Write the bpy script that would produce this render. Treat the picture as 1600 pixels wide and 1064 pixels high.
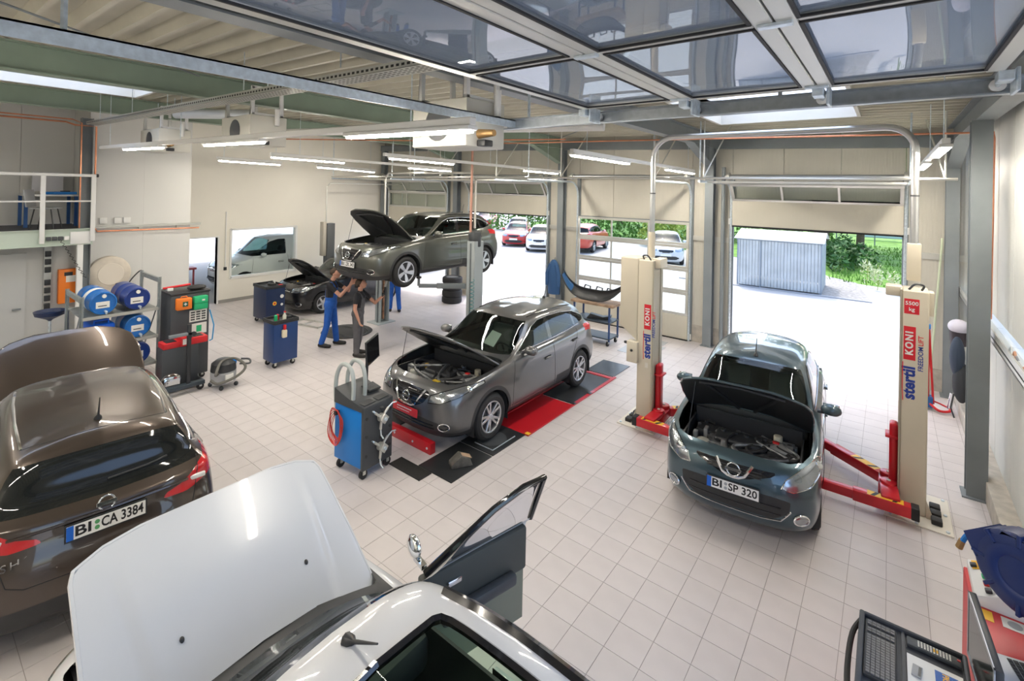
import bpy, bmesh, math, random
import numpy as np
from mathutils import Vector, Matrix
from mathutils.bvhtree import BVHTree
for o in list(bpy.data.objects): bpy.data.objects.remove(o)
SC = bpy.context.scene
COL = SC.collection
PI = math.pi
R = math.radians
rnd = random.Random(7)

# ---------------------------------------------------------------- camera
F_, CX, CY, YAW, PIT, ROL = 769.2253, 780.0477, 288.9848, .6713, -.0056, .0213
TILE = 0.305
CAMZ = 12.4102 * TILE
fw = Vector((-math.sin(YAW)*math.cos(PIT), math.cos(YAW)*math.cos(PIT), -math.sin(PIT)))
rt = Vector((math.cos(YAW), math.sin(YAW), 0)); up = rt.cross(fw)
rt, up = math.cos(ROL)*rt + math.sin(ROL)*up, -math.sin(ROL)*rt + math.cos(ROL)*up
cam = bpy.data.cameras.new('camera'); cam.sensor_width = 36; cam.lens = F_/1600*36
cam.shift_x = (800-CX)/1600; cam.shift_y = (CY-532)/1600; cam.clip_start = .05; cam.clip_end = 400
co = bpy.data.objects.new('camera', cam); COL.objects.link(co)
co.matrix_world = Matrix(((rt.x, up.x, -fw.x, 0), (rt.y, up.y, -fw.y, 0), (rt.z, up.z, -fw.z, CAMZ), (0, 0, 0, 1)))
SC.camera = co
def ray(u, v): return fw + rt*((u-CX)/F_) - up*((v-CY)/F_)
def onz(u, v, z=0.): d = ray(u, v); return Vector((0, 0, CAMZ)) + d*((z-CAMZ)/d.z)
def onx(u, v, x): d = ray(u, v); return Vector((0, 0, CAMZ)) + d*(x/d.x)
def ony(u, v, y): d = ray(u, v); return Vector((0, 0, CAMZ)) + d*(y/d.y)
def proj(p):
    d = Vector(p)-Vector((0, 0, CAMZ)); w = d.dot(fw)
    return CX+F_*d.dot(rt)/w, CY-F_*d.dot(up)/w, w

# ---------------------------------------------------------------- world, sun, exposure
SC.view_settings.view_transform = 'Standard'; SC.view_settings.look = 'None'
SC.view_settings.exposure = EXPOSURE = 0.95; SC.view_settings.gamma = 1.0
SC.view_settings.use_curve_mapping = False
W = bpy.data.worlds.new('world'); SC.world = W; W.use_nodes = True
nt = W.node_tree; nt.nodes.clear()
sky = nt.nodes.new('ShaderNodeTexSky'); sky.sky_type = 'NISHITA'; sky.sun_disc = False
sky.sun_elevation = R(62); sky.sun_rotation = R(-25); sky.air_density = 1.0; sky.dust_density = 2.5; sky.ozone_density = 1.0
bg = nt.nodes.new('ShaderNodeBackground'); bg.inputs[1].default_value = 0.36
ow = nt.nodes.new('ShaderNodeOutputWorld')
nt.links.new(sky.outputs[0], bg.inputs[0]); nt.links.new(bg.outputs[0], ow.inputs[0])
sun = bpy.data.lights.new('sun', 'SUN'); sun.energy = 1.15; sun.angle = R(.6); sun.color = (1, .95, .86)
so = bpy.data.objects.new('sun', sun); COL.objects.link(so); so.location = (-6, 20, 14)
so.rotation_euler = Vector((-.20, .36, .91)).to_track_quat('Z', 'Y').to_euler()
LAMP_E = 72.0

# ---------------------------------------------------------------- materials
MATS = {}
def mat(name, col=(.5, .5, .5), rough=.5, metal=0., coat=0., spec=.5, emit=None, es=1., noise=None, bump=None, trans=0., ior=1.45, alpha=1., nscale=None):
    """principled; noise=(scale, amount) varies the colour, bump=(scale, strength) gives fine relief"""
    if name in MATS: return MATS[name]
    m = bpy.data.materials.new(name); m.use_nodes = True; n = m.node_tree; b = n.nodes['Principled BSDF']
    b.inputs['Base Color'].default_value = (*col, 1); b.inputs['Roughness'].default_value = rough
    b.inputs['Metallic'].default_value = metal; b.inputs['Coat Weight'].default_value = coat
    b.inputs['Coat Roughness'].default_value = .04
    b.inputs['Specular IOR Level'].default_value = spec; b.inputs['IOR'].default_value = ior
    b.inputs['Transmission Weight'].default_value = trans; b.inputs['Alpha'].default_value = alpha
    if emit: b.inputs['Emission Color'].default_value = (*emit, 1); b.inputs['Emission Strength'].default_value = es
    if noise or bump:
        tc = n.nodes.new('ShaderNodeTexCoord')
        if noise:
            mp = n.nodes.new('ShaderNodeMapping'); n.links.new(tc.outputs['Object'], mp.inputs[0])
            if nscale: mp.inputs['Scale'].default_value = nscale
            t = n.nodes.new('ShaderNodeTexNoise'); t.inputs['Scale'].default_value = noise[0]; t.inputs['Detail'].default_value = 4
            n.links.new(mp.outputs[0], t.inputs[0])
            mx = n.nodes.new('ShaderNodeMix'); mx.data_type = 'RGBA'; a = noise[1]
            mx.inputs['A'].default_value = (*[max(0, c*(1-a)) for c in col], 1); mx.inputs['B'].default_value = (*[min(1, c*(1+a)) for c in col], 1)
            rp = n.nodes.new('ShaderNodeMapRange'); rp.inputs['From Min'].default_value = .3; rp.inputs['From Max'].default_value = .7
            n.links.new(t.outputs[0], rp.inputs[0]); n.links.new(rp.outputs[0], mx.inputs['Factor']); n.links.new(mx.outputs['Result'], b.inputs['Base Color'])
        if bump:
            t2 = n.nodes.new('ShaderNodeTexNoise'); t2.inputs['Scale'].default_value = bump[0]; n.links.new(tc.outputs['Object'], t2.inputs[0])
            bp = n.nodes.new('ShaderNodeBump'); bp.inputs['Strength'].default_value = bump[1]; bp.inputs['Distance'].default_value = .01
            n.links.new(t2.outputs[0], bp.inputs['Height']); n.links.new(bp.outputs[0], b.inputs['Normal'])
    MATS[name] = m; return m
def glass(name, tint=(.8, .9, .86), refl=.25, rough=.0, wav=0.):
    """thin pane: mostly see-through with tint plus fresnel reflection"""
    if name in MATS: return MATS[name]
    m = bpy.data.materials.new(name); m.use_nodes = True; n = m.node_tree; n.nodes.clear()
    o = n.nodes.new('ShaderNodeOutputMaterial'); t = n.nodes.new('ShaderNodeBsdfTransparent'); t.inputs[0].default_value = (*tint, 1)
    g = n.nodes.new('ShaderNodeBsdfGlossy'); g.inputs['Roughness'].default_value = rough; g.inputs[0].default_value = (.95, .97, 1, 1)
    mx = n.nodes.new('ShaderNodeMixShader'); lw = n.nodes.new('ShaderNodeLayerWeight'); lw.inputs[0].default_value = refl
    n.links.new(lw.outputs['Fresnel'], mx.inputs[0]); n.links.new(t.outputs[0], mx.inputs[1]); n.links.new(g.outputs[0], mx.inputs[2])
    n.links.new(mx.outputs[0], o.inputs[0])
    if wav:
        tc = n.nodes.new('ShaderNodeTexCoord'); t2 = n.nodes.new('ShaderNodeTexNoise'); t2.inputs['Scale'].default_value = 1.1; t2.inputs['Detail'].default_value = 0
        n.links.new(tc.outputs['Object'], t2.inputs[0]); bp = n.nodes.new('ShaderNodeBump'); bp.inputs['Strength'].default_value = wav; bp.inputs['Distance'].default_value = .2
        n.links.new(t2.outputs[0], bp.inputs['Height']); n.links.new(bp.outputs[0], g.inputs['Normal']); n.links.new(bp.outputs[0], lw.inputs['Normal'])
    MATS[name] = m; return m

# ---------------------------------------------------------------- mesh builder
def link(o, parent=None):
    COL.objects.link(o)
    if parent is not None: o.parent = parent
    return o
class MB:
    def __init__(s): s.v = []; s.f = []
    def add(s, vs, fs, M=None):
        k = len(s.v)
        s.v += [tuple(M @ Vector(p)) if M is not None else tuple(p) for p in vs]
        s.f += [tuple(i+k for i in f) for f in fs]; return s
    def bx(s, x0, x1, y0, y1, z0, z1, M=None):
        return s.add([(x0, y0, z0), (x1, y0, z0), (x1, y1, z0), (x0, y1, z0), (x0, y0, z1), (x1, y0, z1), (x1, y1, z1), (x0, y1, z1)],
                     [(0, 3, 2, 1), (4, 5, 6, 7), (0, 1, 5, 4), (1, 2, 6, 5), (2, 3, 7, 6), (3, 0, 4, 7)], M)
    def box(s, c, d, rz=0, M=None):
        m = Matrix.Translation(c) @ Matrix.Rotation(rz, 4, 'Z')
        if M is not None: m = M @ m
        return s.bx(-d[0]/2, d[0]/2, -d[1]/2, d[1]/2, -d[2]/2, d[2]/2, m)
    def cyl(s, p0, p1, r0, r1=None, n=14, caps=True, M=None):
        r1 = r0 if r1 is None else r1; p0, p1 = Vector(p0), Vector(p1); ax = (p1-p0)
        if ax.length < 1e-9: return s
        q = ax.to_track_quat('Z', 'X').to_matrix(); vs = []
        for p, r in ((p0, r0), (p1, r1)):
            vs += [p + q @ Vector((r*math.cos(2*PI*i/n), r*math.sin(2*PI*i/n), 0)) for i in range(n)]
        fs = [(i, (i+1) % n, n+(i+1) % n, n+i) for i in range(n)]
        if caps: fs += [tuple(range(n))[::-1], tuple(range(n, 2*n))]
        return s.add(vs, fs, M)
    def tube(s, pts, r, n=8, closed=False, M=None, caps=True):
        pts = [Vector(p) for p in pts]; m = len(pts); vs = []; ref = None
        rr = r if isinstance(r, (list, tuple)) else [r]*m
        for i, p in enumerate(pts):
            a = pts[i-1] if (i or closed) else p; b = pts[(i+1) % m] if (i < m-1 or closed) else p
            t = (b-a).normalized() if (b-a).length > 1e-9 else Vector((0, 0, 1))
            if ref is None: ref = t.orthogonal().normalized()
            x = (ref - t*ref.dot(t))
            x = x.normalized() if x.length > 1e-6 else t.orthogonal().normalized()
            ref = x; y = t.cross(x)
            vs += [p + x*(rr[i]*math.cos(2*PI*k/n)) + y*(rr[i]*math.sin(2*PI*k/n)) for k in range(n)]
        fs = []
        for i in range(m if closed else m-1):
            j = (i+1) % m
            fs += [(i*n+k, i*n+(k+1) % n, j*n+(k+1) % n, j*n+k) for k in range(n)]
        if not closed and caps: fs += [tuple(range(n))[::-1], tuple(range((m-1)*n, m*n))]
        return s.add(vs, fs, M)
    def lathe(s, prof, n=24, M=None, closed=False):
        vs = [(r*math.cos(2*PI*i/n), r*math.sin(2*PI*i/n), z) for r, z in prof for i in range(n)]; m = len(prof)
        fs = [(a*n+i, a*n+(i+1) % n, (a+1) % m*n+(i+1) % n, (a+1) % m*n+i) for a in range(m if closed else m-1) for i in range(n)]
        if not closed:
            if prof[0][0] > 1e-4: fs.append(tuple(range(n))[::-1])
            if prof[-1][0] > 1e-4: fs.append(tuple(range((m-1)*n, m*n)))
        return s.add(vs, fs, M)
    def prism(s, poly, z0, z1, M=None):
        n = len(poly); vs = [(x, y, z0) for x, y in poly] + [(x, y, z1) for x, y in poly]
        fs = [tuple(range(n))[::-1], tuple(range(n, 2*n))] + [(i, (i+1) % n, n+(i+1) % n, n+i) for i in range(n)]
        return s.add(vs, fs, M)
    def sph(s, c, r, n=12, m=8, M=None):
        r = (r, r, r) if not isinstance(r, (tuple, list)) else r; vs = []; fs = []
        for a in range(m+1):
            t = PI*a/m
            vs += [(c[0]+r[0]*math.sin(t)*math.cos(2*PI*i/n), c[1]+r[1]*math.sin(t)*math.sin(2*PI*i/n), c[2]+r[2]*math.cos(t)) for i in range(n)]
        for a in range(m):
            fs += [(a*n+i, (a+1)*n+i, (a+1)*n+(i+1) % n, a*n+(i+1) % n) for i in range(n)]
        return s.add(vs, fs, M)
    def quad(s, a, b, c, d): return s.add([a, b, c, d], [(0, 1, 2, 3)])
    def mesh(s, name, bevel=0, seg=2, ang=35):
        me = bpy.data.meshes.new(name); me.from_pydata(s.v, [], s.f); me.validate(); me.update()
        b = bmesh.new(); b.from_mesh(me)
        bmesh.ops.remove_doubles(b, verts=b.verts, dist=1e-5)
        bmesh.ops.recalc_face_normals(b, faces=b.faces)
        if bevel:
            es = [e for e in b.edges if len(e.link_faces) == 2 and e.calc_face_angle(0) > R(40)]
            bmesh.ops.bevel(b, geom=es, offset=bevel, segments=seg, affect='EDGES', profile=.5, clamp_overlap=True)
        for f in b.faces: f.smooth = True
        b.to_mesh(me); b.free(); me.set_sharp_from_angle(angle=R(ang)); return me
    def build(s, name, m, parent=None, bevel=0, seg=2, ang=35, loc=None):
        me = s.mesh(name, bevel, seg, ang); me.materials.append(m)
        o = link(bpy.data.objects.new(name, me), parent)
        if loc: o.location = loc
        return o
def tag(o, label=None, cat=None, group=None, kind=None):
    if label: o['label'] = label
    if cat: o['category'] = cat
    if group: o['group'] = group
    if kind: o['kind'] = kind
    return o
def thing(name, label, cat, loc=(0, 0, 0), rz=0, group=None):
    o = bpy.data.objects.new(name, None); o.empty_display_size = .1; COL.objects.link(o)
    o.location = loc; o.rotation_euler = (0, 0, rz); return tag(o, label, cat, group)
def struct(name, label=None, loc=(0, 0, 0)):
    o = bpy.data.objects.new(name, None); o.empty_display_size = .1; COL.objects.link(o); o.location = loc
    return tag(o, label, None, None, 'structure')
KIDS = {}
def copy_tree(o, parent=None, **kw):
    c = o.copy(); COL.objects.link(c)
    if parent is not None: c.parent = parent
    for ch in o.children: copy_tree(ch, c)
    for k, v in kw.items():
        if k in ('label', 'group'): c[k] = v
    return c
def T(x, y, z): return Matrix.Translation((x, y, z))
def RX(a): return Matrix.Rotation(a, 4, 'X')
def RY(a): return Matrix.Rotation(a, 4, 'Y')
def RZ(a): return Matrix.Rotation(a, 4, 'Z')
FONT = None
def text(name, s, size, m, parent, M, thick=.0008, cx=True, bold=0., space=1.0):
    """lettering as a thin flat mesh lying in its local XY plane"""
    c = bpy.data.curves.new(name, 'FONT'); c.body = s; c.size = size; c.extrude = thick; c.offset = bold
    c.align_x = 'CENTER' if cx else 'LEFT'; c.align_y = 'CENTER'; c.resolution_u = 3; c.space_character = space
    t = bpy.data.objects.new(name, c); COL.objects.link(t)
    dg = bpy.context.evaluated_depsgraph_get(); me = bpy.data.meshes.new_from_object(t.evaluated_get(dg))
    bpy.data.objects.remove(t); bpy.data.curves.remove(c)
    me.materials.clear(); me.materials.append(m); me.name = name
    o = link(bpy.data.objects.new(name, me), parent); o.matrix_local = M; return o
def arc(c, r, a0, a1, n, plane='xz'):
    out = []
    for i in range(n+1):
        a = a0+(a1-a0)*i/n; x, y = r*math.cos(a), r*math.sin(a)
        out.append({'xz': (c[0]+x, c[1], c[2]+y), 'yz': (c[0], c[1]+x, c[2]+y), 'xy': (c[0]+x, c[1]+y, c[2])}[plane])
    return out
def bez(pts, n=24):
    """smooth curve through points (catmull-rom)"""
    P = [Vector(p) for p in pts]; P = [2*P[0]-P[1]]+P+[2*P[-1]-P[-2]]; out = []; seg = len(P)-3
    for i in range(seg):
        k = max(2, n//seg)
        for j in range(k):
            t = j/k; a, b, c, d = P[i:i+4]
            out.append(.5*((2*b)+(-a+c)*t+(2*a-5*b+4*c-d)*t*t+(-a+3*b-3*c+d)*t**3))
    return out+[P[-2]]
# ================================================================ materials of the setting
def ribbed(name, col, axis, pitch, strength=.35, rough=.5):
    m = mat(name, col, rough, noise=(1.3, .05)); n = m.node_tree; b = n.nodes['Principled BSDF']
    tc = n.nodes.new('ShaderNodeTexCoord'); w = n.nodes.new('ShaderNodeTexWave'); w.bands_direction = axis
    w.inputs['Scale'].default_value = .314/pitch; n.links.new(tc.outputs['Object'], w.inputs[0])
    bp = n.nodes.new('ShaderNodeBump'); bp.inputs['Strength'].default_value = strength; bp.inputs['Distance'].default_value = .006
    n.links.new(w.outputs[0], bp.inputs['Height']); n.links.new(bp.outputs[0], b.inputs['Normal']); return m
M_PX = ribbed('wall_panel_sheet_x', (.60, .575, .50), 'X', .05)
M_PY = ribbed('wall_panel_sheet_y', (.66, .66, .62), 'Y', .05)
M_DOORP = ribbed('door_panel_sheet', (.60, .57, .48), 'X', .07, .2)
M_WHITE = mat('white_wall_paint', (.80, .77, .69), .6, noise=(.6, .03))
M_GREYW = mat('grey_wall_panel', (.66, .66, .64), .55, noise=(.8, .03))
M_STEEL = mat('painted_steel_grey', (.21, .235, .25), .45, noise=(2.5, .08))
M_BEAM = mat('beam_steel_lamp_green', (.25, .32, .25), .5, noise=(2, .08))  # green cast of the fluorescent lamps put into the beam colour
M_DECK = mat('roof_deck_sheet', (.50, .48, .40), .5, noise=(1.6, .10))
M_GALV = mat('galvanised_steel', (.64, .72, .78), .33, .55, noise=(28, .16))
M_ALU = mat('aluminium_profile', (.62, .62, .58), .38, .6)
M_CONC = mat('concrete', (.50, .46, .40), .85, noise=(7, .18), bump=(30, .3))
M_RUB = mat('black_rubber', (.018, .018, .019), .6)
M_BLK = mat('black_plastic', (.028, .03, .033), .42)
M_DGREY = mat('dark_grey_plastic', (.07, .075, .08), .45)
M_COPPER = mat('copper_pipe', (.72, .30, .17), .32, .75, noise=(6, .15))
M_TILE = mat('floor_tile_glaze', (.60, .558, .55), .48, noise=(2.2, .05))
M_GROUT = mat('floor_grout', (.33, .30, .285), .85)
M_PANE = glass('door_pane', (.93, .96, .95), .12)
M_ACRYL = glass('overhead_acrylic_pane', (.88, .94, 1.0), .45, 0., .07)
n = M_ACRYL.node_tree; o_ = [x for x in n.nodes if x.type == 'OUTPUT_MATERIAL'][0]; src = o_.inputs[0].links[0].from_socket   # pale blue diffuse haze mixed in to imitate the panes' bright reflections
hz = n.nodes.new('ShaderNodeBsdfDiffuse'); hz.inputs[0].default_value = (.72, .84, 1, 1); mx_ = n.nodes.new('ShaderNodeMixShader'); mx_.inputs[0].default_value = .20
n.links.new(src, mx_.inputs[1]); n.links.new(hz.outputs[0], mx_.inputs[2]); n.links.new(mx_.outputs[0], o_.inputs[0])
M_LITW = mat('white_enamel', (.78, .78, .76), .4)
M_TUBE = mat('fluorescent_tube', (1, .95, .85), .4, emit=(1, .92, .80), es=LAMP_E)

# ================================================================ floor: every tile is a piece
floor = struct('floor', 'pale beige square ceramic floor tiles of the workshop')
XL, XR, YN, YF = -16.3, 1.0, -3.6, 12.9
MB().bx(XL-.2, XR+.3, YN-.2, 13.1, -.25, -.004).build('grout_bed', M_GROUT, floor)
px, py = .061*TILE, .471*TILE
i0, i1 = int((XL-px)//TILE), int((XR-px)//TILE); j0, j1 = int((YN-py)//TILE), int((13.05-py)//TILE)
g = .0021
tm = MB().bx(-TILE/2+g, TILE/2-g, -TILE/2+g, TILE/2-g, -.012, 0)
tm.f = tm.f[1:]; tile_me = tm.mesh('tile'); tile_me.materials.append(M_TILE)
spots = []
for i in range(i0, i1+1):
    for j in range(j0, j1+1):
        x, y = px+(i+.5)*TILE, py+(j+.5)*TILE
        u, v, w = proj((x, y, 0)); vis = w > .5 and -20 < u < 1620 and 300 < v < 1090
        free = (-3.6 < x < .9 and 2.9 < y < 6.1) or (-9.6 < x < -5.4 and 2.4 < y < 5.2) or (-3.9 < x < -2.5 and 4 < y < 9) or (-.2 < x < .9 and 2.5 < y < 9)
        spots.append((0 if (vis and free) else 1, w, x, y))
spots.sort()
for k, (a, w, x, y) in enumerate(spots[:300]):
    o = link(bpy.data.objects.new('tile', tile_me), floor); o.location = (x, y, 0)
mb = MB()
for a, w, x, y in spots[300:]:
    mb.v += [(x+sx*(TILE/2-g), y+sy*(TILE/2-g), z) for z in (-.012, 0) for sx, sy in ((-1, -1), (1, -1), (1, 1), (-1, 1))]
    k = len(mb.v)-8; mb.f += [tuple(k+i for i in f) for f in ((4, 5, 6, 7), (0, 1, 5, 4), (1, 2, 6, 5), (2, 3, 7, 6), (3, 0, 4, 7))]
me = bpy.data.meshes.new('distant_tiles'); me.from_pydata(mb.v, [], mb.f); me.materials.append(M_TILE)
tag(link(bpy.data.objects.new('distant_tiles', me), floor), kind='stuff')

# ================================================================ roof
def zb(x): return 4.79-.0245*x          # underside of the roof beams (the roof rises to the left)
def zd(x): return zb(x)+.34             # underside of the roof deck
ceiling = struct('ceiling', 'trapezoidal steel roof deck on steel beams')
SKY = [(-2.6, -.45, 7.3, 10.2), (-11.1, -10.05, -2.0, 2.95)]
pitch = .31; nrib = int((13.2+3.8)/pitch)
mb = MB()
for k in range(nrib):
    y = -3.8+k*pitch
    prof = [(y, .0), (y+.05, .0), (y+.085, .11), (y+.275, .11), (y+pitch, .0)]
    xs = [(XL-.3, 1.4)]
    for a, b, c, d in SKY:
        if y+pitch > c and y < d:
            nx = []
            for p, q in xs:
                if p < a: nx.append((p, a))
                if q > b: nx.append((b, q))
            xs = nx
    for p, q in xs:
        vs = [(xx, yy, zd(xx)+zz) for xx in (p, q) for yy, zz in prof]
        mb.add(vs, [(m, m+1, 6+m, 5+m) for m in range(4)])
mb.build('roof_deck', M_DECK, ceiling, ang=20)
mb = MB(); mb.add([(XL-.3, -3.9, zd(XL)+.2), (1.4, -3.9, zd(1)+.2), (1.4, 13.2, zd(1)+.2), (XL-.3, 13.2, zd(XL)+.2)], [])
mb2 = MB()
# insulation over the deck with the two rooflight holes left open
cuts = sorted(SKY)
xsn = [XL-.3, -11.1, -10.05, -2.6, -.45, 1.4]
for a, b in zip(xsn[:-1], xsn[1:]):
    ys = [(-3.9, 13.2)]
    for s in SKY:
        if abs(s[0]-a) < .01: ys = [(-3.9, s[2]), (s[3], 13.2)]
    for c, d in ys:
        mb2.add([(x, y, zd(x)+.16+h) for h in (0, .1) for x, y in ((a, c), (b, c), (b, d), (a, d))], [(0, 3, 2, 1), (4, 5, 6, 7), (0, 1, 5, 4), (1, 2, 6, 5), (2, 3, 7, 6), (3, 0, 4, 7)])
mb2.build('roof_insulation', M_DECK, ceiling)
M_DOME = bpy.data.materials.new('opal_rooflight'); M_DOME.use_nodes = True; n = M_DOME.node_tree; n.nodes.clear()
o_ = n.nodes.new('ShaderNodeOutputMaterial'); t_ = n.nodes.new('ShaderNodeBsdfTranslucent'); t_.inputs[0].default_value = (.85, .9, .95, 1); n.links.new(t_.outputs[0], o_.inputs[0])
for k, (a, b, c, d) in enumerate(SKY):
    s = struct(f'window_{k+1}', 'opal rooflight set in the roof deck')
    z = zd((a+b)/2); mb = MB()
    for q in ((a-.05, a, c-.05, d+.05), (b, b+.05, c-.05, d+.05), (a, b, c-.05, c), (a, b, d, d+.05)): mb.bx(*q, z-.06, z+.42)
    mb.build('window_frame', mat('rooflight_kerb', (.68, .66, .60), .5), s)
    MB().bx(a-.05, b+.05, c-.05, d+.05, z+.42, z+.44).build('pane', M_DOME, s)
def ibeam(mb, x, y0, y1, z0, z1, wd=.2, t=.016):
    mb.bx(x-wd/2, x+wd/2, y0, y1, z0, z0+t); mb.bx(x-wd/2, x+wd/2, y0, y1, z1-t, z1); mb.bx(x-.008, x+.008, y0, y1, z0+t, z1-t)
BX = [-12.05, -7.72, -3.48, .93]
BN = ['farthest from the right wall, above the mezzanine', 'green-grey, above the brown car', 'in the middle of the hall, above the beige lift', 'against the right wall']
for x, lab in zip(BX, BN):
    b = thing('roof_beam', 'steel roof beam '+lab, 'roof beam', (x, 12.6, zb(x)), 0, 'steel roof beams')
    mb = MB(); ibeam(mb, 0, -16.1, -.02, 0, .33); mb.build('beam', M_BEAM if x < -4 else M_STEEL, b)
    mb = MB(); mb.prism([(-1.5, .02), (-.02, .02), (-.02, -.42)], -.008, .008, Matrix(((0, 0, 1, 0), (1, 0, 0, 0), (0, 1, 0, 0), (0, 0, 0, 1))))
    L_ = math.hypot(1.48, .44); mb.box((0, -.76, -.2), (.2, L_, .016), 0, None) if False else None
    mb.add([(sx*.1, yy, zz) for yy, zz in ((-1.5, .0), (-.02, -.44), (-.02, -.425), (-1.5, .015)) for sx in (-1, 1)], [(0, 1, 3, 2), (2, 3, 5, 4), (4, 5, 7, 6), (6, 7, 1, 0), (0, 2, 4, 6), (1, 7, 5, 3)])
    mb.build('haunch', M_BEAM if x < -4 else M_STEEL, b)
# eaves beam along the door wall and the wind bracing
b = thing('eaves_beam', 'long dark steel eaves beam along the top of the door wall', 'beam', (0, 12.8, 0))
mb = MB(); xs = [XL, 1.1]
mb.add([(x, y, zb(x)+z) for x in xs for y, z in ((-.1, -.02), (.1, -.02), (.1, .2), (-.1, .2))], [(0, 1, 5, 4), (1, 2, 6, 5), (2, 3, 7, 6), (3, 0, 4, 7), (0, 3, 2, 1), (4, 5, 6, 7)])
mb.build('profile', M_STEEL, b)
for k, (p, q, lab) in enumerate([((-7.58, 2.75), (-3.62, -1.8), 'crossing above the overhead door'), ((-11.92, -1.5), (-7.86, 2.6), 'running to the green-grey beam'), ((-7.58, 12.3), (-3.62, 8.1), 'over the grey car lift')]):
    MBx = MB(); MBx.tube([(p[0], p[1], zb(p[0])+.28), (q[0], q[1], zb(q[0])+.28)], .012, 6)
    tag(MBx.build('brace_rod', M_STEEL), 'thin steel wind-bracing rod under the roof '+lab, 'brace', 'wind bracing rods')
# ================================================================ walls
DW = [(-15.85, -12.55), (-11.5, -8.25), (-7.2, -3.95), (-3.0, .25)]
DH = 3.02
wf = struct('wall_far', 'beige ribbed sandwich panel wall with four sectional doors')
def wpan(x0, x1, z0, z1, y=12.9, t=.1, nm='panel'):
    return MB().bx(x0+.004, x1-.004, y, y+t, z0, z1).build(nm, M_PX, wf, bevel=.006, seg=1)
for x0, x1 in ((XL, -15.85), (-12.55, -11.5), (-8.25, -7.2), (-3.95, -3.0), (.25, 1.25)):
    wpan(x0, x1, .42, 2.62); wpan(x0, x1, 2.63, zd(x0)+.1)
    MB().bx(x0, x1, 12.88, 13.05, 0, .42).build('concrete_plinth', M_CONC, wf)
    MB().bx(x0, x1, 12.86, 12.9, 2.56, 2.68).build('girt_rail', M_ALU, wf)
for x0, x1 in DW:
    for k in range(3): wpan(x0+(x1-x0)*k/3, x0+(x1-x0)*(k+1)/3, DH, zd(x0)+.1)
    MB().bx(x0-.04, x1+.04, 12.86, 13.0, DH-.05, DH).build('lintel', M_STEEL, wf)
wr = struct('wall_right', 'pale ribbed sandwich panel wall on the right')
RO = (-1.2, 3.95, 4.35)                    # open doorway in the right wall, under the raised overhead door
for y0, y1, z0, z1 in [(3.95+k*1.11, 3.95+(k+1)*1.11, .26, 2.02) for k in range(8)]+[(3.95+k*1.11, 3.95+(k+1)*1.11, 2.14, 5.35) for k in range(8)]+[(-1.2, 3.95, 4.35, 5.35), (-3.8, -1.2, .26, 5.35)]:
    MB().bx(1.16, 1.26, y0+.004, y1-.004, z0, z1).build('panel', M_PY, wr, bevel=.006, seg=1)
MB().bx(.98, 1.26, 3.95, 12.9, -.05, .26).build('concrete_kerb', M_CONC, wr, bevel=.01)
MB().bx(.98, 1.26, -3.8, -1.2, -.05, .26).build('concrete_kerb', M_CONC, wr)
mb = MB(); mb.bx(1.04, 1.16, 3.95, 12.85, 2.0, 2.02); mb.bx(1.04, 1.055, 3.95, 12.85, 1.94, 2.10); mb.bx(1.04, 1.16, 3.95, 12.85, 1.94, 1.955)
mb.build('girt_channel', M_ALU, wr)
wl = struct('wall_left', 'white plastered wall with a door and a window')
DL = (5.55, 6.55, 2.06); WL = (6.94, 9.13, .77, 2.27)
for y0, y1, z0, z1 in ((5.0, DL[0], 0, 5.6), (DL[0], DL[1], DL[2], 5.6), (DL[1], WL[0], 0, 5.6), (WL[0], WL[1], 0, WL[2]), (WL[0], WL[1], WL[3], 5.6), (WL[1], 13.0, 0, 5.6)):
    MB().bx(XL-.15, XL, y0, y1, z0, z1).build('plaster', M_WHITE, wl)
bb = struct('baseboard_left', 'grey skirting tiles at the foot of the white wall')
for y0, y1 in ((6.55, 12.8), (5.0, 5.55)): MB().bx(XL, XL+.012, y0, y1, 0, .1).build('skirting', mat('skirting_grey', (.30, .29, .27), .6), bb)
w1 = struct('window_3', 'interior window in the white wall with the white van behind it')
mb = MB()
for q in ((WL[0]-.03, WL[0]+.03, WL[2]-.03, WL[3]+.03), (WL[1]-.03, WL[1]+.03, WL[2]-.03, WL[3]+.03), (WL[0], WL[1], WL[2]-.05, WL[2]+.02), (WL[0], WL[1], WL[3]-.02, WL[3]+.05)): mb.bx(XL-.16, XL+.03, *q)
mb.build('window_frame', M_LITW, w1); MB().bx(XL-.08, XL-.07, WL[0], WL[1], WL[2], WL[3]).build('pane', M_PANE, w1)
d5 = struct('door_6', 'open doorway in the white wall')
mb = MB()
for q in ((DL[0]-.05, DL[0], 0, DL[2]+.05), (DL[1], DL[1]+.05, 0, DL[2]+.05), (DL[0], DL[1], DL[2], DL[2]+.05)): mb.bx(XL-.17, XL+.02, *q)
mb.build('door_frame', M_LITW, d5)
XG = -14.2
wp = struct('wall_partition', 'light grey partition wall behind the barrel rack')
for y0, y1 in ((2.95, 4.0), (4.0, 5.03)): MB().bx(XG-.15, XG, y0, y1, 0, 5.6).build('panel', M_GREYW, wp, bevel=.004, seg=1)
MB().bx(XL, XG-.15, 4.9, 5.03, 0, 5.6).build('return_panel', M_GREYW, wp)
XM = -15.6
wm = struct('wall_mezzanine', 'grey wall behind the mezzanine')
for y0, y1 in ((-3.8, -1.5), (-1.5, 0.4), (.4, 2.0), (2.0, 2.95)): MB().bx(XM-.1, XM, y0+.003, y1-.003, 2.7, 5.6).build('panel', M_GREYW, wm, bevel=.004, seg=1)
MB().bx(XM-.1, XG-.15, 2.95, 3.05, 0, 5.6).build('return_panel', M_GREYW, wm)
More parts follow.
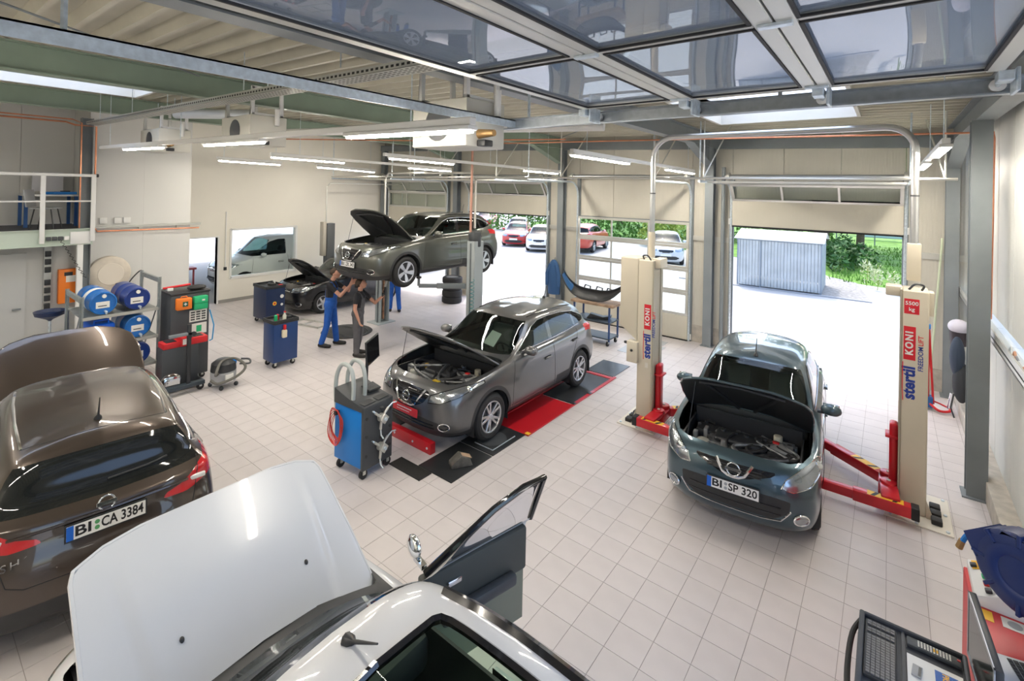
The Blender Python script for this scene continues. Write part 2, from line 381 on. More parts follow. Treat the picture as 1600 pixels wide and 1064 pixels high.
for y0, y1 in ((-3.8, 1.3), (1.3, 2.95)): MB().bx(-14.3, XG-.02, y0+.003, y1-.003, 0, 2.59).build('panel', mat('lower_grey_panel', (.48, .485, .475), .6), wm, bevel=.004, seg=1)
wn = struct('wall_near', 'plain panel wall behind the camera')
MB().bx(XM, 1.26, -3.8, -3.7, 0, 5.6).build('panel', M_PX, wn)
# ================================================================ steel columns
def column(x, y, top, lab, wd=.2):
    c = thing('steel_column', lab, 'column', (x, y, 0), 0, 'grey steel columns')
    mb = MB(); mb.bx(-wd/2, wd/2, -.1, -.085, 0, top); mb.bx(-wd/2, wd/2, .085, .1, 0, top); mb.bx(-.006, .006, -.085, .085, 0, top)
    mb.build('profile', M_STEEL, c, bevel=.003, seg=1)
    MB().bx(-wd/2-.04, wd/2+.04, -.14, .14, 0, .02).build('base_plate', M_STEEL, c)
    return c
for x, lab in zip(BX, ['between the first and second door from the left', 'between the second and third door, with the blue jacket', 'between the closed glazed door and the open right door', 'in the far right corner']):
    column(x, 12.76 if x < .5 else 12.7, zb(x), 'grey steel wall column '+lab)
column(-16.1, 12.76, zb(-16), 'grey steel wall column in the far left corner by the white wall')
column(.90, 8.72, zb(.9), 'grey steel column standing against the right wall', .2)
column(-14.0, 2.85, zb(-14), 'grey steel column beside the mezzanine with copper pipes')
# ================================================================ sectional doors
def door_path(d, zt=3.60, r=.40, y0=12.80):
    if d <= zt: return Vector((0, y0, d))
    a = (d-zt)/r
    if a < PI/2: return Vector((0, y0-r+r*math.cos(a), zt+r*math.sin(a)))
    return Vector((0, y0-r-(d-zt-r*PI/2), zt+r))
def section(parent, x0, x1, p, q, solid, npane=3, th=.042, paneM=None, panelM=None):
    """one door section spanning x0..x1, lower edge at p, upper edge at q"""
    ax = (q-p); h = ax.length; zz = ax.normalized(); nn = Vector((1, 0, 0)).cross(zz)
    M = Matrix(((1, nn.x, zz.x, p.x), (0, nn.y, zz.y, p.y), (0, nn.z, zz.z, p.z), (0, 0, 0, 1)))
    if solid:
        MB().bx(x0, x1, -th/2, th/2, .004, h-.004, M).build('door_panel', panelM or M_DOORP, parent, bevel=.004, seg=1); return
    fr = MB(); rail = .068
    fr.bx(x0, x1, -th/2, th/2, .003, rail, M); fr.bx(x0, x1, -th/2, th/2, h-rail, h-.003, M)
    wpn = (x1-x0)/npane
    for k in range(npane+1):
        w = .065 if k in (0, npane) else .042
        xa = x0+k*wpn-(0 if k == 0 else w if k == npane else w/2); fr.bx(xa, xa+w, -th/2, th/2, rail, h-rail, M)
    fr.build('section_frame', M_ALU, parent, bevel=.003, seg=1)
    for k in range(npane):
        MB().bx(x0+k*wpn+.02, x0+(k+1)*wpn-.02, -.004, .004, rail-.01, h-rail+.01, M).build('pane', paneM or M_PANE, parent)
def sect_door(k, x0, x1, b, lab, nsec=5):
    d = struct(f'door_{k}', lab); s = .595; zt = 3.60
    x0 += .03; x1 -= .03
    for i in range(nsec):
        section(d, x0, x1, door_path(b+i*s), door_path(b+(i+1)*s), i == 0)
    MB().bx(x0, x1, 12.775, 12.83, b-.035, b).build('bottom_seal', M_RUB, d)
    for sx in (x0-.03, x1+.03):
        pts = [(sx, 12.80, 0.02)]+[tuple(Vector((sx, 0, 0))+door_path(zt+t*.40*PI/2)) for t in (0, .2, .4, .6, .8, 1)]+[(sx, 10.2, zt+.40)]
        MB().tube(pts, .028, 6).build('track', M_GALV, d)
        MB().bx(sx-.05, sx+.05, 12.84, 12.9, 0, 4.2).build('jamb', M_STEEL, d)
        MB().tube([(sx, 10.25, zt+.40), (sx, 10.25, zd(sx))], .014, 6).build('track_hanger', M_GALV, d)
    MB().tube([(x0-.1, 12.45, 4.16), (x1+.1, 12.45, 4.16)], .05, 12).build('torsion_shaft', mat('shaft_galv', (.50, .52, .54), .35, .8), d)
    for sx in (x0-.02, x1+.02):
        MB().cyl((sx-.03, 12.45, 4.16), (sx+.03, 12.45, 4.16), .10, n=16).build('cable_drum', M_ALU, d)
        MB().bx(sx-.07, sx+.07, 12.80, 12.81, b+.02, b+.16).build('bottom_bracket', M_LITW, d)
    return d
LABD = ['leftmost sectional door, half raised behind the lifted car', 'raised sectional door between the lifted car and the blue jacket', 'closed glazed sectional door behind the bumper trolley', 'raised sectional door at the right, opening onto the shed']
for k, ((x0, x1), b) in enumerate(zip(DW, (2.36, 2.95, .03, 3.0))):
    sect_door(k+1, x0, x1, b, LABD[k])
# overhead door of the right wall, raised flat under the roof
d = struct('door_5', 'large glazed sectional door raised flat under the roof, nearest overhead')
Zo = 4.45; Y0, Y1 = -.75, 3.52; npn = 3; sp = .80; xe = -1.95
wpn = (Y1-Y0)/npn
for i in range(3):
    xa, xb = xe+i*sp, xe+(i+1)*sp
    fr = MB()
    for q in ((xa+.004, xa+.075, Y0, Y1), (xb-.075, xb-.004, Y0, Y1)): fr.bx(*q, Zo-.022, Zo+.022)
    for k in range(npn+1):
        w = .075 if k in (0, npn) else .05
        ya = Y0+k*wpn-(0 if k == 0 else w if k == npn else w/2); fr.bx(xa+.075, xb-.075, ya, ya+w, Zo-.02, Zo+.02)
    fr.build('section_frame', M_ALU, d, bevel=.004, seg=1)
    gk = MB()
    for k in range(npn):
        ya, yb = Y0+k*wpn+.03, Y0+(k+1)*wpn-.03
        if k == 0: ya += .04
        if k == npn-1: yb -= .04
        MB().bx(xa+.07, xb-.07, ya-.01, yb+.01, Zo-.006, Zo+.006).build('pane', M_ACRYL, d)
        for q in ((xa+.075, xa+.088, ya, yb), (xb-.088, xb-.075, ya, yb), (xa+.075, xb-.075, ya-.004, ya+.009), (xa+.075, xb-.075, yb-.009, yb+.004)): gk.bx(*q, Zo-.026, Zo-.015)
    gk.build('gasket', M_RUB, d)
    for y in (Y1-.08, Y1-wpn, Y1-2*wpn):
        if i: MB().bx(xa-.06, xa+.06, y-.02, y+.02, Zo-.035, Zo-.02).build('hinge', M_GALV, d, bevel=.003, seg=1)
for i in range(4):
    xa = xe+i*sp
    br = MB(); br.bx(xa-.03, xa+.03, Y1-.02, Y1+.1, Zo-.07, Zo-.02); br.cyl((xa, Y1+.05, Zo-.05), (xa, Y1+.34, Zo-.05), .012, n=8); br.bx(xa+.04, xa+.055, Y1+.02, Y1+.2, Zo-.12, Zo-.0)
    br.build('roller_bracket', M_GALV, d, bevel=.003, seg=1)
    MB().cyl((xa, Y1+.25, Zo-.05), (xa, Y1+.29, Zo-.05), .035, n=14).build('roller', M_LITW, d)
mb = MB(); mb.bx(-2.95, 1.0, 3.82, 3.835, Zo-.10, Zo+.0); mb.bx(-2.95, 1.0, 3.76, 3.835, Zo-.10, Zo-.09); mb.bx(-2.95, 1.0, 3.76, 3.835, Zo-.01, Zo)
mb.build('track', mat('track_galv_dark', (.42, .46, .50), .35, .8, noise=(20, .1)), d)
mb = MB(); mb.bx(-2.95, -2.85, -1.2, 3.84, Zo-.02, Zo-.01); mb.bx(-2.86, -2.85, -1.2, 3.84, Zo-.085, Zo-.01)
mb.build('end_rail', mat('end_rail_daylit_galv', (.70, .80, .88), .3, .35, noise=(28, .12)), d)  # paler and bluer than M_GALV: daylight on the rail put into its colour
for x, y in ((-2.7, 3.83), (-.6, 3.83), (.6, 3.83), (-2.9, .5)): MB().tube([(x, y, Zo), (x, y, zd(x))], .014, 6).build('track_hanger', M_GALV, d)
# ================================================================ cars
def pchip(x, Y, xq):
    """monotone cubic interpolation of Y (n, ...) over x at xq"""
    x = np.asarray(x, float); Y = np.asarray(Y, float); h = np.diff(x).reshape((-1,)+(1,)*(Y.ndim-1)); d = np.diff(Y, axis=0)/h
    m = np.zeros_like(Y); a, b = d[:-1], d[1:]; ok = a*b > 0
    w1, w2 = 2*h[1:]+h[:-1], h[1:]+2*h[:-1]
    with np.errstate(divide='ignore', invalid='ignore'): mm = (w1+w2)/(w1/a+w2/b)
    m[1:-1] = np.where(ok, mm, 0); m[0] = d[0]; m[-1] = d[-1]
    k = np.clip(np.searchsorted(x, xq, side='right')-1, 0, len(x)-2); t = ((xq-x[k])/(x[k+1]-x[k])).reshape((-1,)+(1,)*(Y.ndim-1)); hh = h[k]
    return Y[k]*(2*t**3-3*t**2+1)+m[k]*hh*(t**3-2*t**2+t)+Y[k+1]*(-2*t**3+3*t**2)+m[k+1]*hh*(t**3-t**2)
def inpoly(px, py, poly):
    c = np.zeros(len(px), bool); n = len(poly)
    for i in range(n):
        x1, y1 = poly[i]; x2, y2 = poly[(i+1) % n]
        if y1 == y2: continue
        c ^= ((y1 > py) != (y2 > py)) & (px < (x2-x1)*(py-y1)/(y2-y1)+x1)
    return c
def rpoly(poly, r=.04, n=4):
    """round a polygon's corners"""
    out = []; m = len(poly)
    for i in range(m):
        p = Vector(poly[i]); a = Vector(poly[i-1])-p; b = Vector(poly[(i+1) % m])-p
        k = min(r, a.length*.45, b.length*.45); a = p+a.normalized()*k; b = p+b.normalized()*k
        for j in range(n+1):
            t = j/n; out.append(tuple((1-t)**2*a+2*t*(1-t)*p+t*t*b))
    return out
AX = {'side': (0, 2, 1), 'top': (0, 1, 2), 'front': (1, 2, 0), 'rear': (1, 2, 0)}
class Body:
    """right half (y>=0) of a car body: a spline surface over stacked loops running from nose to tail; s grows from front bumper to rear"""
    def __init__(b, S, nu=150, nv=96):
        L, fo, wb = S['L'], S['rfo'], S['rwb']; ra = fo+wb
        b.S = S; loops = []
        def low(xf, xr, ww, zf, zs, zr, fb=1., rb=1.):
            m1 = fo+.45; m4 = ra-.45
            P = [(xf, 0), (xf+.015*fb, .40*ww), (xf+.075*fb, .70*ww), (xf+.24*fb, .91*ww), (fo-.36, .975*ww), (fo, ww), (m1, ww), (m1+(m4-m1)*.33, ww), (m1+(m4-m1)*.67, ww), (m4, ww), (ra, ww), (xr-.20*rb, .93*ww), (xr-.05*rb, .62*ww), (xr, 0)]
            zz = [zf, zf, zf+.0*(zs-zf), zf+.25*(zs-zf), zf+.6*(zs-zf), zs, zs, zs, zs+.15*(zr-zs), zs+.3*(zr-zs), zs+.6*(zr-zs), zr, zr, zr]
            return [(x, y, z) for (x, y), z in zip(P, zz)]
        B = low(*S['low'][0]); loops.append([(x, 0, z+.02) for x, y, z in B]); loops.append([(x, y*.9, z) for x, y, z in B])
        for q in S['low']: loops.append(low(*q))
        loops += [S['G'], S['GH'], S['H'], S['I'], S['J'], [(x, 0, z) for x, y, z in S['K']]]
        b.nl = len(loops); C = np.array(loops, float)             # (loops, stations, 3)
        cu = np.linalg.norm(np.diff(C, axis=1), axis=2).mean(0); cv = np.linalg.norm(np.diff(C, axis=0), axis=2).mean(1)
        b.U = np.r_[0, np.cumsum(np.maximum(cu, .05))]; b.V = np.r_[0, np.cumsum(np.maximum(cv, .04))]
        def dens(K, n):
            k = [max(2, round(n*(q-p)/K[-1])) for p, q in zip(K[:-1], K[1:])]; out = [0.]; idx = [0]
            for (p, q), m in zip(zip(K[:-1], K[1:]), k):
                out += list(p+(q-p)*np.arange(1, m+1)/m); idx.append(len(out)-1)
            return np.array(out), idx
        uq, b.ui = dens(b.U, nu); vq, b.vi = dens(b.V, nv)
        A = pchip(b.U, C.transpose(1, 0, 2), uq).transpose(1, 0, 2); G = pchip(b.V, A, vq)     # (nv, nu, 3)
        for _ in range(S.get('smooth', 3)):
            Gp = G.copy(); Gp[1:-1] += .25*(G[:-2]-2*G[1:-1]+G[2:]); G[1:-1] = Gp[1:-1]
            Gp = G.copy(); Gp[:, 1:-1] += .25*(G[:, :-2]-2*G[:, 1:-1]+G[:, 2:]); G[:, 1:-1] = Gp[:, 1:-1]
        G[:, 0, 1] = 0; G[:, -1, 1] = 0; G[-1, :, 1] = 0; G[0, :, 1] = 0; G[..., 1] = np.maximum(G[..., 1], 0)
        if S.get('ridge'):
            x, y, z = G[..., 0], G[..., 1], G[..., 2]; yr = .60-.10*np.clip((x-.3)/1., 0, 1)
            up_ = np.clip((yr-y)/.035, 0, 1); up_ = up_*up_*(3-2*up_)*np.clip((x-.46)/.35, 0, 1)*np.clip((1.30-x)/.2, 0, 1)*(z > .8); G[..., 2] = z+.028*up_
        b.nv, b.nu = G.shape[:2]; b.Vt = G.reshape(-1, 3).copy(); b.O = b.Vt.copy()
        i, j = np.meshgrid(np.arange(b.nv-1), np.arange(b.nu-1), indexing='ij'); a = (i*b.nu+j).ravel()
        b.F = np.stack([a, a+1, a+1+b.nu, a+b.nu], 1); b.fi = i.ravel(); b.fj = j.ravel()
        b.t = np.full(len(b.F), 'body', dtype=object)
        b.bvh = BVHTree.FromPolygons([tuple(p) for p in b.O], [tuple(map(int, f)) for f in b.F])
    def hit(b, pr, p, q, near=None):
        """point of the surface at 2-D position (p, q) of projection pr"""
        L = b.S['L']
        o, d = {'side': ((p, 3, q), (0, -1, 0)), 'top': ((p, q, 4), (0, 0, -1)), 'front': ((-2, p, q), (1, 0, 0)), 'rear': ((L+2, p, q), (-1, 0, 0))}[pr]
        h = b.bvh.ray_cast(Vector(o), Vector(d))
        return h[0], h[1]
    def cut(b, pr, poly, name, pred=None, frm=('body',), snap=.03):
        ia, ib, ic = AX[pr]; c = b.Vt[b.F].mean(1)
        m = inpoly(c[:, ia], c[:, ib], poly) & np.isin(b.t, frm)
        L = b.S['L']
        if pr == 'side': m &= c[:, 1] > .32
        if pr == 'front': m &= c[:, 0] < .80
        if pr == 'rear': m &= c[:, 0] > L*.62
        if pr == 'top': m &= c[:, 2] > .55
        if pred is not None: m &= pred(c)
        if not m.any(): return m
        if snap:
            inn = np.zeros(len(b.Vt), bool); out = inn.copy(); inn[b.F[m].ravel()] = True; out[b.F[~m].ravel()] = True
            bd = np.where(inn & out)[0]; P = np.array(poly); Q = np.roll(P, -1, 0); D = Q-P; l2 = (D**2).sum(1)+1e-12
            for k in bd:
                v = b.Vt[k]; x = np.array((v[ia], v[ib])); t = np.clip(((x-P)*D).sum(1)/l2, 0, 1); N = P+t[:, None]*D
                e = ((N-x)**2).sum(1); n = e.argmin()
                if e[n] < snap**2:
                    y0 = v[1] < 1e-5; p, q = N[n]
                    if y0 and ia == 1: p = 0
                    if y0 and ib == 1: q = 0
                    h, _ = b.hit(pr, p, q)
                    w = v.copy(); w[ia] = p; w[ib] = q
                    if h is not None and abs(h[ic]-v[ic]) < .08: w[ic] = h[ic]
                    if y0: w[1] = 0
                    b.Vt[k] = w
        b.t[m] = name; return m
    def grid(b, name, l0, l1, s0, s1, frm=('body',), dv=(0, 0), du=(0, 0)):
        """tag the cells between loops l0..l1 and stations s0..s1 (float station indices)"""
        def pos(idx, K):
            k = int(idx); f = idx-k; return idx if False else (K[k]+(f*(K[k+1]-K[k]) if f else 0))
        a, c = pos(l0, b.vi)+dv[0], pos(l1, b.vi)-dv[1]; e, f = pos(s0, b.ui)+du[0], pos(s1, b.ui)-du[1]
        m = (b.fi >= round(a)) & (b.fi < round(c)) & (b.fj >= round(e)) & (b.fj < round(f)) & np.isin(b.t, frm); b.t[m] = name; return m
    def curve(b, pr, pts, lift=.002, n=None):
        """polyline (2-D, in projection) laid on the surface; returns 3-D points"""
        out = []
        for (p0, q0), (p1, q1) in zip(pts[:-1], pts[1:]):
            k = n or max(2, int(math.hypot(p1-p0, q1-q0)/.03))
            for i in range(k):
                t = i/k; h, nn = b.hit(pr, p0+(p1-p0)*t, q0+(q1-q0)*t)
                if h is not None: out.append(h+nn*lift*(1 if nn.dot(Vector((0, 1, 0)) if pr == 'side' else Vector((0, 0, 1)) if pr == 'top' else Vector((-1 if pr == 'front' else 1, 0, 0))) > 0 else -1))
        h, nn = b.hit(pr, *pts[-1])
        if h is not None: out.append(h)
        return out
class Morph:
    """smooth per-axis remap of the reference body to another car's proportions"""
    def __init__(m, ss=None, zz=None, ys=1.):
        m.tab = []
        for pr_, hi in ((ss, 4.6), (zz, 2.2)):
            x = np.linspace(-.3, hi+.3, 500)
            if pr_ is None: m.tab.append((x, x.copy())); continue
            a, c = pr_; a = [a[0]-.4]+list(a)+[a[-1]+.4]; c = [c[0]-.4]+list(c)+[c[-1]+.4]
            m.tab.append((x, pchip(np.array(a), np.array(c), x)))
        m.ys = ys
    def s(m, v): return np.interp(v, *m.tab[0])
    def z(m, v): return np.interp(v, *m.tab[1])
    def si(m, v): return np.interp(v, m.tab[0][1], m.tab[0][0])
    def zi(m, v): return np.interp(v, m.tab[1][1], m.tab[1][0])
def loc(p, S):      # reference body (s, y, z) -> car frame: x forward, y left, origin on the ground under the middle of the wheelbase; half y>=0 is the right side
    m = S['m']; return (S['fo']+S['wb']/2-float(m.s(p[0])), -p[1]*m.ys, float(m.z(p[2])))
def half_mesh(b, names, side, name, thick=0, bevel=False):
    """side: 'both' (mirrored and welded), 'r' or 'l'"""
    m = np.isin(b.t, names); F = b.F[m]; S = b.S
    if len(F) == 0: return None
    ids = np.unique(F); remap = -np.ones(len(b.Vt), int); remap[ids] = np.arange(len(ids)); V = b.Vt[ids]; F = remap[F]
    mo = S['m']; X = S['fo']+S['wb']/2-mo.s(V[:, 0]); Yv = V[:, 1]*mo.ys; Zv = mo.z(V[:, 2]); rv = np.stack([X, -Yv, Zv], 1); lv = np.stack([X, Yv, Zv], 1)
    if side == 'r': VV, FF = rv, F
    elif side == 'l': VV, FF = lv, F[:, ::-1]
    else:
        cen = V[:, 1] < 1e-5; k = np.where(cen, np.arange(len(V)), len(V)+np.cumsum(~cen)-1)
        VV = np.r_[rv, lv[~cen]]; FF = np.r_[F, k[F][:, ::-1]]
    me = bpy.data.meshes.new(name); me.from_pydata(VV.tolist(), [], [tuple(dict.fromkeys(f)) for f in FF.tolist() if len(set(f)) > 2]); me.validate(); me.update()
    bm = bmesh.new(); bm.from_mesh(me); bmesh.ops.remove_doubles(bm, verts=bm.verts, dist=2e-5); bmesh.ops.recalc_face_normals(bm, faces=bm.faces)
    # make normals point away from the car's middle
    s_ = sum((f.normal.dot(f.calc_center_median()-Vector((0, 0, .7))) > 0) for f in bm.faces)
    if s_ < len(bm.faces)/2: bmesh.ops.reverse_faces(bm, faces=bm.faces)
    if thick: bmesh.ops.solidify(bm, geom=bm.faces[:], thickness=thick)
    for f in bm.faces: f.smooth = True
    bm.to_mesh(me); bm.free(); me.set_sharp_from_angle(angle=R(50)); return me
def bpart(b, names, side, name, m, parent, thick=0):
    if isinstance(names, str): names = (names,)
    me = half_mesh(b, names, side, name, thick)
    if me is None: return None
    me.materials.append(m); return link(bpy.data.objects.new(name, me), parent)
def strips(b, root, name, m, pr, lines, r=.004, n=5, lift=.002):
    """lines laid on the body; side lines become one object for each line and side, front/rear/top lines run across both halves"""
    for ln in lines:
        p3 = [loc(p, b.S) for p in b.curve(pr, ln, lift)]
        if len(p3) < 2: continue
        if pr == 'side' or (pr == 'top' and ln[0][1] > .05):
            for sg in (1, -1): MB().tube([(x, y*sg, z) for x, y, z in p3], r, n).build(name, m, root)
        else:
            q = p3 if abs(p3[-1][1]) < abs(p3[0][1]) else p3[::-1]
            MB().tube(q+[(x, -y, z) for x, y, z in q[::-1][1:]], r, n).build(name, m, root)
def paint(name, col, metal=.55, rough=.32):
    return mat(name, col, rough, metal, coat=1.)
M_TYRE = mat('tyre_rubber', (.022, .022, .023), .75, bump=(60, .2))
M_RIM = mat('alloy_silver', (.55, .56, .58), .3, .9)
M_RIMD = mat('alloy_black', (.02, .02, .022), .35, .3)
M_CHROME = mat('chrome', (.80, .82, .84), .08, 1.)
M_CLAD = mat('black_cladding', (.030, .031, .033), .55)
M_GLOSSB = mat('gloss_black', (.012, .012, .014), .12, coat=.6)
M_HEAD = mat('headlamp_reflector', (.40, .43, .46), .16, .85, noise=(7, .15))
M_LENS = glass('clear_lens', (.92, .95, .96), .12)
M_TAIL = mat('tail_lamp_red', (.52, .012, .018), .12, coat=1.)
M_WGL = glass('car_window', (.60, .72, .67), .32)
M_WDARK = mat('privacy_glass', (.012, .014, .014), .06, coat=.3)
M_INT = mat('car_interior', (.055, .057, .06), .7)
M_SEAT = mat('seat_fabric', (.10, .103, .10), .85)
M_PLATE = mat('plate_white', (.80, .80, .78), .4)
M_PBLUE = mat('plate_blue', (.01, .12, .55), .4)
M_INK = mat('black_ink', (.012, .012, .014), .5)
M_ENG = mat('engine_black', (.032, .033, .036), .42)
M_ENG2 = mat('engine_alloy', (.26, .27, .28), .4, .7, noise=(18, .4))
M_HOSE = mat('hose_rubber', (.03, .03, .032), .5)
WHEELS = {}
def wheel(root, x, side, y, rad, style, w=.215, z=None, rimr=.225):
    key = (style, rad, rimr)
    M = T(x, y, rad if z is None else z) @ RX(-PI/2 if side > 0 else PI/2)
    if key not in WHEELS:
        h = w/2
        prof = [(rimr+.004, -h+.02), (rimr+.02, -h+.004), (rad-.055, -h), (rad-.018, -h+.02), (rad, -h+.05), (rad, -.02), (rad-.006, -.018), (rad-.006, -.012), (rad, -.01), (rad, .01), (rad-.006, .012), (rad-.006, .018), (rad, .02), (rad, h-.05), (rad-.018, h-.02), (rad-.055, h), (rimr+.02, h-.004), (rimr+.004, h-.02)]
        ty = MB().lathe(prof, 40, closed=True).mesh('tyre', ang=30); ty.materials.append(M_TYRE)
        mb = MB(); o = h-.012
        mb.lathe([(rimr+.006, -h+.02), (rimr+.006, o-.02), (rimr+.008, o), (rimr-.012, o), (rimr-.02, o-.02), (rimr-.025, -h+.02)], 40, closed=True)
        mb.lathe([(0, o-.012), (.03, o-.012), (.033, o-.02), (.058, o-.022), (.062, o-.05), (0, o-.05)], 20)
        nsp = {'five': 5, 'ten': 10, 'seven': 7, 'bladed': 5}[style]
        for k in range(nsp):
            a = 2*PI*k/nsp+PI/2
            if style == 'ten': a += (.11 if k % 2 else -.11); w0, w1 = .020, .016
            elif style == 'bladed': w0, w1 = .026, .055
            elif style == 'five': w0, w1 = .032, .026
            else: w0, w1 = .020, .018
            tw = .03 if style == 'bladed' else 0
            P = [(.045, -w0), (rimr-.01, -w1+tw), (rimr-.01, w1+tw), (.045, w0)]
            m = RZ(a); vs = []
            for (px_, py_), zz in [(P[0], o-.018), (P[1], o-.006), (P[2], o-.006), (P[3], o-.018)]: vs += [(px_, py_, zz), (px_, py_*.9, zz-.035)]
            mb.add(vs, [(0, 2, 4, 6), (1, 7, 5, 3), (0, 1, 3, 2), (2, 3, 5, 4), (4, 5, 7, 6), (6, 7, 1, 0)], m)
        ri = mb.mesh('rim', bevel=.003, seg=1, ang=30); ri.materials.append(M_RIM)
        db = MB(); db.lathe([(0, o-.10), (rimr-.02, o-.10), (rimr-.02, o-.11), (0, o-.11)], 24); db.lathe([(0, o-.055), (.15, o-.055), (.15, o-.07), (0, o-.07)], 24)
        if style == 'bladed':
            for k in range(5):
                a = 2*PI*(k+.5)/5+PI/2+.1; mm = RZ(a)
                db.add([(.06, -.012, o-.022), (rimr-.012, -.065, o-.014), (rimr-.012, .065, o-.014), (.06, .012, o-.022)], [(0, 1, 2, 3)], mm)
        di = db.mesh('brake_disc', ang=30); di.materials.append(M_RIMD if style == 'bladed' else mat('brake_disc_steel', (.10, .10, .105), .4, .6))
        WHEELS[key] = (ty, ri, di)
    ty, ri, di = WHEELS[key]
    o = link(bpy.data.objects.new('wheel', ty), root); o.matrix_local = M
    r = link(bpy.data.objects.new('rim', ri), o); d = link(bpy.data.objects.new('brake_disc', di), o)
    return o
def interior(root, S, col=None, steer=1, floor_z=.35):
    x0 = S['fo']+S['wb']/2; w = S['W']/2-.16; cw = S['cowl']; bz = S['belt']; k_ = (S['TL']-.35-cw)/2.73
    it = MB(); xa, xb = x0-cw-.12, x0-(S['TL']-.35)
    it.bx(xb, xa, -w, w, floor_z-.02, floor_z); it.bx(xb, xa, -w-.02, -w, floor_z, bz-.06); it.bx(xb, xa, w, w+.02, floor_z, bz-.06)
    it.bx(xb-.02, xb, -w, w, floor_z, bz-.1)
    it.build('cabin_tub', M_INT, root)
    MB().bx(xa-.42, xa+.02, -w, w, bz-.30, bz-.08).build('dashboard', M_INT, root, bevel=.05)
    sx = xa-1.0*k_
    for y in (-.36, .36):
        sb = MB().bx(sx-.25, sx+.25, y-.25, y+.25, floor_z+.08, floor_z+.25).build('seat', M_SEAT, root, bevel=.05)
        M = T(sx-.22, y, floor_z+.22) @ RY(R(-18))
        MB().bx(-.09, .05, -.24, .24, 0, .58, M).build('backrest', M_SEAT, sb, bevel=.05); MB().bx(-.07, .02, -.13, .13, .62, .80, M).build('headrest', M_SEAT, sb, bevel=.03)
    rb = MB().bx(sx-1.15*k_, sx-.68*k_, -w+.02, w-.02, floor_z+.1, floor_z+.26).build('rear_bench', M_SEAT, root, bevel=.05)
    M = T(sx-1.08*k_, 0, floor_z+.24) @ RY(R(-20)); MB().bx(-.08, .05, -w+.03, w-.03, 0, .55, M).build('backrest', M_SEAT, rb, bevel=.05)
    M = T(xa-.48, .36*steer, bz-.12) @ RY(R(-65))
    MB().tube([(.185*math.cos(a), .185*math.sin(a), 0) for a in np.linspace(0, 2*PI, 25)[:-1]], .016, 8, True, M).bx(-.17, .17, -.02, .02, -.02, 0, M).cyl((0, 0, -.05), (0, 0, .01), .06, .05, 12, True, M).build('steering_wheel', M_BLK, root)
def plate(root, M, txt, w=.52, h=.11, green=True):
    p = MB().bx(-w/2, w/2, -h/2, h/2, 0, .004, M).build('number_plate', M_PLATE, root)
    MB().bx(-w/2-.012, w/2+.012, -h/2-.012, h/2+.012, -.01, .001, M).build('plate_frame', M_BLK, p)
    MB().bx(-w/2, -w/2+.045, -h/2, h/2, .0042, .005, M).build('country_band', M_PBLUE, p)
    a, c = txt
    for nm, t_, x_, fit in (('plate_letters', a, -w/2+.055, .050*len(a)), ('plate_digits', c, -w/2+.055+.060*len(a)+.045, min(.049*len(c), w-.070-.060*len(a)-.045))):
        o = text(nm, t_, .108, M_INK, p, Matrix(), cx=False, bold=.0022, space=1.)
        xs_ = [v.co.x for v in o.data.vertices]; o.matrix_local = M @ T(x_, 0, .005) @ Matrix.Diagonal((fit/(max(xs_)-min(xs_)), 1, 1, 1)) @ T(-min(xs_), 0, 0)
    mb = MB(); dx = -w/2+.055+.060*len(a)+.018
    for y in (.022, -.022): mb.cyl((dx, y, .004), (dx, y, .0055), .017, n=12, M=M)
    mb.build('registration_seal', mat('seal_green', (.10, .34, .14), .5) if green else mat('seal_grey', (.35, .37, .40), .5), p)
    return p
def badge(root, M, r=.062):
    mb = MB(); mb.tube([(r*math.cos(a), r*math.sin(a), 0) for a in np.linspace(0, 2*PI, 29)[:-1]], .009, 6, True, M)
    mb.bx(-r*1.25, r*1.25, -.016, .016, -.004, .010, M)
    return mb.build('badge', M_CHROME, root, bevel=.002, seg=1)
def mirror(root, S, x, z, y, m, both=(1, -1)):
    for sg in both:
        mb = MB(); mb.sph((0, 0, 0), (.085, .115, .075), 14, 8); mb.v = [(max(-.06, a), b_, max(-.062, c)) for a, b_, c in mb.v]
        mb.v = [(a+x, sg*(y+.13+b_), c+z) for a, b_, c in mb.v]
        o = mb.build('wing_mirror', m, root)
        MB().bx(x-.03, x+.03, min(sg*(y-.02), sg*(y+.08)), max(sg*(y-.02), sg*(y+.08)), z-.06, z-.03).build('mirror_foot', M_BLK, o, bevel=.008)
        MB().bx(x-.066, x-.058, sg*(y+.13)-.09, sg*(y+.13)+.09, z-.055, z+.055).build('mirror_glass', mat('mirror_silver', (.75, .78, .8), .03, 1.), o, bevel=.01)
def handle(b, root, s, z, m):
    for sg in (1, -1):
        h, nn = b.hit('side', s, z)
        if h is None: continue
        x, y, zz = loc(h, b.S); y = -y
        MB().bx(x-.10, x+.10, sg*y-.004, sg*y+.004, zz-.03, zz+.025).build('handle_recess', M_GLOSSB, root, bevel=.003, seg=1)
        MB().bx(x-.10, x+.10, sg*(y+.022)-.014, sg*(y+.022)+.014, zz-.012, zz+.014).build('door_handle', m, root, bevel=.008)
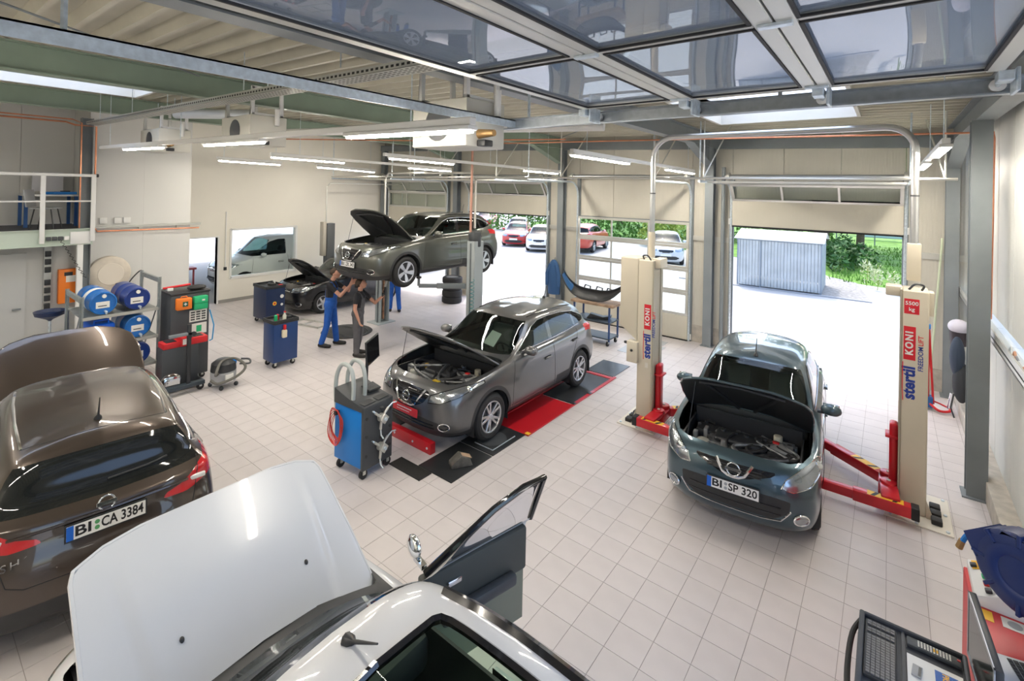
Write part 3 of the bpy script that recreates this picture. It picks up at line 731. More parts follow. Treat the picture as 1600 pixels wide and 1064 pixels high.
def engine(root, b, x0, x1, w, zt, seed=1, accents=True):
    """engine bay between x1 (rear) and x0 (front) in the car frame"""
    r = random.Random(seed); zf = zt-.42
    t = MB(); t.bx(x1, x0, -w, w, zf-.03, zf); t.bx(x1-.03, x1, -w, w, zf, zt+.02); t.bx(x0, x0+.02, -w, w, zf, zt-.12)
    for sg in (1, -1): t.bx(x1, x0, min(sg*w, sg*(w+.02)), max(sg*w, sg*(w+.02)), zf, zt-.07)
    t.build('engine_bay', M_ENG, root)
    L = x0-x1
    e = MB().bx(x1+L*.22, x1+L*.70, -.38, .30, zf, zt-.14).build('engine_block', M_ENG2, root, bevel=.03)
    MB().bx(x1+L*.28, x1+L*.66, -.30, .22, zt-.14, zt-.075).build('engine_cover', M_ENG, e, bevel=.03, seg=3)
    for k in range(4): MB().cyl((x1+L*.40, -.22+k*.13, zt-.08), (x1+L*.40, -.22+k*.13, zt-.055), .035, .03, 12).build('coil_cap', M_BLK, e)
    MB().bx(x1+L*.30, x1+L*.62, w-.33, w-.06, zf, zt-.10).build('battery', M_ENG, root, bevel=.012)
    MB().bx(x1+L*.32, x1+L*.60, w-.31, w-.08, zt-.10, zt-.075).build('battery_lid', mat('battery_grey', (.34, .34, .33), .5), root, bevel=.01)
    MB().bx(x1+L*.34, x1+L*.40, w-.29, w-.22, zt-.075, zt-.055).build('battery_terminal', mat('terminal_red', (.6, .03, .03), .5), root, bevel=.006)
    MB().bx(x1+L*.12, x1+L*.42, -w+.06, -w+.34, zf, zt-.12).build('air_filter_box', M_ENG, root, bevel=.03)
    MB().cyl((x1+L*.72, -w+.2, zf), (x1+L*.72, -w+.2, zt-.13), .075, .07, 14).build('coolant_tank', mat('tank_white', (.55, .54, .47), .5), root, bevel=.01)
    MB().cyl((x1+L*.10, w-.25, zf), (x1+L*.10, w-.25, zt-.07), .06, .05, 14).build('brake_reservoir', mat('tank_cream', (.62, .58, .45), .5), root, bevel=.008)
    if accents:
        MB().cyl((x1+L*.52, -.36, zt-.12), (x1+L*.52, -.36, zt-.06), .035, .03, 12).build('oil_cap', mat('oil_cap_yellow', (.75, .45, .02), .45), root)
        MB().bx(x0-.16, x0-.10, .1, .22, zt-.14, zt-.11).build('hood_latch_tag', mat('latch_yellow', (.72, .50, .05), .5), root, bevel=.006)
    MB().bx(x0-.09, x0+.01, -w+.1, w-.1, zt-.17, zt-.125).build('radiator_beam', M_ENG, root, bevel=.02)
    cm = [M_ENG, M_ENG2, M_BLK, mat('engine_grey', (.13, .13, .135), .45, .3), mat('engine_pale', (.30, .30, .29), .5), M_ENG2]
    for k in range(34):
        x, y = r.uniform(x1+.06, x0-.12), r.uniform(-w+.06, w-.08); h = zt-.085-r.uniform(0, .07)-.05*(x > x1+L*.7); a, c = r.uniform(.02, .06), r.uniform(.02, .07); m = cm[k % 6]
        if k % 3 == 0: MB().cyl((x, y, zf+.1), (x, y, h), a*.7, a*.6, 10).build('engine_component', m, e, bevel=.004, seg=1)
        elif k % 3 == 1: MB().bx(x-a, x+a, y-c, y+c, zf+.1, h).build('engine_component', m, e, bevel=.008)
        else: MB().cyl((x-a, y-c, h-.01), (x+a, y+c, h), .018, .016, 8).build('engine_component', m, e)
    for k in range(9):
        y0 = r.uniform(-w+.1, w-.1); p = [(x1+L*r.uniform(.1, .3), y0, zt-.13), (x1+L*r.uniform(.35, .5), y0+r.uniform(-.2, .2), zt-.06-r.uniform(0, .04)), (x1+L*r.uniform(.6, .75), y0+r.uniform(-.3, .3), zt-.10), (x0-.08, r.uniform(-w+.2, w-.2), zt-.17)]
        p = [(a, max(-w+.04, min(w-.04, bb_)), c) for a, bb_, c in p]
        MB().tube(bez(p, 18), r.uniform(.012, .026), 8).build('hose', M_HOSE if k % 3 else M_ENG2, root)
def hood_xform(o, hx, hz, ang):
    """swing a car-frame panel up about a hinge line along y at (hx, hz)"""
    o.data.transform(T(hx, 0, hz) @ RY(-ang) @ T(-hx, 0, -hz))
# ---------------------------------------------------------------- reference body: a compact crossover; other cars are remapped from it
K_s = [2.3, 2.32, 2.36, 2.42, 2.48, 2.54, 2.6, 2.7, 2.88, 3.15, 3.4, 3.58, 3.66, 3.7]
K_z = [1.585, 1.585, 1.586, 1.587, 1.588, 1.589, 1.59, 1.592, 1.592, 1.58, 1.565, 1.553, 1.548, 1.545]
REF = dict(L=4.38, rfo=.93, rwb=2.646,
    low=[(.17, 4.27, .80, .20, .235, .28, .9, .8), (.07, 4.35, .882, .32, .33, .40), (.03, 4.38, .903, .50, .50, .58, 1.05, 1.), (.025, 4.37, .90, .64, .68, .76, 1.1, 1.), (.07, 4.31, .893, .80, .86, .93, 1.25, 1.1)],
    G=[(.20, 0, .93), (.22, .34, .925), (.29, .60, .91), (.45, .78, .915), (.62, .835, .935), (.93, .86, .97), (1.38, .865, 1.0), (1.95, .865, 1.01), (2.55, .865, 1.02), (3.15, .865, 1.04), (3.58, .86, 1.06), (4.12, .80, 1.06), (4.24, .52, 1.05), (4.28, 0, 1.04)],
    GH=[(.72, 0, 1.035), (.73, .32, 1.03), (.78, .55, 1.02), (.85, .70, 1.0), (.95, .78, .995), (1.12, .81, 1.01), (1.45, .825, 1.035), (1.98, .835, 1.045), (2.57, .84, 1.055), (3.17, .835, 1.075), (3.6, .825, 1.1), (4.08, .765, 1.11), (4.18, .5, 1.10), (4.22, 0, 1.09)],
    H=[(1.26, 0, 1.10), (1.28, .30, 1.095), (1.34, .52, 1.085), (1.42, .66, 1.075), (1.48, .72, 1.07), (1.52, .755, 1.065), (1.58, .785, 1.065), (2.02, .80, 1.075), (2.6, .805, 1.085), (3.18, .80, 1.11), (3.62, .785, 1.15), (4.02, .72, 1.16), (4.11, .48, 1.155), (4.14, 0, 1.15)],
    I=[(2.02, 0, 1.535), (2.03, .25, 1.53), (2.06, .42, 1.52), (2.10, .52, 1.505), (2.16, .565, 1.495), (2.22, .59, 1.49), (2.30, .605, 1.49), (2.45, .61, 1.505), (2.75, .615, 1.51), (3.2, .61, 1.495), (3.6, .59, 1.465), (3.86, .555, 1.435), (3.93, .38, 1.465), (3.95, 0, 1.475)],
    J=[(2.12, 0, 1.56), (2.13, .18, 1.556), (2.16, .31, 1.55), (2.2, .40, 1.545), (2.26, .44, 1.54), (2.33, .46, 1.54), (2.4, .47, 1.545), (2.55, .475, 1.56), (2.82, .48, 1.565), (3.2, .475, 1.55), (3.55, .46, 1.52), (3.76, .42, 1.50), (3.84, .28, 1.515), (3.86, 0, 1.525)],
    K=[(s, 0, z) for s, z in zip(K_s, K_z)])
SREF = (0, .93, 1.30, 2.02, 3.576, 4.38); ZREF = (0, .235, .93, 1.08, 1.59)
def circle(c, z, r, n=44): return [(c+r*math.cos(2*PI*k/n), z+r*math.sin(2*PI*k/n)) for k in range(n)]
def wheelwells(root, S, r, w0=.42):
    for s in (S['fo'], S['fo']+S['wb']):
        x = S['fo']+S['wb']/2-s
        for sg in (1, -1):
            y0, y1 = sg*w0, sg*(S['W']/2-.03); n = 16
            vs = [(x+r*math.cos(PI*i/n), y, S['wr']+r*math.sin(PI*i/n)) for y in (y0, y1) for i in range(n+1)]
            vs += [(x-r, y, .18) for y in (y0, y1)]+[(x+r, y, .18) for y in (y0, y1)]
            fs = [(i, i+1, n+2+i, n+1+i) for i in range(n)]; b_ = 2*(n+1)
            fs += [(n, b_, b_+1, 2*n+1), (0, n+1, b_+3, b_+2), tuple(range(n+1))+(b_, b_+2)]
            MB().add(vs, fs).build('wheel_arch_liner', M_CLAD, root)
SIDEW = [(1.68, 1.095), (2.20, 1.395), (2.42, 1.462), (2.75, 1.475), (3.2, 1.458), (3.60, 1.405), (3.98, 1.255), (3.86, 1.195), (3.2, 1.135), (2.4, 1.105)]
HP = [(.235, -.05), (.245, .33), (.32, .57), (.44, .70), (.66, .765), (.98, .785), (1.30, .765), (1.35, .70), (1.29, .52), (1.235, .3), (1.22, -.05)]
STY = {
 'crossover': dict(lamp=('front', [(.41, .705), (.60, .72), (.78, .80), (.875, .90), (.86, .935), (.74, .915), (.56, .855), (.42, .80)]),
    grille=[(-.2, .60), (.16, .60), (.33, .69), (.40, .80), (.36, .835), (-.2, .86)], intake=[(-.2, .30), (.56, .30), (.66, .36), (.58, .455), (.30, .48), (-.2, .48)], vee=[(.31, .84), (.17, .63), (.10, .605), (0, .60)], badge=.72, plate=.52, fog=(.66, .41), clad=True,
    tail=[(.40, .93), (.60, .915), (.80, .965), (.90, 1.06), (.83, 1.145), (.70, 1.095), (.56, 1.0), (.42, .965)]),
 'hatch': dict(lamp=('front', [(.50, .715), (.62, .70), (.78, .745), (.865, .83), (.885, .925), (.83, .955), (.68, .89), (.54, .80)]),
    grille=[(-.2, .715), (.13, .715), (.40, .80), (.46, .845), (.2, .84), (-.2, .84)], intake=[(-.2, .36), (.42, .37), (.58, .47), (.60, .60), (.42, .62), (-.2, .62)], vee=[(.20, .85), (.12, .74), (.06, .715), (0, .71)], badge=.79, plate=.60, fog=(.70, .42), clad=False, lip=[(.60, .50), (.50, .375), (.3, .35), (0, .345)],
    tail=[(.62, .90), (.80, .90), (.87, 1.0), (.82, 1.16), (.70, 1.16), (.64, 1.0)]),
 'plain': dict(lamp=('front', [(.42, .72), (.62, .72), (.82, .78), (.88, .88), (.80, .90), (.60, .86), (.44, .82)]),
    grille=[(-.2, .66), (.20, .66), (.36, .72), (.36, .80), (-.2, .82)], intake=[(-.2, .32), (.50, .32), (.60, .42), (.50, .50), (-.2, .50)], vee=[(.36, .735), (0, .735)], badge=.76, plate=.55, fog=(.68, .40), clad=False,
    tail=[(.60, .80), (.80, .82), (.88, .95), (.85, 1.10), (.70, 1.12), (.62, .95)])}
def car(label, pm, loc_, rz, hood=0., morph=None, style='crossover', TL=4.38, W=1.806, fo=.93, wb=2.646, wr=.345, wheels='ten', front_plate=None, rear_plate=None, red_plate=None, dark=False, res=(150, 96), seed=3, detail=True, group=None, sunroof=False, open_door=0., cut_cowl=True, name='car', cat='car', sidew=None, glassm=None, rail=None, accents=True, green=True, model=None, screen=None, hp=None, ridge=False, sheet=False):
    S = dict(REF, ridge=ridge); HPc = hp or HP; mo = Morph(*morph) if morph else Morph(); mo.ys = W/1.806
    S.update(m=mo, fo=fo, wb=wb, W=W, TL=TL, wr=wr, cowl=float(mo.s(1.30)), belt=float(mo.z(1.08))); st = STY[style]
    NZ = []
    root = thing(name, label, cat, loc_, rz, group); b = Body(S, *res); W0 = fo+wb/2; ra = fo+wb; ar = wr+.05; GL = glassm or M_WGL
    X = lambda s: W0-float(mo.s(s)); Z = lambda z: float(mo.z(z)); Yy = lambda y: y*mo.ys
    sw = rpoly(sidew or SIDEW, .03)
    for s in (fo, ra):
        inv = lambda r: [(float(mo.si(p)), float(mo.zi(q))) for p, q in circle(s, wr, r)]
        if st['clad']: b.cut('side', inv(ar+.058), 'clad')
        b.cut('side', inv(ar), 'hole', frm=('body', 'clad'))
    if st['clad']:
        b.cut('side', [(-.3, -.1), (5, -.1), (5, .335), (3.9, .33), (.93, .335), (-.3, .30)], 'clad')
        b.cut('front', [(-.02, -.1), (1, -.1), (1, .27), (.66, .285), (-.02, .285)], 'clad'); b.cut('rear', [(-.02, -.1), (1, -.1), (1, .46), (.62, .50), (-.02, .50)], 'clad')
    b.cut('front', rpoly(st['intake'], .03), 'intake', frm=('body', 'clad'))
    b.cut('front', rpoly(st['grille'], .02), 'grille')
    b.cut(st['lamp'][0], rpoly(st['lamp'][1], .03), 'lamp', pred=lambda c: (c[:, 0] < .85) & (c[:, 2] > .64))
    b.cut('rear', rpoly(st['tail'], .02), 'tail', pred=lambda c: c[:, 0] > 3.8)
    b.cut('top', HPc, 'hood', snap=.06)
    if cut_cowl: b.grid('cowl', 8, 9.25, 0, 4.9)
    b.grid('screen', 9, 10, 0, 4.4, frm=('body', 'cowl'), dv=(1, 1)); b.grid('backlight', 8.4, 10, 11.12, 13, dv=(0, 2))
    b.cut('side', sw, 'dlo', pred=lambda c: c[:, 2] > 1.0)
    for q, nm in (([(1.0, .9), (2.60, .9), (2.60, 1.7), (1.0, 1.7)], 'front_glass'), ([(2.70, .9), (3.50, .9), (3.46, 1.7), (2.70, 1.7)], 'rear_glass'), ([(3.56, .9), (4.3, .9), (4.3, 1.7), (3.53, 1.7)], 'quarter_glass'), ([(3.3, .9), (4.3, .9), (4.3, 1.7), (3.3, 1.7)], 'dlo2')):
        b.cut('side', q, nm, frm=('dlo',), pred=lambda c: c[:, 2] > 1.0)
    if sunroof: b.cut('top', rpoly([(2.36, -.3), (2.36, .40), (3.30, .40), (3.30, -.3)], .12), 'sunroof', pred=lambda c: c[:, 2] > 1.4)
    if open_door:
        dp = rpoly([(1.50, .36), (2.66, .345), (2.66, 1.10), (2.64, 1.52), (2.40, 1.52), (2.12, 1.40), (1.60, 1.08), (1.48, 1.0)], .02)
        for n_ in ('body', 'clad', 'front_glass', 'dlo'): b.cut('side', dp, 'd_'+n_, frm=(n_,), pred=lambda c: c[:, 1] > .5, snap=.03 if n_ == 'body' else 0)
        bpart(b, ('body', 'd_body'), 'l', 'body_shell_left', pm, root); bpart(b, 'body', 'r', 'body_shell_right', pm, root)
    else: bpart(b, 'body', 'both', 'body_shell', pm, root)
    bpart(b, 'clad', 'both', 'cladding', M_CLAD, root); bpart(b, 'intake', 'both', 'lower_intake', M_CLAD, root); bpart(b, 'grille', 'both', 'grille', M_GLOSSB, root)
    bpart(b, 'cowl', 'both', 'cowl_panel', M_BLK, root); bpart(b, 'screen', 'both', 'windscreen', screen or GL, root); bpart(b, 'backlight', 'both', 'rear_window', M_WDARK if dark else GL, root)
    if sunroof: bpart(b, 'sunroof', 'both', 'sunroof', glass('sunroof_glass', (.62, .80, .64), .14), root); strips(b, root, 'sunroof_frame', M_GLOSSB, 'top', [[(2.36, 0), (2.36, .34), (2.38, .385), (2.44, .40), (3.22, .40), (3.28, .385), (3.30, .34), (3.30, 0)]], .022, lift=-.006)
    for sd in 'rl':
        sg = -1 if sd == 'r' else 1
        if open_door and sd == 'r':
            hx, hy = X(1.50), -Yy(.86)
            dr = bpart(b, ('d_body', 'd_clad'), 'r', 'open_door', pm, root)
            gl = bpart(b, ('d_front_glass',), 'r', 'door_window', GL, dr)
            h, _ = b.hit('side', 2.0, .7); yb = -Yy(h.y)
            tr = MB().bx(X(2.60), X(1.58), yb+.05, yb+.12, Z(.74), Z(1.07)).build('door_trim', mat('door_trim_grey', (.075, .078, .07), .6), dr, bevel=.02)
            ar_ = MB().bx(X(2.45), X(1.75), yb+.12, yb+.19, Z(.72), Z(.80)).build('armrest', M_DGREY, dr, bevel=.02)
            fr_ = MB().tube([loc((p[0], h_, p[1]), S) for p, h_ in (((1.62, 1.09), .80), ((2.16, 1.42), .655), ((2.42, 1.50), .625), ((2.63, 1.50), .63), ((2.655, 1.1), .81))], .024, 8).build('window_frame', M_GLOSSB, dr)
            lo_ = MB().bx(X(2.58), X(1.60), yb+.045, yb+.105, Z(.40), Z(.745)).build('door_pocket', mat('door_pocket_olive', (.23, .235, .18), .6), dr, bevel=.004)
            ih = MB().bx(X(1.95), X(1.82), yb+.115, yb+.14, Z(.93), Z(.97)).build('inner_handle', M_CHROME, dr, bevel=.006)
            mm = MB().sph((X(1.64), yb-.09, Z(1.16)), (.04, .085, .075), 14, 8).bx(X(1.64)-.02, X(1.64)+.02, yb-.06, yb+.06, Z(1.09), Z(1.12)).build('wing_mirror', M_CHROME, dr)
            Mx = T(hx, hy, 0) @ RZ(open_door) @ T(-hx, -hy, 0)
            for o in (dr, gl, tr, ar_, fr_, ih, mm, lo_):
                if o: o.data.transform(Mx)
        else: bpart(b, ('front_glass', 'd_front_glass'), sd, 'door_window', GL, root); 
        bpart(b, 'rear_glass', sd, 'rear_door_window', M_WDARK if dark else GL, root); bpart(b, 'quarter_glass', sd, 'quarter_window', M_WDARK if dark else GL, root)
        bpart(b, 'dlo', sd, 'window_pillar', M_GLOSSB, root); bpart(b, 'dlo2', sd, 'rear_window_pillar', M_GLOSSB, root)
        lm = bpart(b, 'lamp', sd, 'headlamp', M_HEAD, root); bpart(b, 'tail', sd, 'tail_lamp', M_TAIL, root)
        if not detail: continue
        if lm:
            c = sum((v.co for v in lm.data.vertices), Vector())/len(lm.data.vertices)
            for k in (-.35, .35):
                d2 = [v.co for v in lm.data.vertices]; ext = max(v.y for v in d2)-min(v.y for v in d2)
                q = min(d2, key=lambda v: (v.y-(c.y+k*ext*.7))**2+(v.z-(c.z+.01+sg*k*.10))**2*3)
                MB().lathe([(.0, .012), (.022, .012), (.042, .003), (.046, -.01)], 16, T(*q) @ RZ(sg*.5) @ RY(R(70))).build('headlamp_projector', M_CHROME if k > 0 else M_LENS, lm)
        ls = [(p, q) for p, q in st['lamp'][1]]; strips_ = [loc(p, S) for p in b.curve(st['lamp'][0], ls+[ls[0]], .003)]
        if sd == 'l': strips_ = [(x, -y, z) for x, y, z in strips_]
        if lm: MB().tube(strips_, .006, 5).build('headlamp_bezel', M_GLOSSB if style == 'crossover' else M_CHROME, lm)
        if rear_plate:
            h, _ = b.hit('rear', .66, .995)
            if h is not None:
                x, y, z = loc(h, S); MB().bx(x-.012, x+.02, sg*abs(y)-.09, sg*abs(y)+.07, z-.02, z+.022).build('tail_lamp_white', mat('lamp_white', (.75, .74, .72), .15), root, bevel=.01)
        h, nn = b.hit('front', *st['fog'])
        if h is not None:
            x, y, z = loc(h, S); M = T(x+.012, sg*(abs(y)+.005), z) @ RZ(sg*.62) @ RY(PI/2)
            MB().tube([(.05*math.cos(a), .08*math.sin(a), 0) for a in np.linspace(0, 2*PI, 25)[:-1]], .009, 6, True, M).build('fog_lamp_ring', M_CHROME, root)
            MB().sph((0, 0, 0), (.045, .075, .01), 14, 6, M).build('fog_lamp', M_HEAD if style == 'hatch' else M_GLOSSB, root)
    if detail:
        strips(b, root, 'window_trim', M_CHROME if style == 'crossover' else M_GLOSSB, 'side', [sw+[sw[0]]] if not open_door else [], .007)
        strips(b, root, 'panel_gap', M_INK, 'side', [[(1.50, 1.03), (1.44, .70), (1.42, .36), (3.18, .36), (3.28, .70), (3.42, .92), (3.52, 1.12)], [(2.66, .345), (2.65, .7), (2.64, 1.08)]] if not open_door else [], .0035, lift=0)
        strips(b, root, 'grille_vee', M_CHROME, 'front', [st['vee']], .016, lift=.006)
        g_ = st['grille']; zs = [p[1] for p in g_]
        strips(b, root, 'grille_bar', M_CLAD, 'front', [[(.30, min(zs)+(max(zs)-min(zs))*k), (0, min(zs)+(max(zs)-min(zs))*k)] for k in (.3, .5, .7)], .006)
        zs = [p[1] for p in st['intake']]
        strips(b, root, 'intake_bar', M_GLOSSB, 'front', [[(.50, min(zs)+(max(zs)-min(zs))*k), (0, min(zs)+(max(zs)-min(zs))*k)] for k in (.3, .6)], .009)
        if 'lip' in st: strips(b, root, 'chrome_lip', M_CHROME, 'front', [st['lip']], .009, lift=.004)
        x, _, z = loc(b.hit('front', 0.0, st['badge'])[0], S); badge(root, T(x+.025, 0, z) @ RZ(PI/2) @ RX(PI/2-.15), .066)
        x, _, z = loc(b.hit('front', 0.0, st['plate'])[0], S); Mp = T(x+.022, 0, z) @ RZ(PI/2) @ RX(PI/2-.08)
        if front_plate: plate(root, Mp, front_plate, green=False)
        if red_plate:
            p = MB().bx(-.26, .26, -.055, .055, 0, .01, Mp).build('advert_plate', mat('plate_red', (.62, .02, .03), .4), root)
            mk = random.Random(4); pr_ = MB()
            for k in range(2):
                xx = -.17
                while xx < .12-.02*k: ww = mk.uniform(.012, .035); pr_.bx(xx, xx+ww, .012-.034*k, .026-.034*k-(.006 if k else 0), .0102, .0112, Mp); xx += ww+.007
            tag(pr_.build('plate_print', M_PLATE, p), kind='stuff')
        if rear_plate:
            x, _, z = loc(b.hit('rear', 0.0, .945)[0], S); plate(root, T(x-.015, 0, z) @ RZ(-PI/2) @ RX(PI/2-.10), rear_plate, green=green)
            x, _, z = loc(b.hit('rear', 0.0, 1.068)[0], S); badge(root, T(x-.014, 0, z) @ RZ(-PI/2) @ RX(PI/2-.25), .055)
            if model:
                x, y, z = loc(b.hit('rear', .56, .845)[0], S); text('model_lettering', model, .085, M_CHROME, root, T(x-.008, abs(y), z) @ RZ(-PI/2+.10) @ RX(PI/2-.05), thick=.003, space=1.3)
            strips(b, root, 'tailgate_gap', M_INK, 'rear', [[(.70, 1.14), (.66, .90), (.60, .70), (.50, .655), (0, .65)]], .004, lift=0)
            strips(b, root, 'rear_lip', pm, 'rear', [[(.60, 1.01), (0, 1.02)]], .012)
            q = b.curve('rear', [(.02, 1.19), (.30, 1.195), (.46, 1.215)], .02); MB().tube([loc((p.x, p.y, p.z), S) for p in q], .009, 6).build('rear_wiper', M_BLK, root)
        if sunroof:
            for y_ in (-.32, .32):
                q = loc(b.hit('top', 1.02, .36)[0], S); nz = MB().sph((q[0], q[1]*(1 if y_ > 0 else -1), q[2]+.004), (.016, .012, .008), 10, 6).build('washer_nozzle', M_BLK, root); NZ.append(nz)
        if sheet:
            q = [loc(b.hit('top', s_, y_)[0], S) for s_, y_ in ((1.50, .20), (1.50, .42), (1.74, .40), (1.74, .20))]
            MB().add([(x, -y, z-.012) for x, y, z in q]+[(x, -y, z-.010) for x, y, z in q], [(0, 1, 2, 3), (7, 6, 5, 4), (0, 4, 5, 1), (1, 5, 6, 2), (2, 6, 7, 3), (3, 7, 4, 0)]).build('work_order_sheet', M_LITW, root)
        s_a = 2.14 if sunroof else 3.62 if style != 'hatch' else 2.12
        x, y, z = loc(b.hit('top', s_a, 0)[0], S)
        MB().lathe([(.0, -.012), (.035, -.01), (.028, .02), (.010, .045), (.004, .24), (0, .24)], 10, T(x, 0, z) @ RY(R(-22 if not sunroof else -62))).build('aerial', M_BLK, root)
        strips(b, root, 'roof_gap', M_INK, 'top', [[(3.80, 0), (3.79, .3), (3.72, .52)]], .003, lift=0)
        if rail: strips(b, root, 'roof_rail', rail, 'top', [[(2.25, .535), (2.7, .555), (3.2, .55), (3.72, .52)]], .030 if sunroof else .011)
        mirror(root, S, X(1.80), Z(1.13), Yy(.83), pm, (1, -1) if not open_door else (1,))
        for s, z in ((2.42, .86), (3.36, .95)): handle(b, root, s, z, pm)
        wheelwells(root, S, ar)
        interior(root, S)
    else:
        MB().bx(X(4.0), X(.3), -Yy(.62), Yy(.62), Z(.24), Z(.9)).build('cabin_tub', M_INT, root); wheelwells(root, S, ar)
        x, _, z = loc(b.hit('front', 0.0, st['plate'])[0], S); MB().bx(x, x+.015, -.26, .26, z-.055, z+.055).build('number_plate', M_PLATE, root)
        mirror(root, S, X(1.80), Z(1.13), Yy(.83), pm)
    for s in (fo, ra):
        for sg in (1, -1): wheel(root, W0-s, sg, sg*(W/2-.125), wr, wheels, rimr=wr*.652)
    MB().bx(X(4.0), X(.35), -Yy(.60), Yy(.60), Z(.20), Z(.26)).build('underbody', M_CLAD, root)
    hm = half_mesh(b, ('hood',), 'both', 'bonnet'); hm.materials.append(pm); ho = link(bpy.data.objects.new('bonnet', hm), root)
    if hood:
        h2 = hm.copy(); ln = link(bpy.data.objects.new('bonnet_liner', h2), ho); h2.materials.clear(); h2.materials.append(M_BLK); h2.transform(T(-.004, 0, -.022))
        bm = bmesh.new(); bm.from_mesh(h2); bmesh.ops.reverse_faces(bm, faces=bm.faces); bm.to_mesh(h2); bm.free()
        edge = [loc(p, S) for p in b.curve('top', HPc[1:-1], 0)]; rim = [(x, -y, z-.012) for x, y, z in edge][::-1]+[(x, y, z-.012) for x, y, z in edge]
        eo = MB().tube(rim, .015, 6, True).build('bonnet_edge', pm, ho)
        sub = [ho, ln, eo]+NZ
        for o_ in NZ: o_.parent = ho
        for pts in ([(.40, -.45), (.85, -.30), (1.18, -.1)], [(.40, .45), (.85, .30), (1.18, .1)], [(.42, -.5), (.38, 0), (.42, .5)]):
            ds = HPc[0][0]-HP[0][0]; q = [loc(b.hit('top', p+ds*(1.2-p)*1.5+.03, abs(w_))[0], S) for p, w_ in pts]; q = [(x, abs(y)*(1 if w_ > 0 else -1), z-.035) for (x, y, z), (p, w_) in zip(q, pts)]
            sub.append(MB().tube(q, .022, 6).build('bonnet_rib', M_BLK, ho))
        hx, hz = X(1.24), Z(1.085)
        for o in sub: hood_xform(o, hx, hz, hood)
        engine(root, b, X(.34), X(1.22), Yy(.66), Z(.95), seed, accents)
        q = loc(b.hit('top', .42, .60)[0], S); c_, s_ = math.cos(hood), math.sin(hood); dx, dz = q[0]-hx, q[2]-.04-hz
        MB().tube([(q[0], q[1], q[2]-.06), (hx+dx*c_-dz*s_, q[1]*.9, hz+dx*s_+dz*c_)], .005, 6).build('bonnet_stay', M_BLK, root)
    return root
# ---------------------------------------------------------------- the cars in the hall
P_GREY = paint('paint_graphite', (.125, .127, .130), .6)
P_GREEN = paint('paint_graphite_green', (.105, .110, .098), .6)
P_TEAL = paint('paint_blue_grey', (.058, .098, .122), .6)
P_BROWN = paint('paint_bronze_brown', (.066, .050, .040), .6)
P_WHITE = paint('paint_white', (.60, .615, .64), 0., .3)
P_BLACK = paint('paint_black', (.012, .012, .014), .3)
P_RED = paint('paint_red', (.45, .02, .02), .1)
P_SILV = paint('paint_silver', (.52, .53, .54), .7)
M_MIC = (SREF, (0, .745, 1.17, 1.80, 3.195, 3.83)), (ZREF, (0, .19, .86, 1.0, 1.51))
M_SUV = (SREF, (0, .95, 1.36, 1.98, 3.58, 4.63)), (ZREF, (0, .26, 1.02, 1.16, 1.68))
M_SWI = (SREF, (0, .82, 1.14, 1.80, 3.25, 3.85)), (ZREF, (0, .19, .86, .98, 1.50))
M_VAN = (SREF, (0, .76, .92, 1.62, 3.485, 4.40)), (ZREF, (0, .20, .98, 1.14, 1.84))
car('graphite grey crossover with open bonnet parked on the red ramp plates', P_GREY, (-5.48, 7.06, .022), -PI/2, R(38), red_plate=True, wheels='ten', rail=M_GLOSSB, sheet=True)
car('blue-grey small hatchback with open bonnet between the beige lift columns', P_TEAL, (-1.47, 7.86, 0), -PI/2+R(4.4), R(46), M_MIC, 'hatch', 3.83, 1.665, .745, 2.45, .30, 'five', front_plate=('BI', 'SP 320'), accents=False, seed=8)
car('bronze brown crossover seen from behind with its bonnet up', P_BROWN, (-7.13, 1.46, 0), R(173.7), R(44), rear_plate=('BI', 'CA 3384'), dark=True, wheels='ten', model='QASHQAI', rail=M_CHROME)
car('white off-roader with glass sunroof, open bonnet and open door, nearest the camera', P_WHITE, (-1.78, 1.40, 0), PI, R(45), M_SUV, 'plain', 4.63, 1.785, .95, 2.63, .355, 'five', sunroof=True, open_door=R(76), rail=M_GLOSSB, ridge=True, hp=[(.385, -.05), (.39, .40), (.41, .58), (.46, .715), (.52, .735), (.98, .755), (1.28, .76), (1.34, .70), (1.29, .52), (1.235, .3), (1.22, -.05)], accents=False, seed=5)
car('greenish grey crossover raised high on the grey two-post lift', P_GREEN, (-9.2, 8.58, 1.54), -PI/2, R(46), front_plate=('BI', 'ZK 343'), wheels='bladed', rail=M_GLOSSB, seed=11)
car('black small hatchback with open bonnet in front of the white wall', P_BLACK, (-13.75, 9.35, 0), -PI/2, R(48), M_SWI, 'plain', 3.85, 1.695, .82, 2.43, .31, 'five', seed=13, res=(110, 70), cut_cowl=False)
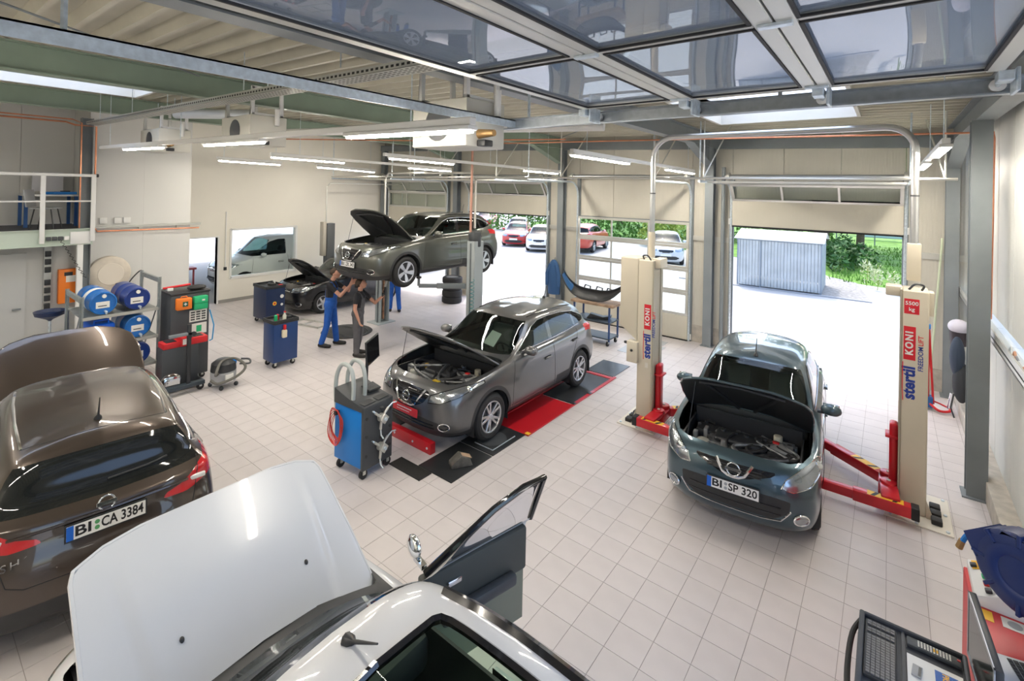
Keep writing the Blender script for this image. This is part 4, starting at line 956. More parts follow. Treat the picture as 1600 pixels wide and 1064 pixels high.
# ================================================================ beige two-post lift
M_BEIGE = mat('lift_beige', (.66, .595, .47), .42, noise=(1.5, .03))
M_LRED = mat('lift_red', (.58, .012, .022), .35, coat=.3)
M_PWH = mat('plate_cream', (.72, .68, .60), .45, noise=(5, .06))
M_REDS = mat('sticker_red', (.70, .02, .035), .45); M_BLUES = mat('sticker_blue', (.02, .05, .30), .45); M_YEL = mat('hazard_yellow', (.85, .48, .03), .45)
def lift_column(x, y, sgn, label):
    """sgn: +1 column on the left of the car (arms towards +x)"""
    t = thing('lift_column', label, 'car lift', (x, y, 0), 0, 'beige lift columns')
    s = sgn; H = 2.66
    def bxs(mb, xa, xb, *r): return mb.bx(min(s*xa, s*xb), max(s*xa, s*xb), *r)
    col = MB(); bxs(col, -.19, .06, -.20, .20, .015, H); col.build('column', M_BEIGE, t, bevel=.02, seg=3)
    g = MB(); bxs(g, .06, .075, -.20, -.11, .015, H); bxs(g, .06, .075, .11, .20, .015, H); bxs(g, .055, .062, -.11, .11, .015, H)
    g.build('guide_slot', mat('lift_slot', (.42, .38, .30), .5), t)
    bp = MB(); bp.prism([(-.42*s, -.42), (.20*s, -.42), (.20*s, .42), (-.42*s, .42)][::s], 0, .015); bpo = bp.build('base_plate', M_PWH, t, bevel=.004, seg=1)
    for px_, py_ in ((-.37, -.37), (-.37, .37), (-.37, 0), (.14, -.37), (.14, .37), (-.1, -.38)): MB().cyl((px_*s, py_, .015), (px_*s, py_, .03), .018, n=6).build('anchor_bolt', M_GALV, bpo)
    for py_ in (-.30, -.14, .02): MB().bx(min(-.33*s, -.23*s), max(-.33*s, -.23*s), py_, py_+.12, .015, .075).build('rubber_pad', M_RUB, bpo, bevel=.012)
    gs = MB(); gs.add([(-.19*s, -.2, .015), (-.26*s, -.2, .015), (-.19*s, -.2, .22), (-.19*s, -.188, .015), (-.26*s, -.188, .015), (-.19*s, -.188, .22)], [(0, 1, 2), (3, 5, 4), (0, 3, 4, 1), (1, 4, 5, 2), (2, 5, 3, 0)])
    gs.build('gusset', M_BEIGE, bpo)
    if s > 0:
        mo = MB(); mo.prism([(-.50, 1.55), (-.19, 1.32), (-.19, H+.02), (-.50, H+.02)], -.20, .16, Matrix(((1, 0, 0, 0), (0, 0, 1, 0), (0, 1, 0, 0), (0, 0, 0, 1))))
        mo.build('motor_cover', M_BEIGE, t, bevel=.02, seg=3)
        cb = MB().bx(-.34, -.16, -.27, -.10, .98, 1.32).build('control_box', M_BEIGE, t, bevel=.01)
        MB().cyl((-.25, -.275, 1.18), (-.25, -.285, 1.18), .022, n=12).build('switch', M_BLK, cb); MB().bx(-.40, -.34, -.24, -.2, 1.26, 1.30).build('emergency_button', M_BLK, cb, bevel=.008)
        bxs(MB(), .02, .16, -.16, .16, H-.12, H+.03).build('chain_guard', M_BEIGE, t, bevel=.015)
    else:
        bxs(MB(), -.24, -.19, -.1, .1, H-.30, H-.02).build('junction_box', M_BEIGE, t, bevel=.01)
        bxs(MB(), .06, .22, -.12, .12, H-.10, H+.02).build('chain_guard', M_BEIGE, t, bevel=.015)
    MB().tube(bez([(-.12*s, -.13, H+.0), (-.14*s, -.13, H+.06), (-.06*s, -.14, H+.07), (.0*s, -.15, H+.0)], 14), .012, 6).build('cable', M_BLK, t)
    ca = MB(); bxs(ca, .075, .16, -.085, .085, .10, .98); cao = ca.build('carriage', M_LRED, t, bevel=.03, seg=3)
    bxs(MB(), .06, .20, -.10, .10, .80, .83).build('carriage_lug', M_LRED, cao, bevel=.008)
    bxs(MB(), .06, .26, -.17, .17, .10, .24).build('carriage_foot', M_LRED, cao, bevel=.015)
    # arms: pivot disc, box arm with black end cap, telescopic inner with pad
    for k, (py_, ang, L) in enumerate(((-.42, R(4), .62), (.55, R(38), .78))):
        d = Vector((math.cos(ang)*s, math.sin(ang)*(1 if k else -.2), 0)).normalized(); piv = Vector((.16*s, -.12 if k == 0 else .12, .24))
        MB().cyl(piv, piv+Vector((0, 0, .05)), .095, .085, 20).build('pivot_disc', M_LRED, t, bevel=.006)
        MB().cyl(piv+Vector((0, 0, .05)), piv+Vector((0, 0, .06)), .022, n=10).build('pivot_pin', M_PWH, t)
        if k == 0: a0 = Vector((-.12*s, -.45, .17)); link_ = (piv, Vector((.14*s, -.42, .23)))
        else: a0 = piv+Vector((0, .02, -.06)); link_ = None
        if link_:
            q = link_[1]-link_[0]; M = Matrix.Translation(link_[0]) @ q.to_track_quat('X', 'Z').to_matrix().to_4x4(); MB().bx(-.05, q.length+.05, -.09, .09, -.04, .03, M).build('arm_link', M_LRED, t, bevel=.02)
        M = Matrix.Translation(a0) @ d.to_track_quat('X', 'Z').to_matrix().to_4x4()
        am = MB().bx(.07, L, -.065, .065, -.07, .06, M).build('arm', M_LRED, t, bevel=.012)
        MB().bx(0, .075, -.069, .069, -.074, .064, M).build('arm_end_cap', M_RUB, am, bevel=.008)
        for h_ in range(3): MB().prism([(.16+.10*h_, -.05), (.20+.10*h_, -.05), (.25+.10*h_, .05), (.21+.10*h_, .05)], .0605, .062, M).build('hazard_stripe', M_INK if h_ % 2 == 0 else M_YEL, am)
        MB().bx(.14, .48, -.055, .055, .0600, .0608, M).build('hazard_sticker', M_YEL, am)
        MB().bx(L-.1, L+.42, -.052, .052, -.058, .048, M).build('inner_arm', M_LRED, am, bevel=.008)
        MB().cyl(M @ Vector((L+.36, 0, .04)), M @ Vector((L+.36, 0, .085)), .06, .055, 16).build('lifting_pad', M_RUB, am)
    # lettering, reading upwards on the face towards the camera
    fx = -.07*s; Mf = lambda xx, zz, yy=-.201: T(xx, yy, zz) @ RX(PI/2) @ RZ(PI/2)
    z0 = 1.02 if s > 0 else 1.30
    xc = -.02 if s > 0 else .015
    text('lettering_blue', 'stertil', .165, M_BLUES, t, Mf(xc, z0+.26), bold=.006)
    rb = MB().bx(xc-.056, xc+.056, -.2015, -.2005, z0+.53, z0+.93).build('red_field', M_REDS, t)
    text('lettering_white', 'KONI', .098, M_PLATE, rb, Mf(xc+.0, z0+.73, -.2022), bold=.004, space=1.25)
    text('lettering_small', 'FREEDOM', .066, M_BLUES, t, Mf(xc+.105, z0+.56), bold=.001); text('lettering_small_red', 'LIFT', .066, M_REDS, t, Mf(xc+.105, z0+.775), bold=.001)
    MB().tube([(xc-.055, -.201, z0+.04), (xc-.062, -.201, z0+.2), (xc-.06, -.201, z0+.5)], .006, 4).build('red_underline', M_REDS, t)
    if s < 0:
        kb = MB().bx(-.04, .10, -.2015, -.2005, H-.28, H-.10).build('capacity_sign', M_REDS, t)
        text('capacity_number', '5500', .062, M_PLATE, kb, T(.03, -.2022, H-.155) @ RX(PI/2), bold=.001); text('capacity_unit', 'kg', .062, M_PLATE, kb, T(.03, -.2022, H-.225) @ RX(PI/2), bold=.001)
    else:
        MB().bx(xc-.03, xc+.02, -.2015, -.2005, z0-.09, z0-.01).build('maker_plate', M_PWH, t)
    return t
lift_column(-3.02, 7.95, 1, 'beige lift column with motor housing left of the blue-grey hatchback')
lift_column(.19, 7.90, -1, 'beige lift column with the red 5500 kg sign at the right')
# silver conduit arching between the two columns
t = thing('lift_conduit', 'silver pipe arching over between the two beige lift columns', 'pipe', (-3.09, 8.0, 2.685))
z1 = 4.66-2.68; w = 3.33
MB().tube([(0, 0, .0), (0, 0, z1-.32)]+[(.32-.32*math.cos(a), 0, z1-.32+.32*math.sin(a)) for a in np.linspace(.1, PI/2, 7)]+[(w-.30+.30*math.sin(a), 0, z1-.30+.30*math.cos(a)) for a in np.linspace(0, PI/2-.1, 7)]+[(w, 0, z1-.32), (w, 0, .5)], .042, 14).build('pipe', mat('conduit_silver', (.55, .56, .57), .28, .85), t)
MB().tube([(0, 0, 0), (0, 0, .42)], .055, 14).build('sleeve', M_BEIGE, t); MB().bx(w-.07, w+.07, -.07, .07, .06, .52).build('sleeve', M_BEIGE, t, bevel=.015)
for xx, zz in ((0, 1.05), (w, 1.1)): MB().tube([(xx, 0, zz), (xx, 0, zz+.02)], .045, 14).build('coupling', M_DGREY, t)
# ================================================================ grey two-post lift with the raised car
M_LGREY = mat('lift_grey', (.36, .40, .41), .42, noise=(1.5, .06)); M_LGREYD = mat('lift_grey_dark', (.16, .18, .19), .5); M_RUST = mat('rusty_screw', (.33, .17, .10), .7, noise=(14, .5))
def grey_lift(x, y, s, label, motor):
    t = thing('lift_column', label, 'car lift', (x, y, 0), 0, 'grey lift columns')
    def bxs(mb, xa, xb, *r): return mb.bx(min(s*xa, s*xb), max(s*xa, s*xb), *r)
    c = MB(); bxs(c, -.14, -.12, -.15, .15, .01, 2.55); bxs(c, -.12, .10, -.15, -.13, .01, 2.55); bxs(c, -.12, .10, .13, .15, .01, 2.55); c.build('column', M_LGREY, t, bevel=.006, seg=1)
    bxs(MB(), -.3, .2, -.3, .3, 0, .02).build('base_plate', M_LGREY, t)
    MB().tube([(.02*s, 0, .1), (.02*s, 0, 2.5)], .035, 12).build('lead_screw', M_RUST, t)
    MB().tube([(-.02*s-.16*s*0, -.165, .02), (-.02*s, -.165, 2.5)], .018, 8).build('cable_duct', M_LGREYD, t)
    cr = bxs(MB(), -.09, .15, -.11, .11, 1.42, 1.95).build('carriage', M_LGREYD, t, bevel=.01)
    for d in (-1, 1):
        a = Vector((.15*s, d*.12, 1.50)); e = Vector((.86*s, d*.92, 1.52))
        q = e-a; M = Matrix.Translation(a) @ q.to_track_quat('X', 'Z').to_matrix().to_4x4()
        am = MB().bx(0, q.length*.62, -.06, .06, -.055, .055, M).build('arm', M_LGREYD, t, bevel=.01)
        MB().bx(q.length*.4, q.length, -.045, .045, -.04, .04, M).build('inner_arm', M_LGREYD, am, bevel=.008)
        MB().cyl(e, e+Vector((0, 0, .19)), .035, .03, 12).build('pad_stem', M_LGREYD, am); MB().cyl(e+Vector((0, 0, .17)), e+Vector((0, 0, .21)), .06, n=14).build('lifting_pad', M_RUB, am)
    if motor:
        MB().lathe([(0, 0), (.13, 0), (.15, .03), (.15, .30), (.135, .36), (.06, .38), (.06, .40), (0, .40)], 20, T(0, 0, 2.40)).build('motor', mat('motor_housing', (.055, .06, .065), .38), t)
    else: bxs(MB(), -.16, .12, -.16, .16, 2.5, 2.62).build('column_cap', M_LGREY, t, bevel=.02)
    return t
grey_lift(-7.50, 8.58, -1, 'grey lift column with round motor and rusty spindle, in front of the raised car', True)
grey_lift(-10.95, 8.72, 1, 'grey lift column beside the mechanic in grey dungarees', False)
t = thing('lift_conduit', 'thin grey pipe running up over the raised car between the grey columns', 'pipe', (-10.95, 8.72, 2.62))
MB().tube([(0, 0, 0), (0, 0, 1.35), (.12, 0, 1.5), (3.25, -.1, 1.5), (3.42, -.12, 1.32), (3.44, -.14, .215)], .028, 8).build('pipe', M_ALU, t)
tag(MB().tube([(-7.52, 8.45, 2.75), (-7.52, 8.45, zd(-7.5))], .028, 8).build('supply_pipe', mat('reddish_pipe', (.52, .27, .20), .5)), 'thin reddish pipe dropping from the roof to the round lift motor', 'pipe')
tag(MB().tube([(-7.35+.05*math.cos(k*.9), 8.35+.05*math.sin(k*.9), .75+k*.012) for k in range(80)], .006, 5).build('spiral_hose', mat('hose_teal', (.02, .22, .24), .4)), 'teal spiral air hose hanging on the grey lift column', 'hose')
# third lift by the white wall
t = thing('lift_column', 'narrow dark lift column by the white wall behind the black hatchback', 'car lift', (-15.0, 9.6, 0), 0)
MB().bx(-.12, .12, -.14, .14, 0, 2.45).build('column', mat('lift_charcoal', (.09, .095, .10), .5), t, bevel=.01); MB().bx(-.16, .06, -.26, -.14, 1.35, 2.5).build('motor_cover', mat('lift_taupe', (.45, .42, .36), .5), t, bevel=.015)
MB().tube([(-.05, -.1, 2.5), (-.05, -.1, 3.7), (-.05, .02, 3.82), (-.05, 3.2, 3.82), (-.05, 3.25, 2.4)], .022, 8).build('conduit', M_ALU, t)
MB().bx(-.25, .25, -.25, .25, 0, .02).build('base_plate', M_LGREYD, t)
# ================================================================ lamps, trays and pipes under the roof
def lamp_row(p0, p1, tubes, label, hang=()):
    """suspended trunking from p0 to p1; tubes = list of (t0, t1) fractions carrying a fluorescent lamp"""
    p0, p1 = Vector(p0), Vector(p1); d = p1-p0; L = d.length
    t = thing('strip_light', label, 'lamp', p0, 0, 'fluorescent strip lights'); M = d.to_track_quat('X', 'Z').to_matrix().to_4x4()
    MB().bx(0, L, -.035, .035, 0, .06, M).build('trunking', M_LITW, t, bevel=.006, seg=1)
    for a, b in tubes:
        h = MB().bx(a*L, b*L, -.055, .055, -.035, .0, M).build('lamp_housing', M_LITW, t, bevel=.008)
        MB().bx(a*L+.02, b*L-.02, -.034, .034, -.055, -.034, M).build('tube', M_TUBE, h, bevel=.008)
    for k in hang:
        q = M @ Vector((k*L, 0, .06)); top = zd((p0+q).x)-p0.z-.003
        MB().tube([q, (q.x, q.y, top)], .005, 5).build('suspension_wire', M_GALV, t)
    return t
lamp_row((-12.15, 2.7, 4.38), (-2.40, 2.7, 4.24), [(.155, .345), (.51, .675), (.84, 1.0)], 'long strip light with three lamps crossing above the brown car', (.06, .42, .93))
lamp_row((-7.35, 5.8, 4.33), (-7.35, 12.0, 4.25), [(.02, .30), (.72, .98)], 'strip light above the second door, lamp at both ends', (.1, .5, .9))
lamp_row((-9.6, 4.8, 4.33), (-9.6, 9.9, 4.25), [(.0, .33), (.70, 1.0)], 'strip light above the bonnet of the raised car', (.12, .60, .95))
lamp_row((-12.6, 5.0, 4.33), (-12.6, 6.6, 4.30), [(.02, .98)], 'short strip light in front of the white wall, left one', (.1, .9))
lamp_row((-13.6, 8.2, 4.33), (-13.6, 10.4, 4.25), [(.02, .98)], 'short strip light in front of the white wall, right one', (.1, .9))
lamp_row((-3.72, 6.4, 4.33), (-3.72, 12.2, 4.26), [(.0, .35), (.68, 1.0)], 'strip light beside the silver conduit left of the beige lift', (.08, .6, .93))
lamp_row((.44, 6.75, 4.33), (.44, 12.0, 4.32), [(.0, .28), (.6, .95)], 'strip light along the right wall above the lift', (.06, .5))
# unseen rows behind and beside the camera; the second added to brighten the mezzanine
lamp_row((-3.7, -3.2, 4.33), (-3.7, -.4, 4.33), [(.0, .45), (.55, 1.0)], 'strip light behind the camera above the white car', (.1, .9))
lamp_row((-13.0, -1.3, 4.36), (-4.6, -1.3, 4.28), [(.02, .22), (.40, .60), (.78, .98)], 'unseen strip light added to brighten the mezzanine, above the far side of the brown car', (.06, .5, .94))
# perforated cable tray
t = thing('cable_tray', 'long perforated galvanised cable tray under the roof', 'cable tray', (-12.2, 2.57, 4.84))
M = Vector((9.6, 0, -.16)).to_track_quat('X', 'Z').to_matrix().to_4x4()
mb = MB(); mb.bx(0, 9.6, -.10, .10, 0, .004, M); mb.bx(0, 9.6, -.10, -.096, 0, .06, M); mb.bx(0, 9.6, .096, .10, 0, .06, M); mb.build('tray', mat('tray_galv', (.52, .53, .50), .4, .7), t)
M_HOLE = M_INK; mb = MB()
for k in range(150):
    for y in (-.06, -.02, .02, .06): mb.bx(.05+k*.0635, .085+k*.0635, y-.007, y+.007, -.0012, -.0002, M)
    mb.bx(.05+k*.0635, .085+k*.0635, -.1012, -.1002, .02, .04, M)
tag(mb.build('perforation', M_HOLE, t), kind='stuff')
for xx in (.5, 2.4, 4.0, 6.4, 8.3): MB().tube([(xx, 0, 0), (xx, 0, zd(-12.2+xx)-4.84)], .006, 6).build('threaded_rod', M_GALV, t)
# copper pipes
def pipe(name, pts, r, m, label, cat='pipe', n=8): return tag(MB().tube(pts, r, n).build(name, m), label, cat)
pipe('copper_pipe', [(-9.6, 9.6, 4.93), (1.12, 9.6, 4.70), (1.12, 9.6, 4.62), (1.10, 9.5, 2.13)], .014, M_COPPER, 'copper pipe crossing under the roof and dropping at the right wall')
pipe('copper_pipe', [(-14.05, -3, 5.02), (-14.05, 2.5, 5.02), (-13.84, 2.62, 4.95), (-13.84, 2.98, 4.95), (-13.84, 2.98, 2.72), (-14.1, 3.1, 2.60), (-14.1, 5.2, 2.58)], .018, M_COPPER, 'copper pipe running down beside the mezzanine to the grey wall')
pipe('copper_pipe', [(-13.98, -3, 5.08), (-13.98, 2.6, 5.08), (-13.80, 2.72, 5.0), (-13.80, 2.72, 2.715)], .014, M_COPPER, 'second thinner copper pipe above the mezzanine rail')
pipe('copper_pipe', [(-14.3, 5.5, 4.95), (-8.2, 7.3, 4.78), (-5.5, 9.2, 4.86)], .014, M_COPPER, 'copper pipe sloping across above the white wall lamps')
pipe('ventilation_duct', [(-10.85, 3.55, 5.08), (-9.3, 4.3, 5.05)], .09, mat('duct_pale', (.58, .62, .66), .4, .3), 'short pale round duct beneath the rooflight', 'duct', 16)
pipe('ventilation_duct', [(-11.2, 4.6, 4.82), (-3.3, 6.6, 4.72)], .07, M_LITW, 'long white duct connecting the hanging heaters', 'duct', 14)
# hanging exhaust/heater units: white cabinet under a pair of frame brackets
def heater(x, y, z, label, w=1.15, sc=1.):
    t = thing('hanging_heater', label, 'heater', (x, y, z), 0, 'hanging heater units')
    MB().bx(-w/2, w/2, -.28, .28, 0, .44).build('cabinet', mat('heater_cream', (.62, .61, .55), .45), t, bevel=.015)
    MB().bx(-w/2-.10, -w/2, -.14, .14, .06, .36).build('control_box', mat('heater_grey', (.42, .45, .48), .45), t, bevel=.01)
    for xx in (-w/2+.06, w/2-.06):
        f = MB(); f.bx(xx-.02, xx+.02, -.24, -.19, .44, .86); f.bx(xx-.02, xx+.02, .19, .24, .44, .86); f.bx(xx-.02, xx+.02, -.24, .24, .82, .87); f.bx(xx-.02, xx+.02, -.24, .24, .44, .48)
        f.build('bracket', M_LITW, t, bevel=.008)
    MB().lathe([(0, -.02), (.16, -.02), (.17, .0), (.02, .02), (0, .02)], 18, T(0, -.285, .22) @ RX(PI/2)).build('fan_grille', M_DGREY, t)
    MB().cyl((w/2, -.1, .12), (w/2+.18, -.1, .12), .045, .03, 12).build('burner_nozzle', mat('brass', (.45, .28, .12), .4, .7), t); MB().bx(w/2+.02, w/2+.12, -.16, -.04, .0, .06).build('valve', M_BLK, t, bevel=.01)
    for xx in (-w/2+.06, w/2-.06): MB().tube([(xx, 0, .87), (xx, 0, zd(x)-z)], .008, 6).build('hanger_rod', M_GALV, t)
    MB().lathe([(.035, 0), (.035, .25), (.03, .25), (.03, 0)], 14, T(w/2+.05, .1, .30)).build('flue', M_LITW, t)
    return t
heater(-11.55, 3.6, 4.36, 'cream hanging heater nearest the grey partition wall', 1.05)
heater(-7.75, 3.6, 4.34, 'cream hanging heater in the middle above the strip light', .95)
heater(-3.35, 3.55, 4.16, 'large cream hanging heater just left of the overhead glass door', .72)
# cable trunking and supports at the door wall
pipe('crane_rail', [(-15.8, 10.15, 4.06), (.8, 10.15, 4.06)], .022, M_ALU, 'long pale rail running along all four door tracks')
for k, x in enumerate((-11.6, -10.3, -8.2, -6.2, -3.9, -2.9, .66)):
    tag(MB().tube([(x, 10.175, 4.08), (x+(.25 if x < .5 else -.2), 11.105, zd(x+(.25 if x < .5 else -.2))-.012)], .014, 5).tube([(x, 10.175, 4.08), (x, 10.175, zd(x)-.001)], .014, 5).build('track_strut', M_ALU), 'pale diagonal strut holding the door tracks under the roof, ' + ['leftmost', 'second from the left', 'third from the left', 'fourth from the left', 'fifth from the left', 'sixth from the left', 'rightmost'][k], 'strut', 'door track struts')
pipe('downpipe', [(-3.18, 12.78, 4.4), (-3.18, 12.78, .30), (-3.12, 12.62, .1)], .045, M_STEEL, 'grey downpipe beside the column left of the open right door', 'pipe', 12)
# wall trunking with sockets on the grey partition
t = thing('wall_trunking', 'perforated wall trunking with sockets on the grey partition wall', 'cable tray', (XG+.001, 3.0, 2.66))
MB().bx(0, .09, 0, 2.25, 0, .05).build('trunking', mat('tray_galv', (.52, .53, .50), .4, .7), t)
for y in (.15, .42, .6): MB().bx(0, .05, y, y+.14, .10, .24).build('socket_box', M_LITW, t, bevel=.01)
for y in (.9, 1.7): MB().bx(0, .06, y, y+.08, -.06, 0).build('bracket', M_ALU, t)
pipe('door_control_cable', [(XL+.02, 6.78, 2.85), (XL+.02, 6.78, 1.12)], .018, M_LITW, 'thin white surface conduit beside the open doorway')
tag(MB().bx(XL, XL+.05, 6.74, 6.82, 1.02, 1.12).build('light_switch', M_BLK, None, bevel=.006), 'small dark switch at the end of the white conduit', 'switch')
# ================================================================ yard behind the doors
M_YARD = mat('yard_concrete', (.46, .45, .43), .9, noise=(.5, .06)); M_GRAVEL = mat('gravel', (.30, .29, .27), .95, noise=(9, .35)); M_GRASS = mat('grass', (.12, .25, .035), .9, noise=(2.2, .4))
M_LEAF = mat('leaf_green', (.10, .22, .03), .6, noise=(1.5, .45)); M_LEAFD = mat('leaf_dark', (.045, .12, .025), .6, noise=(1.5, .4)); M_LEAFY = mat('leaf_yellow_green', (.26, .34, .05), .6, noise=(2, .3)); M_BARK = mat('bark', (.13, .095, .065), .9, noise=(9, .3))
for m_ in (M_LEAF, M_LEAFD, M_LEAFY): m_.node_tree.nodes['Principled BSDF'].inputs['Subsurface Weight'].default_value = 0.
yard = struct('ground', 'sunlit concrete yard around the hall')
mb = MB()
for q in ((-70, 40, 13.05, 80), (-70, XL-.15, -15, 13.05), (1.26, 40, -15, 13.05)): mb.bx(*q, -.2, -.015)
mb.build('yard_slab', M_YARD, yard)
lawn = struct('lawn', 'sloping lawn with trees beyond the shed'); mb = MB()
mb.add([(-1.9, 26.5, -.01), (8, 23, -.01), (8, 52, .5), (-30, 52, .5), (-30, 40, .05), (-3, 30, -.01)], [(0, 1, 2, 3, 4, 5)]); mb.build('turf', M_GRASS, lawn)
rg = np.random.default_rng(5); mb = MB()
for k in range(2600):
    x, y = rg.uniform(-2.2, 5), rg.uniform(25.5, 42); 
    if y < 26.5-(x+1.9)*.35: continue
    z = -.02+max(0, (y-26)*.02); h = rg.uniform(.08, .28); a = rg.uniform(0, PI); w_ = rg.uniform(.02, .05)
    dx, dy = w_*math.cos(a), w_*math.sin(a); lx, ly = rg.normal(0, .06, 2)
    mb.add([(x-dx, y-dy, z), (x+dx, y+dy, z), (x+lx, y+ly, z+h)], [(0, 1, 2)])
me = bpy.data.meshes.new('grass_blades'); me.from_pydata(mb.v, [], mb.f); me.materials.append(M_GRASS); tag(link(bpy.data.objects.new('grass_blades', me)), 'long green grass blades standing on the lawn beyond the shed', 'grass', kind='stuff')
MB().add([(-2.0, 22.05, -.008), (-.45, 22.0, -.008), (-1.1, 26.4, -.008), (-2.2, 27.5, -.008)], [(0, 1, 2, 3)]).build('gravel_patch', M_GRAVEL, yard)
MB().bx(-7.2, -.45, 21.86, 21.98, -.05, .03).build('kerb_strip', mat('kerb_stone', (.35, .36, .38), .8), yard)
def leaves(n, c, r, size, seed, shape='ell', flat=0.):
    g_ = np.random.default_rng(seed); p = g_.normal(size=(n, 3)); p /= np.linalg.norm(p, axis=1)[:, None]
    rad = g_.uniform(.55, 1.03, (n, 1)); p = p*rad if shape == 'ell' else g_.uniform(-1, 1, (n, 3))
    lump = 1+.16*np.sin(p[:, :1]*7+seed)+.16*np.cos(p[:, 1:2]*6+p[:, 2:3]*5)
    p = p*(lump if shape == 'ell' else 1)*np.array(r)+np.array(c)
    a = g_.normal(size=(n, 3)); a /= np.linalg.norm(a, axis=1)[:, None]; b_ = np.cross(a, g_.normal(size=(n, 3))); b_ /= np.linalg.norm(b_, axis=1)[:, None]
    s = g_.uniform(.6, 1.3, (n, 1))*size
    V = np.stack([p-a*s, p+b_*s*.45, p+a*s, p-b_*s*.45], 1).reshape(-1, 3); F = np.arange(4*n).reshape(-1, 4); return V.tolist(), [tuple(f) for f in F.tolist()]
def foliage(name, parent, m, *blobs):
    V = []; F = []
    for b_ in blobs:
        v, f = leaves(*b_); k = len(V); V += v; F += [tuple(i+k for i in q) for q in f]
    me = bpy.data.meshes.new(name); me.from_pydata(V, [], F); me.materials.append(m); return link(bpy.data.objects.new(name, me), parent)
def tree(x, y, h, r, label, m, seed, trunk=.22, n=2600):
    t = thing('tree', label, 'tree', (x, y, 0), 0, 'trees beyond the yard')
    MB().tube([(0, 0, -.1), (.05, .05, h*.25), (-.05, .1, h*.55), (.1, 0, h*.8)], [trunk*1.25, trunk, trunk*.8, trunk*.4], 9).build('trunk', M_BARK, t)
    for k in range(4):
        a = k*1.7+seed; MB().tube([(0, .05, h*(.35+.08*k)), (r*.35*math.cos(a), r*.35*math.sin(a), h*(.5+.08*k)), (r*.7*math.cos(a), r*.7*math.sin(a), h*(.62+.08*k))], [trunk*.5, trunk*.35, trunk*.12], 6).build('branch', M_BARK, t)
    foliage('crown', t, m, (n, (0, 0, h*.72), (r, r, h*.36), .17, seed), (n//3, (r*.3, -r*.4, h*.50), (r*.7, r*.7, h*.14), .15, seed+1)); return t
tree(-3.4, 37, 8, 3.6, 'leafy tree with a thick trunk right behind the metal shed', M_LEAFD, 3, .38)
tree(-1.5, 39.5, 8, 3.6, 'slender tree standing on the lawn beyond the shed', M_LEAF, 8, .20)
tree(1.6, 34, 7, 3.0, 'tree whose branches hang in at the right door edge', M_LEAF, 15, .2)
tree(-13, 44, 9, 4.5, 'large yellow-green tree behind the hedge and the white estate car', M_LEAFY, 21, .3)
tree(-21, 46, 10, 5, 'dark tree behind the hedge and the red off-roader', M_LEAFD, 25, .3)
tree(-31, 52, 9, 5, 'dark green tree far behind the parked red cars', M_LEAFD, 31, .3)
hd = thing('hedge', 'tall dense green hedge behind the parked cars', 'hedge', (-12.8, 38, 0), R(10))
foliage('foliage', hd, M_LEAF, (5200, (-3, 0, 1.5), (13, .9, 1.55), .19, 41, 'box'), (1500, (-3, -.9, 1.6), (13, .3, 1.5), .17, 42, 'box'))
hd2 = thing('shrub', 'yellowish flowering shrub in front of the hedge', 'shrub', (-12.2, 33.5, 0)); foliage('foliage', hd2, M_LEAFY, (1200, (0, 0, 1.0), (1.5, 1.2, 1.1), .15, 51))
hd3 = thing('shrub', 'dark bush growing against the side of the metal shed', 'shrub', (-1.9, 31, 0)); foliage('foliage', hd3, M_LEAFD, (1300, (0, 0, .7), (1.2, 2.0, .9), .14, 52))
for k, (x, y, h) in enumerate(((-.72, 25.6, 1.15), (-.35, 24.9, 1.0), (.15, 24.2, .85))):
    t = thing('weed', 'tall pale weed at the gravel edge, '+('leftmost of three', 'middle of three', 'rightmost of three')[k], 'plant', (x, y, 0), 0, 'pale weeds by the gravel')
    MB().tube([(0, 0, 0), (.03, .02, h*.5), (.0, .05, h)], .012, 5).build('stem', M_LEAFY, t); foliage('leaves', t, mat('pale_leaf', (.55, .60, .34), .7), (110, (0, 0, h*.6), (.22, .2, h*.42), .07, 60+k))
# metal shed
sh = thing('metal_shed', 'low galvanised sheet metal shed with pitched roof in the yard', 'shed', (-3.45, 22.1, 0), R(2))
M_SHED = mat('shed_sheet', (.46, .52, .57), .40, .55, noise=(2, .12)); w, d_, h = 2.92, 2.6, 1.92
for k in range(26):
    x = -w/2+w*k/26; MB().bx(x+.006, x+w/26-.006, 0 if k % 2 else -.012, .02, .05, h-.04).build('front_sheet', M_SHED, sh)
for k in range(20):
    y = d_*k/20; MB().bx(w/2-.02, w/2 if k % 2 else w/2+.012, y+.005, y+d_/20-.005, .05, h-.04).build('side_sheet', M_SHED, sh)
MB().bx(-w/2, -w/2+.02, 0, d_, .05, h-.04).build('side_wall', M_SHED, sh); MB().bx(-w/2, w/2, d_-.02, d_, .05, h-.04).build('back_wall', M_SHED, sh)
for x in (-w/2, -.62, w/2-.03): MB().bx(x, x+.045, -.03, .0, .0, h).build('door_post', mat('shed_post', (.25, .30, .36), .5, .4), sh)
MB().bx(-w/2-.03, w/2+.03, -.03, .02, h-.05, h+.02).build('eaves_rail', mat('shed_post', (.25, .30, .36)), sh)
for sg in (0, 1):
    y0, y1 = (-.12, d_/2) if sg == 0 else (d_/2, d_+.12); z0, z1 = (h, h+.30) if sg == 0 else (h+.30, h)
    MB().add([(xx, yy, zz+dz) for dz in (0, .03) for xx, yy, zz in ((-w/2-.1, y0, z0), (w/2+.1, y0, z0), (w/2+.1, y1, z1), (-w/2-.1, y1, z1))], [(0, 3, 2, 1), (4, 5, 6, 7), (0, 1, 5, 4), (1, 2, 6, 5), (2, 3, 7, 6), (3, 0, 4, 7)]).build('roof_sheet', mat('shed_roof', (.62, .64, .64), .5, .2), sh)
